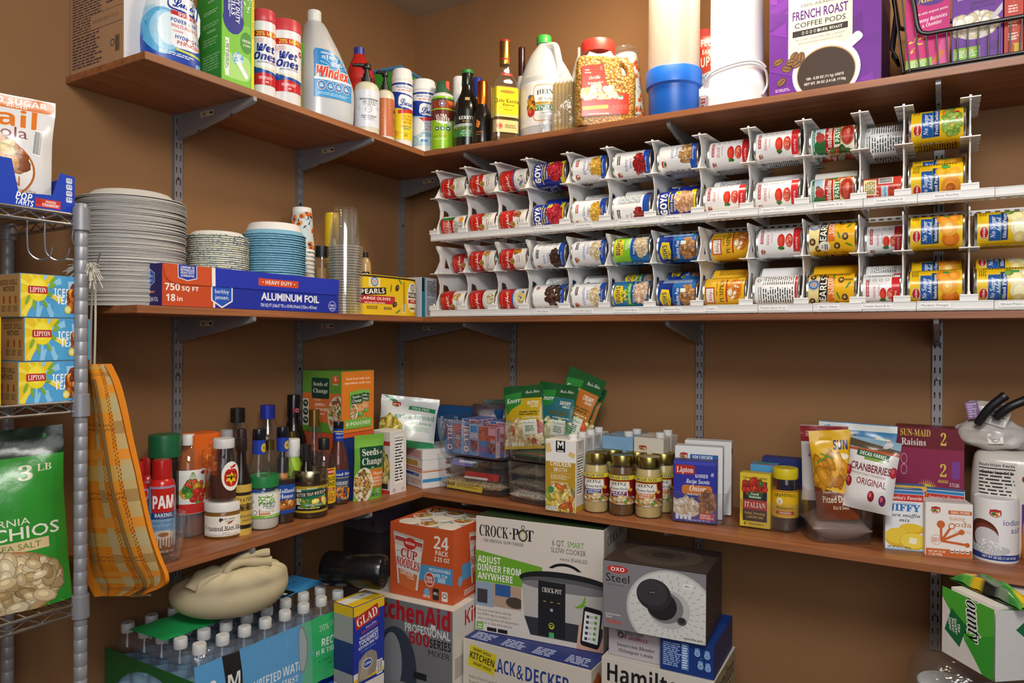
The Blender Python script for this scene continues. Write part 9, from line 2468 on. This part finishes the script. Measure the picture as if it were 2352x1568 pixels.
a.text('POP.', u(56), -20, 12, 'eef0f4', 30, 'j', rot=-4).text('TARTS', u(56), -31, 10, 'eef0f4', 30, 'j', rot=-4).rect(u(110), -27, 44, 15, 'c9342a').text('FROSTED', u(116), -24, 4, 'f4ece6', 18).text('STRAWBERRY', u(116), -30, 5, 'f4ece6', 30).ell(u(88), -25, 5, 6, 'b3222a')
for q, s in enumerate(('370', '2.5', '310', '31')):
 a.rect(u(158), 22 - 12 * q, 11, 10, 'cfd6e6', 2).text(s, u(158), 23 - 12 * q, 4, '2a3f8a', 8)
lay(m, a, plane((0, -.001, .044), (1, 0, 0), (0, 0, 1)), 'card'); m.obj('printed_panel', t)
a = Art(150, 200, 'e0dedd'); a.rect(26, 88, 96, 20, 'd9762a', 9).text('NO SUGAR', 26, 90, 9, 'f6ece0', 76).text('ADDED', 26, 82, 4.4, 'f6ece0', 26).text('trail', 6, 58, 32, 'd9762a', 92, 'b').text('granola', -4, 32, 19, '8a4a4a', 90, 'n').ell(-26, -32, 78, 60, 'b5662a', 40).ell(-26, -32, 75, 57, 'ece9e4', 40).blobs(-30, -14, 130, 70, 90, 20, ('b5722c', 'd9a25a', '8a4a22', 'e0c28a', 'c98a3e'), asp=1.5).rect(-20, -52, 110, 22, 'ece9e4').text('PECAN', 0, -50, 16, 'c9702a', 64, 'n').text('nutty & crunchy', 20, -64, 8, 'c98a5a', 66, 'n').bars(54, 20, 10, 40, rot=-4).rect(60, -92, 30, 16, 'd9762a').rect(-60, -86, 60, 20, 'c9a25a')
yc = AX(113, 330, XR - .06).y - .082
pouch('granola_bag', 'white and orange granola bag standing behind the blue pastry box', 'bag', .19, .222, .055, a, TM((XR - .092, yc, zs + .0025), 1.2, -.05, .02), 'dbd9d8', seed=51, wr=.003, bot=.6)
zs = 1.0714
a = Art(165, 78, '4f9fd0'); a.poly([(-82, 39), (-82, -39), (-74, -39), (0, 39)], 'e0c01e')
for k in range(10):
 an = 2 * PI * k / 10 + .2
 a.poly([(-40, 12), (-40 + 60 * math.cos(an), 12 + 60 * math.sin(an)), (-40 + 60 * math.cos(an + .22), 12 + 60 * math.sin(an + .22))], ('e9d44a', '8cc4e6')[2 * PI - 1.0 > an % (2 * PI) > 4.2 or an % (2 * PI) < 1.0])
for x, y, q in ((-66, -8, 60), (-50, -16, 100), (-24, -14, 130), (-6, 20, 20), (-14, 4, 160), (-4, 30, 40)):
 a.ell(x, y, 10, 4, '7aa83a', rot=q)
a.ell(-40, 12, 24, 22, 'e9d42a', 28).ell(-42, 15, 18, 16, 'f0e04a', 24).rect(-41, 11, 48, 14, 'b3221e', 3).text('LIPTON', -41, 11, 9, 'f4ece6', 40, 's').text('ICED', 20, 8, 14, 'f2f5f8', 42).text('TEA', 22, -7, 14, 'f2f5f8', 34)
a.poly([(34, 30), (70, 30), (64, -30), (42, -30)], 'a9cfe6').blobs(53, -4, 32, 50, 40, 12, ('8a3a12', 'b5601c', 'd98a2c', '6b2a0c'), asp=1.1).ell(34, -24, 9, 8, 'e0c83a').ell(34, -24, 6, 5, 'f0e6a0').rect(-36, -30, 6, 26, '8cc4e6', rot=-20).rect(-10, -28, 7, 30, '8cc4e6', rot=18)
s_ = Art(160, 78, 'a8834f'); s_.text('QUICK CHILL', 36, 24, 9, '2f2a26', 72).text('METHOD', 40, 12, 9, '2f2a26', 46)
for x in (20, 44, 66):
 s_.rect(x, -8, 8, 14, '8a4a1e', 2).lines(x, -24, 18, 12, 4, '5a4a34')
for k, (p0, lb) in enumerate(((41, 'bottom'), (55, 'middle'), (45, 'top'))):
 Y0 = AX(p0, 800, XR - .006).y
 carton('iced_tea_box', 'yellow and blue iced tea box, %s of its stack on the wire rack' % lb, 'box', Vt(XR - .006 - .0, Y0, zs), Vt(XR - .006, Y0 + .118, zs), .0795, .15, '6f93a8', a, None, s_, group='iced tea boxes on the wire rack')
 zs += .0799
P = AX(-30, 800, XR + .002)
carton('yellow_box', 'yellow box edge cut off by the left border beside the iced tea', 'box', Vt(XR - .002, AX(-90, 800, XR).y, 1.0714), Vt(XR - .002, AX(4, 800, XR).y, 1.0714), .16, .1, 'e0c01e')
zs = .6862
a = Art(190, 290, '2f8a2c'); a.rect(0, 122, 190, 46, '14260f').text('BAG', -50, 112, 8, '8a9a84', 26).text('3', 42, 74, 22, 'd6d2b8', 20, 's').text('LB', 68, 80, 11, 'd6d2b8', 20, 's').rect(-46, 60, 60, 62, '17181a').poly([(-66, 44), (-44, 86), (-38, 86), (-60, 44)], 'd9d9d6').poly([(-52, 44), (-34, 80), (-28, 80), (-44, 44)], 'd9d9d6').text("Member's", -46, 38, 8, 'd9d9d6', 50).text('Mark', -46, 30, 7, 'd9d9d6', 26).text('Roasted', -34, 14, 12, 'd9c27a', 66, 'n').text('CALIFORNIA', -10, 0, 11, 'e0dcc4', 110, 'n').text('PISTACHIOS', 0, -18, 19, 'e6e3cf', 168, 'n', fat=.01).rect(-6, -40, 150, 17, 'd2b888').text('WITH SEA SALT', 6, -40, 9, '5f7a3a', 104, 'n')
a.ell(0, -100, 86, 56, 'a8744a', 44).ell(0, -100, 83, 53, 'b8986a', 44).blobs(0, -100, 150, 90, 150, 19, ('cbb48a', 'b59a6c', 'd9c8a2', 'a88c5e'), asp=1.7)
yc = AX(160, 1400, XR - .04).y - .098
pouch('pistachio_bag', 'large green bag of pistachios on the lower wire shelf', 'bag', .225, .335, .08, a, TM((XR - .078, yc, zs), 1.12, -.03, -.06), '2a7a28', seed=61, wr=.004, bot=.6)
P = AX(8, 1550, XR - .12)
m = MB(); lathe(m, [(.05, 0), (.062, .12), (.062, .135), (.056, .135), (.05, .01)], '5a4a3a', 'matte', 36, capt=False)
o = m.obj('storage_pot'); o.location = (XR - .10, P.y - .05, .2054); tag(o, 'brown pot low on the wire rack at the left edge', 'pot')
rows = [(836, 205, 248), (850, 199, 256), (880, 198, 270), (940, 199, 287), (1010, 200, 303), (1080, 200, 320), (1150, 201, 335), (1220, 201, 352), (1280, 202, 372), (1320, 204, 388), (1345, 214, 380), (1368, 226, 318)]
G, NX = [], 18
SR = spline([(r[1], r[2], r[0]) for r in reversed(rows)], 4)
YB = .832
for p in SR:
 row = []
 for i in range(NX + 1):
  f_ = i / NX
  q = AY(p.x + (p.y - p.x) * f_, p.z, YB)
  v_ = (1368 - p.z) / (1368 - 836)
  th = .030 * (1 - abs(2 * f_ - 1) ** 2.2) * min(1, .35 + 1.4 * v_ if v_ < .5 else 1.25 - .8 * (v_ - .2)) * min(1, (v_ + .02) * 6) 
  fold = .007 * math.sin(f_ * 9 + 2 * v_) * v_
  row.append((q.x, YB - th - fold, q.z))
 G.append(row)
bx = G[0][0]
org = Vector(G[-1][NX // 2])
t = thing('plaid_bag', 'orange plaid cloth bag hanging by cords from the wire rack', 'cloth bag', org)
F = [[(x - org.x, y - org.y, z - org.z) for x, y, z in r] for r in G]
B = [[(x, min(.012 + .012 * (1 - abs(2 * i / NX - 1) ** 2), .022), z) for i, (x, y, z) in enumerate(r)] for r in F]
m = MB()
for GG, fl in ((F, 0), (B, 1)):
 n, q = len(GG), NX + 1
 m.add([p for r in GG for p in r], sum([[(j * q + i, j * q + i + 1, (j + 1) * q + i + 1), (j * q + i, (j + 1) * q + i + 1, (j + 1) * q + i)] for j in range(n - 1) for i in range(q - 1)], []), 'c9771e', 'cloth')
n, q = len(F), NX + 1
for i0 in (0, NX):
 m.add([F[j][i0] for j in range(n)] + [B[j][i0] for j in range(n)], [(j, j + 1, n + j + 1, n + j) for j in range(n - 1)], 'c9771e', 'cloth')
for j0 in (0, n - 1):
 m.add(F[j0] + B[j0], [(i, i + 1, q + i + 1, q + i) for i in range(NX)], 'c9771e', 'cloth')
m.obj('bag_cloth', t, sharp=70, fixn=True)
a = Art(180, 330, 'd07c1c', 9)
for x, ww, c_ in ((-62, 24, 'c98a3c'), (-30, 16, 'd9811f'), (6, 22, 'bda06a'), (44, 18, 'd98a28'), (72, 20, 'bda06a')):
 a.rect(x, 0, ww, 330, c_)
def weave(cx, cy, L, vert):
 p, f = [], []
 for k in range(int(L / 4)):
  for s in (-1, 1):
   x, y = (cx + s * 2.2 + a.rn.uniform(-.8, .8), cy - L / 2 + 4 * k + (2 if s > 0 else 0)) if vert else (cx - L / 2 + 4 * k + (2 if s > 0 else 0), cy + s * 2.2 + a.rn.uniform(-.8, .8))
   b = len(p); p += [(x - 1, y - 1), (x + 1, y - 1), (x + 1, y + 1), (x - 1, y + 1)]; f.append((b, b + 1, b + 2, b + 3))
 a.put(p, f, '7d4a24')
for y in (-140, -74, -8, 58, 124):
 a.rect(0, y + 22, 180, 15, 'c2984c').rect(0, y + 40, 180, 10, 'd98a30'); weave(0, y, 180, False)
 for x, ww in ((6, 22), (72, 20), (-62, 24)):
  a.rect(x, y + 22, ww, 15, 'b7a478').rect(x, y, ww, 12, 'a5824e')
weave(24, 0, 330, True); weave(-46, 0, 330, True); weave(58, 0, 330, True)
fn, su, sv = gridmap(F, .18, .33)
m = MB(); lay(m, a, fn, 'cloth', su=su, sv=sv, base=.0006, step=.0001, diag=0); m.obj('plaid_weave', t)
m = MB(); tube(m, [Vector(F[j][13]) + Vt(.012 * (1 - j / n), -.006, 0) for j in range(n - 8, 0, -2)] + [Vector(F[2][NX]) + Vt(.004, -.006, -.004)], .0028, '6b5334', 'cloth', 8); m.obj('seam_cord', t)
m = MB()
tp_ = Vt(XR + .016, YR + .016, zh - .075) - org
for i0, dx in ((3, -.004), (13, .004)):
 e = Vector(F[-1][i0]) + Vt(0, .004, -.004)
 tube(m, spline([tp_ + Vt(dx * .6, 0, 0), (tp_ + e) / 2 + Vt(dx, 0, 0), e], 8), .0021, 'cfc8b8', 'cloth', 8)
m.obj('cord', t)
m = MB()
R_ = random.Random(3)
for k in range(70):
 s = -1 if k % 2 else 1
 d_ = Vt(s * R_.uniform(.016, .036) - (.026 if s < 0 else 0), R_.uniform(-.02, .006), R_.uniform(-.05, .0) if s > 0 else R_.uniform(-.034, .014))
 st_ = tp_ + Vt(s * .004, -.010, 0)
 tube(m, [st_, st_ + d_ * .5 + Vt(0, 0, .004), st_ + d_], .0009, 'd6d0c4', 'cloth', 4)
m.obj('tassel', t)['kind'] = 'stuff'
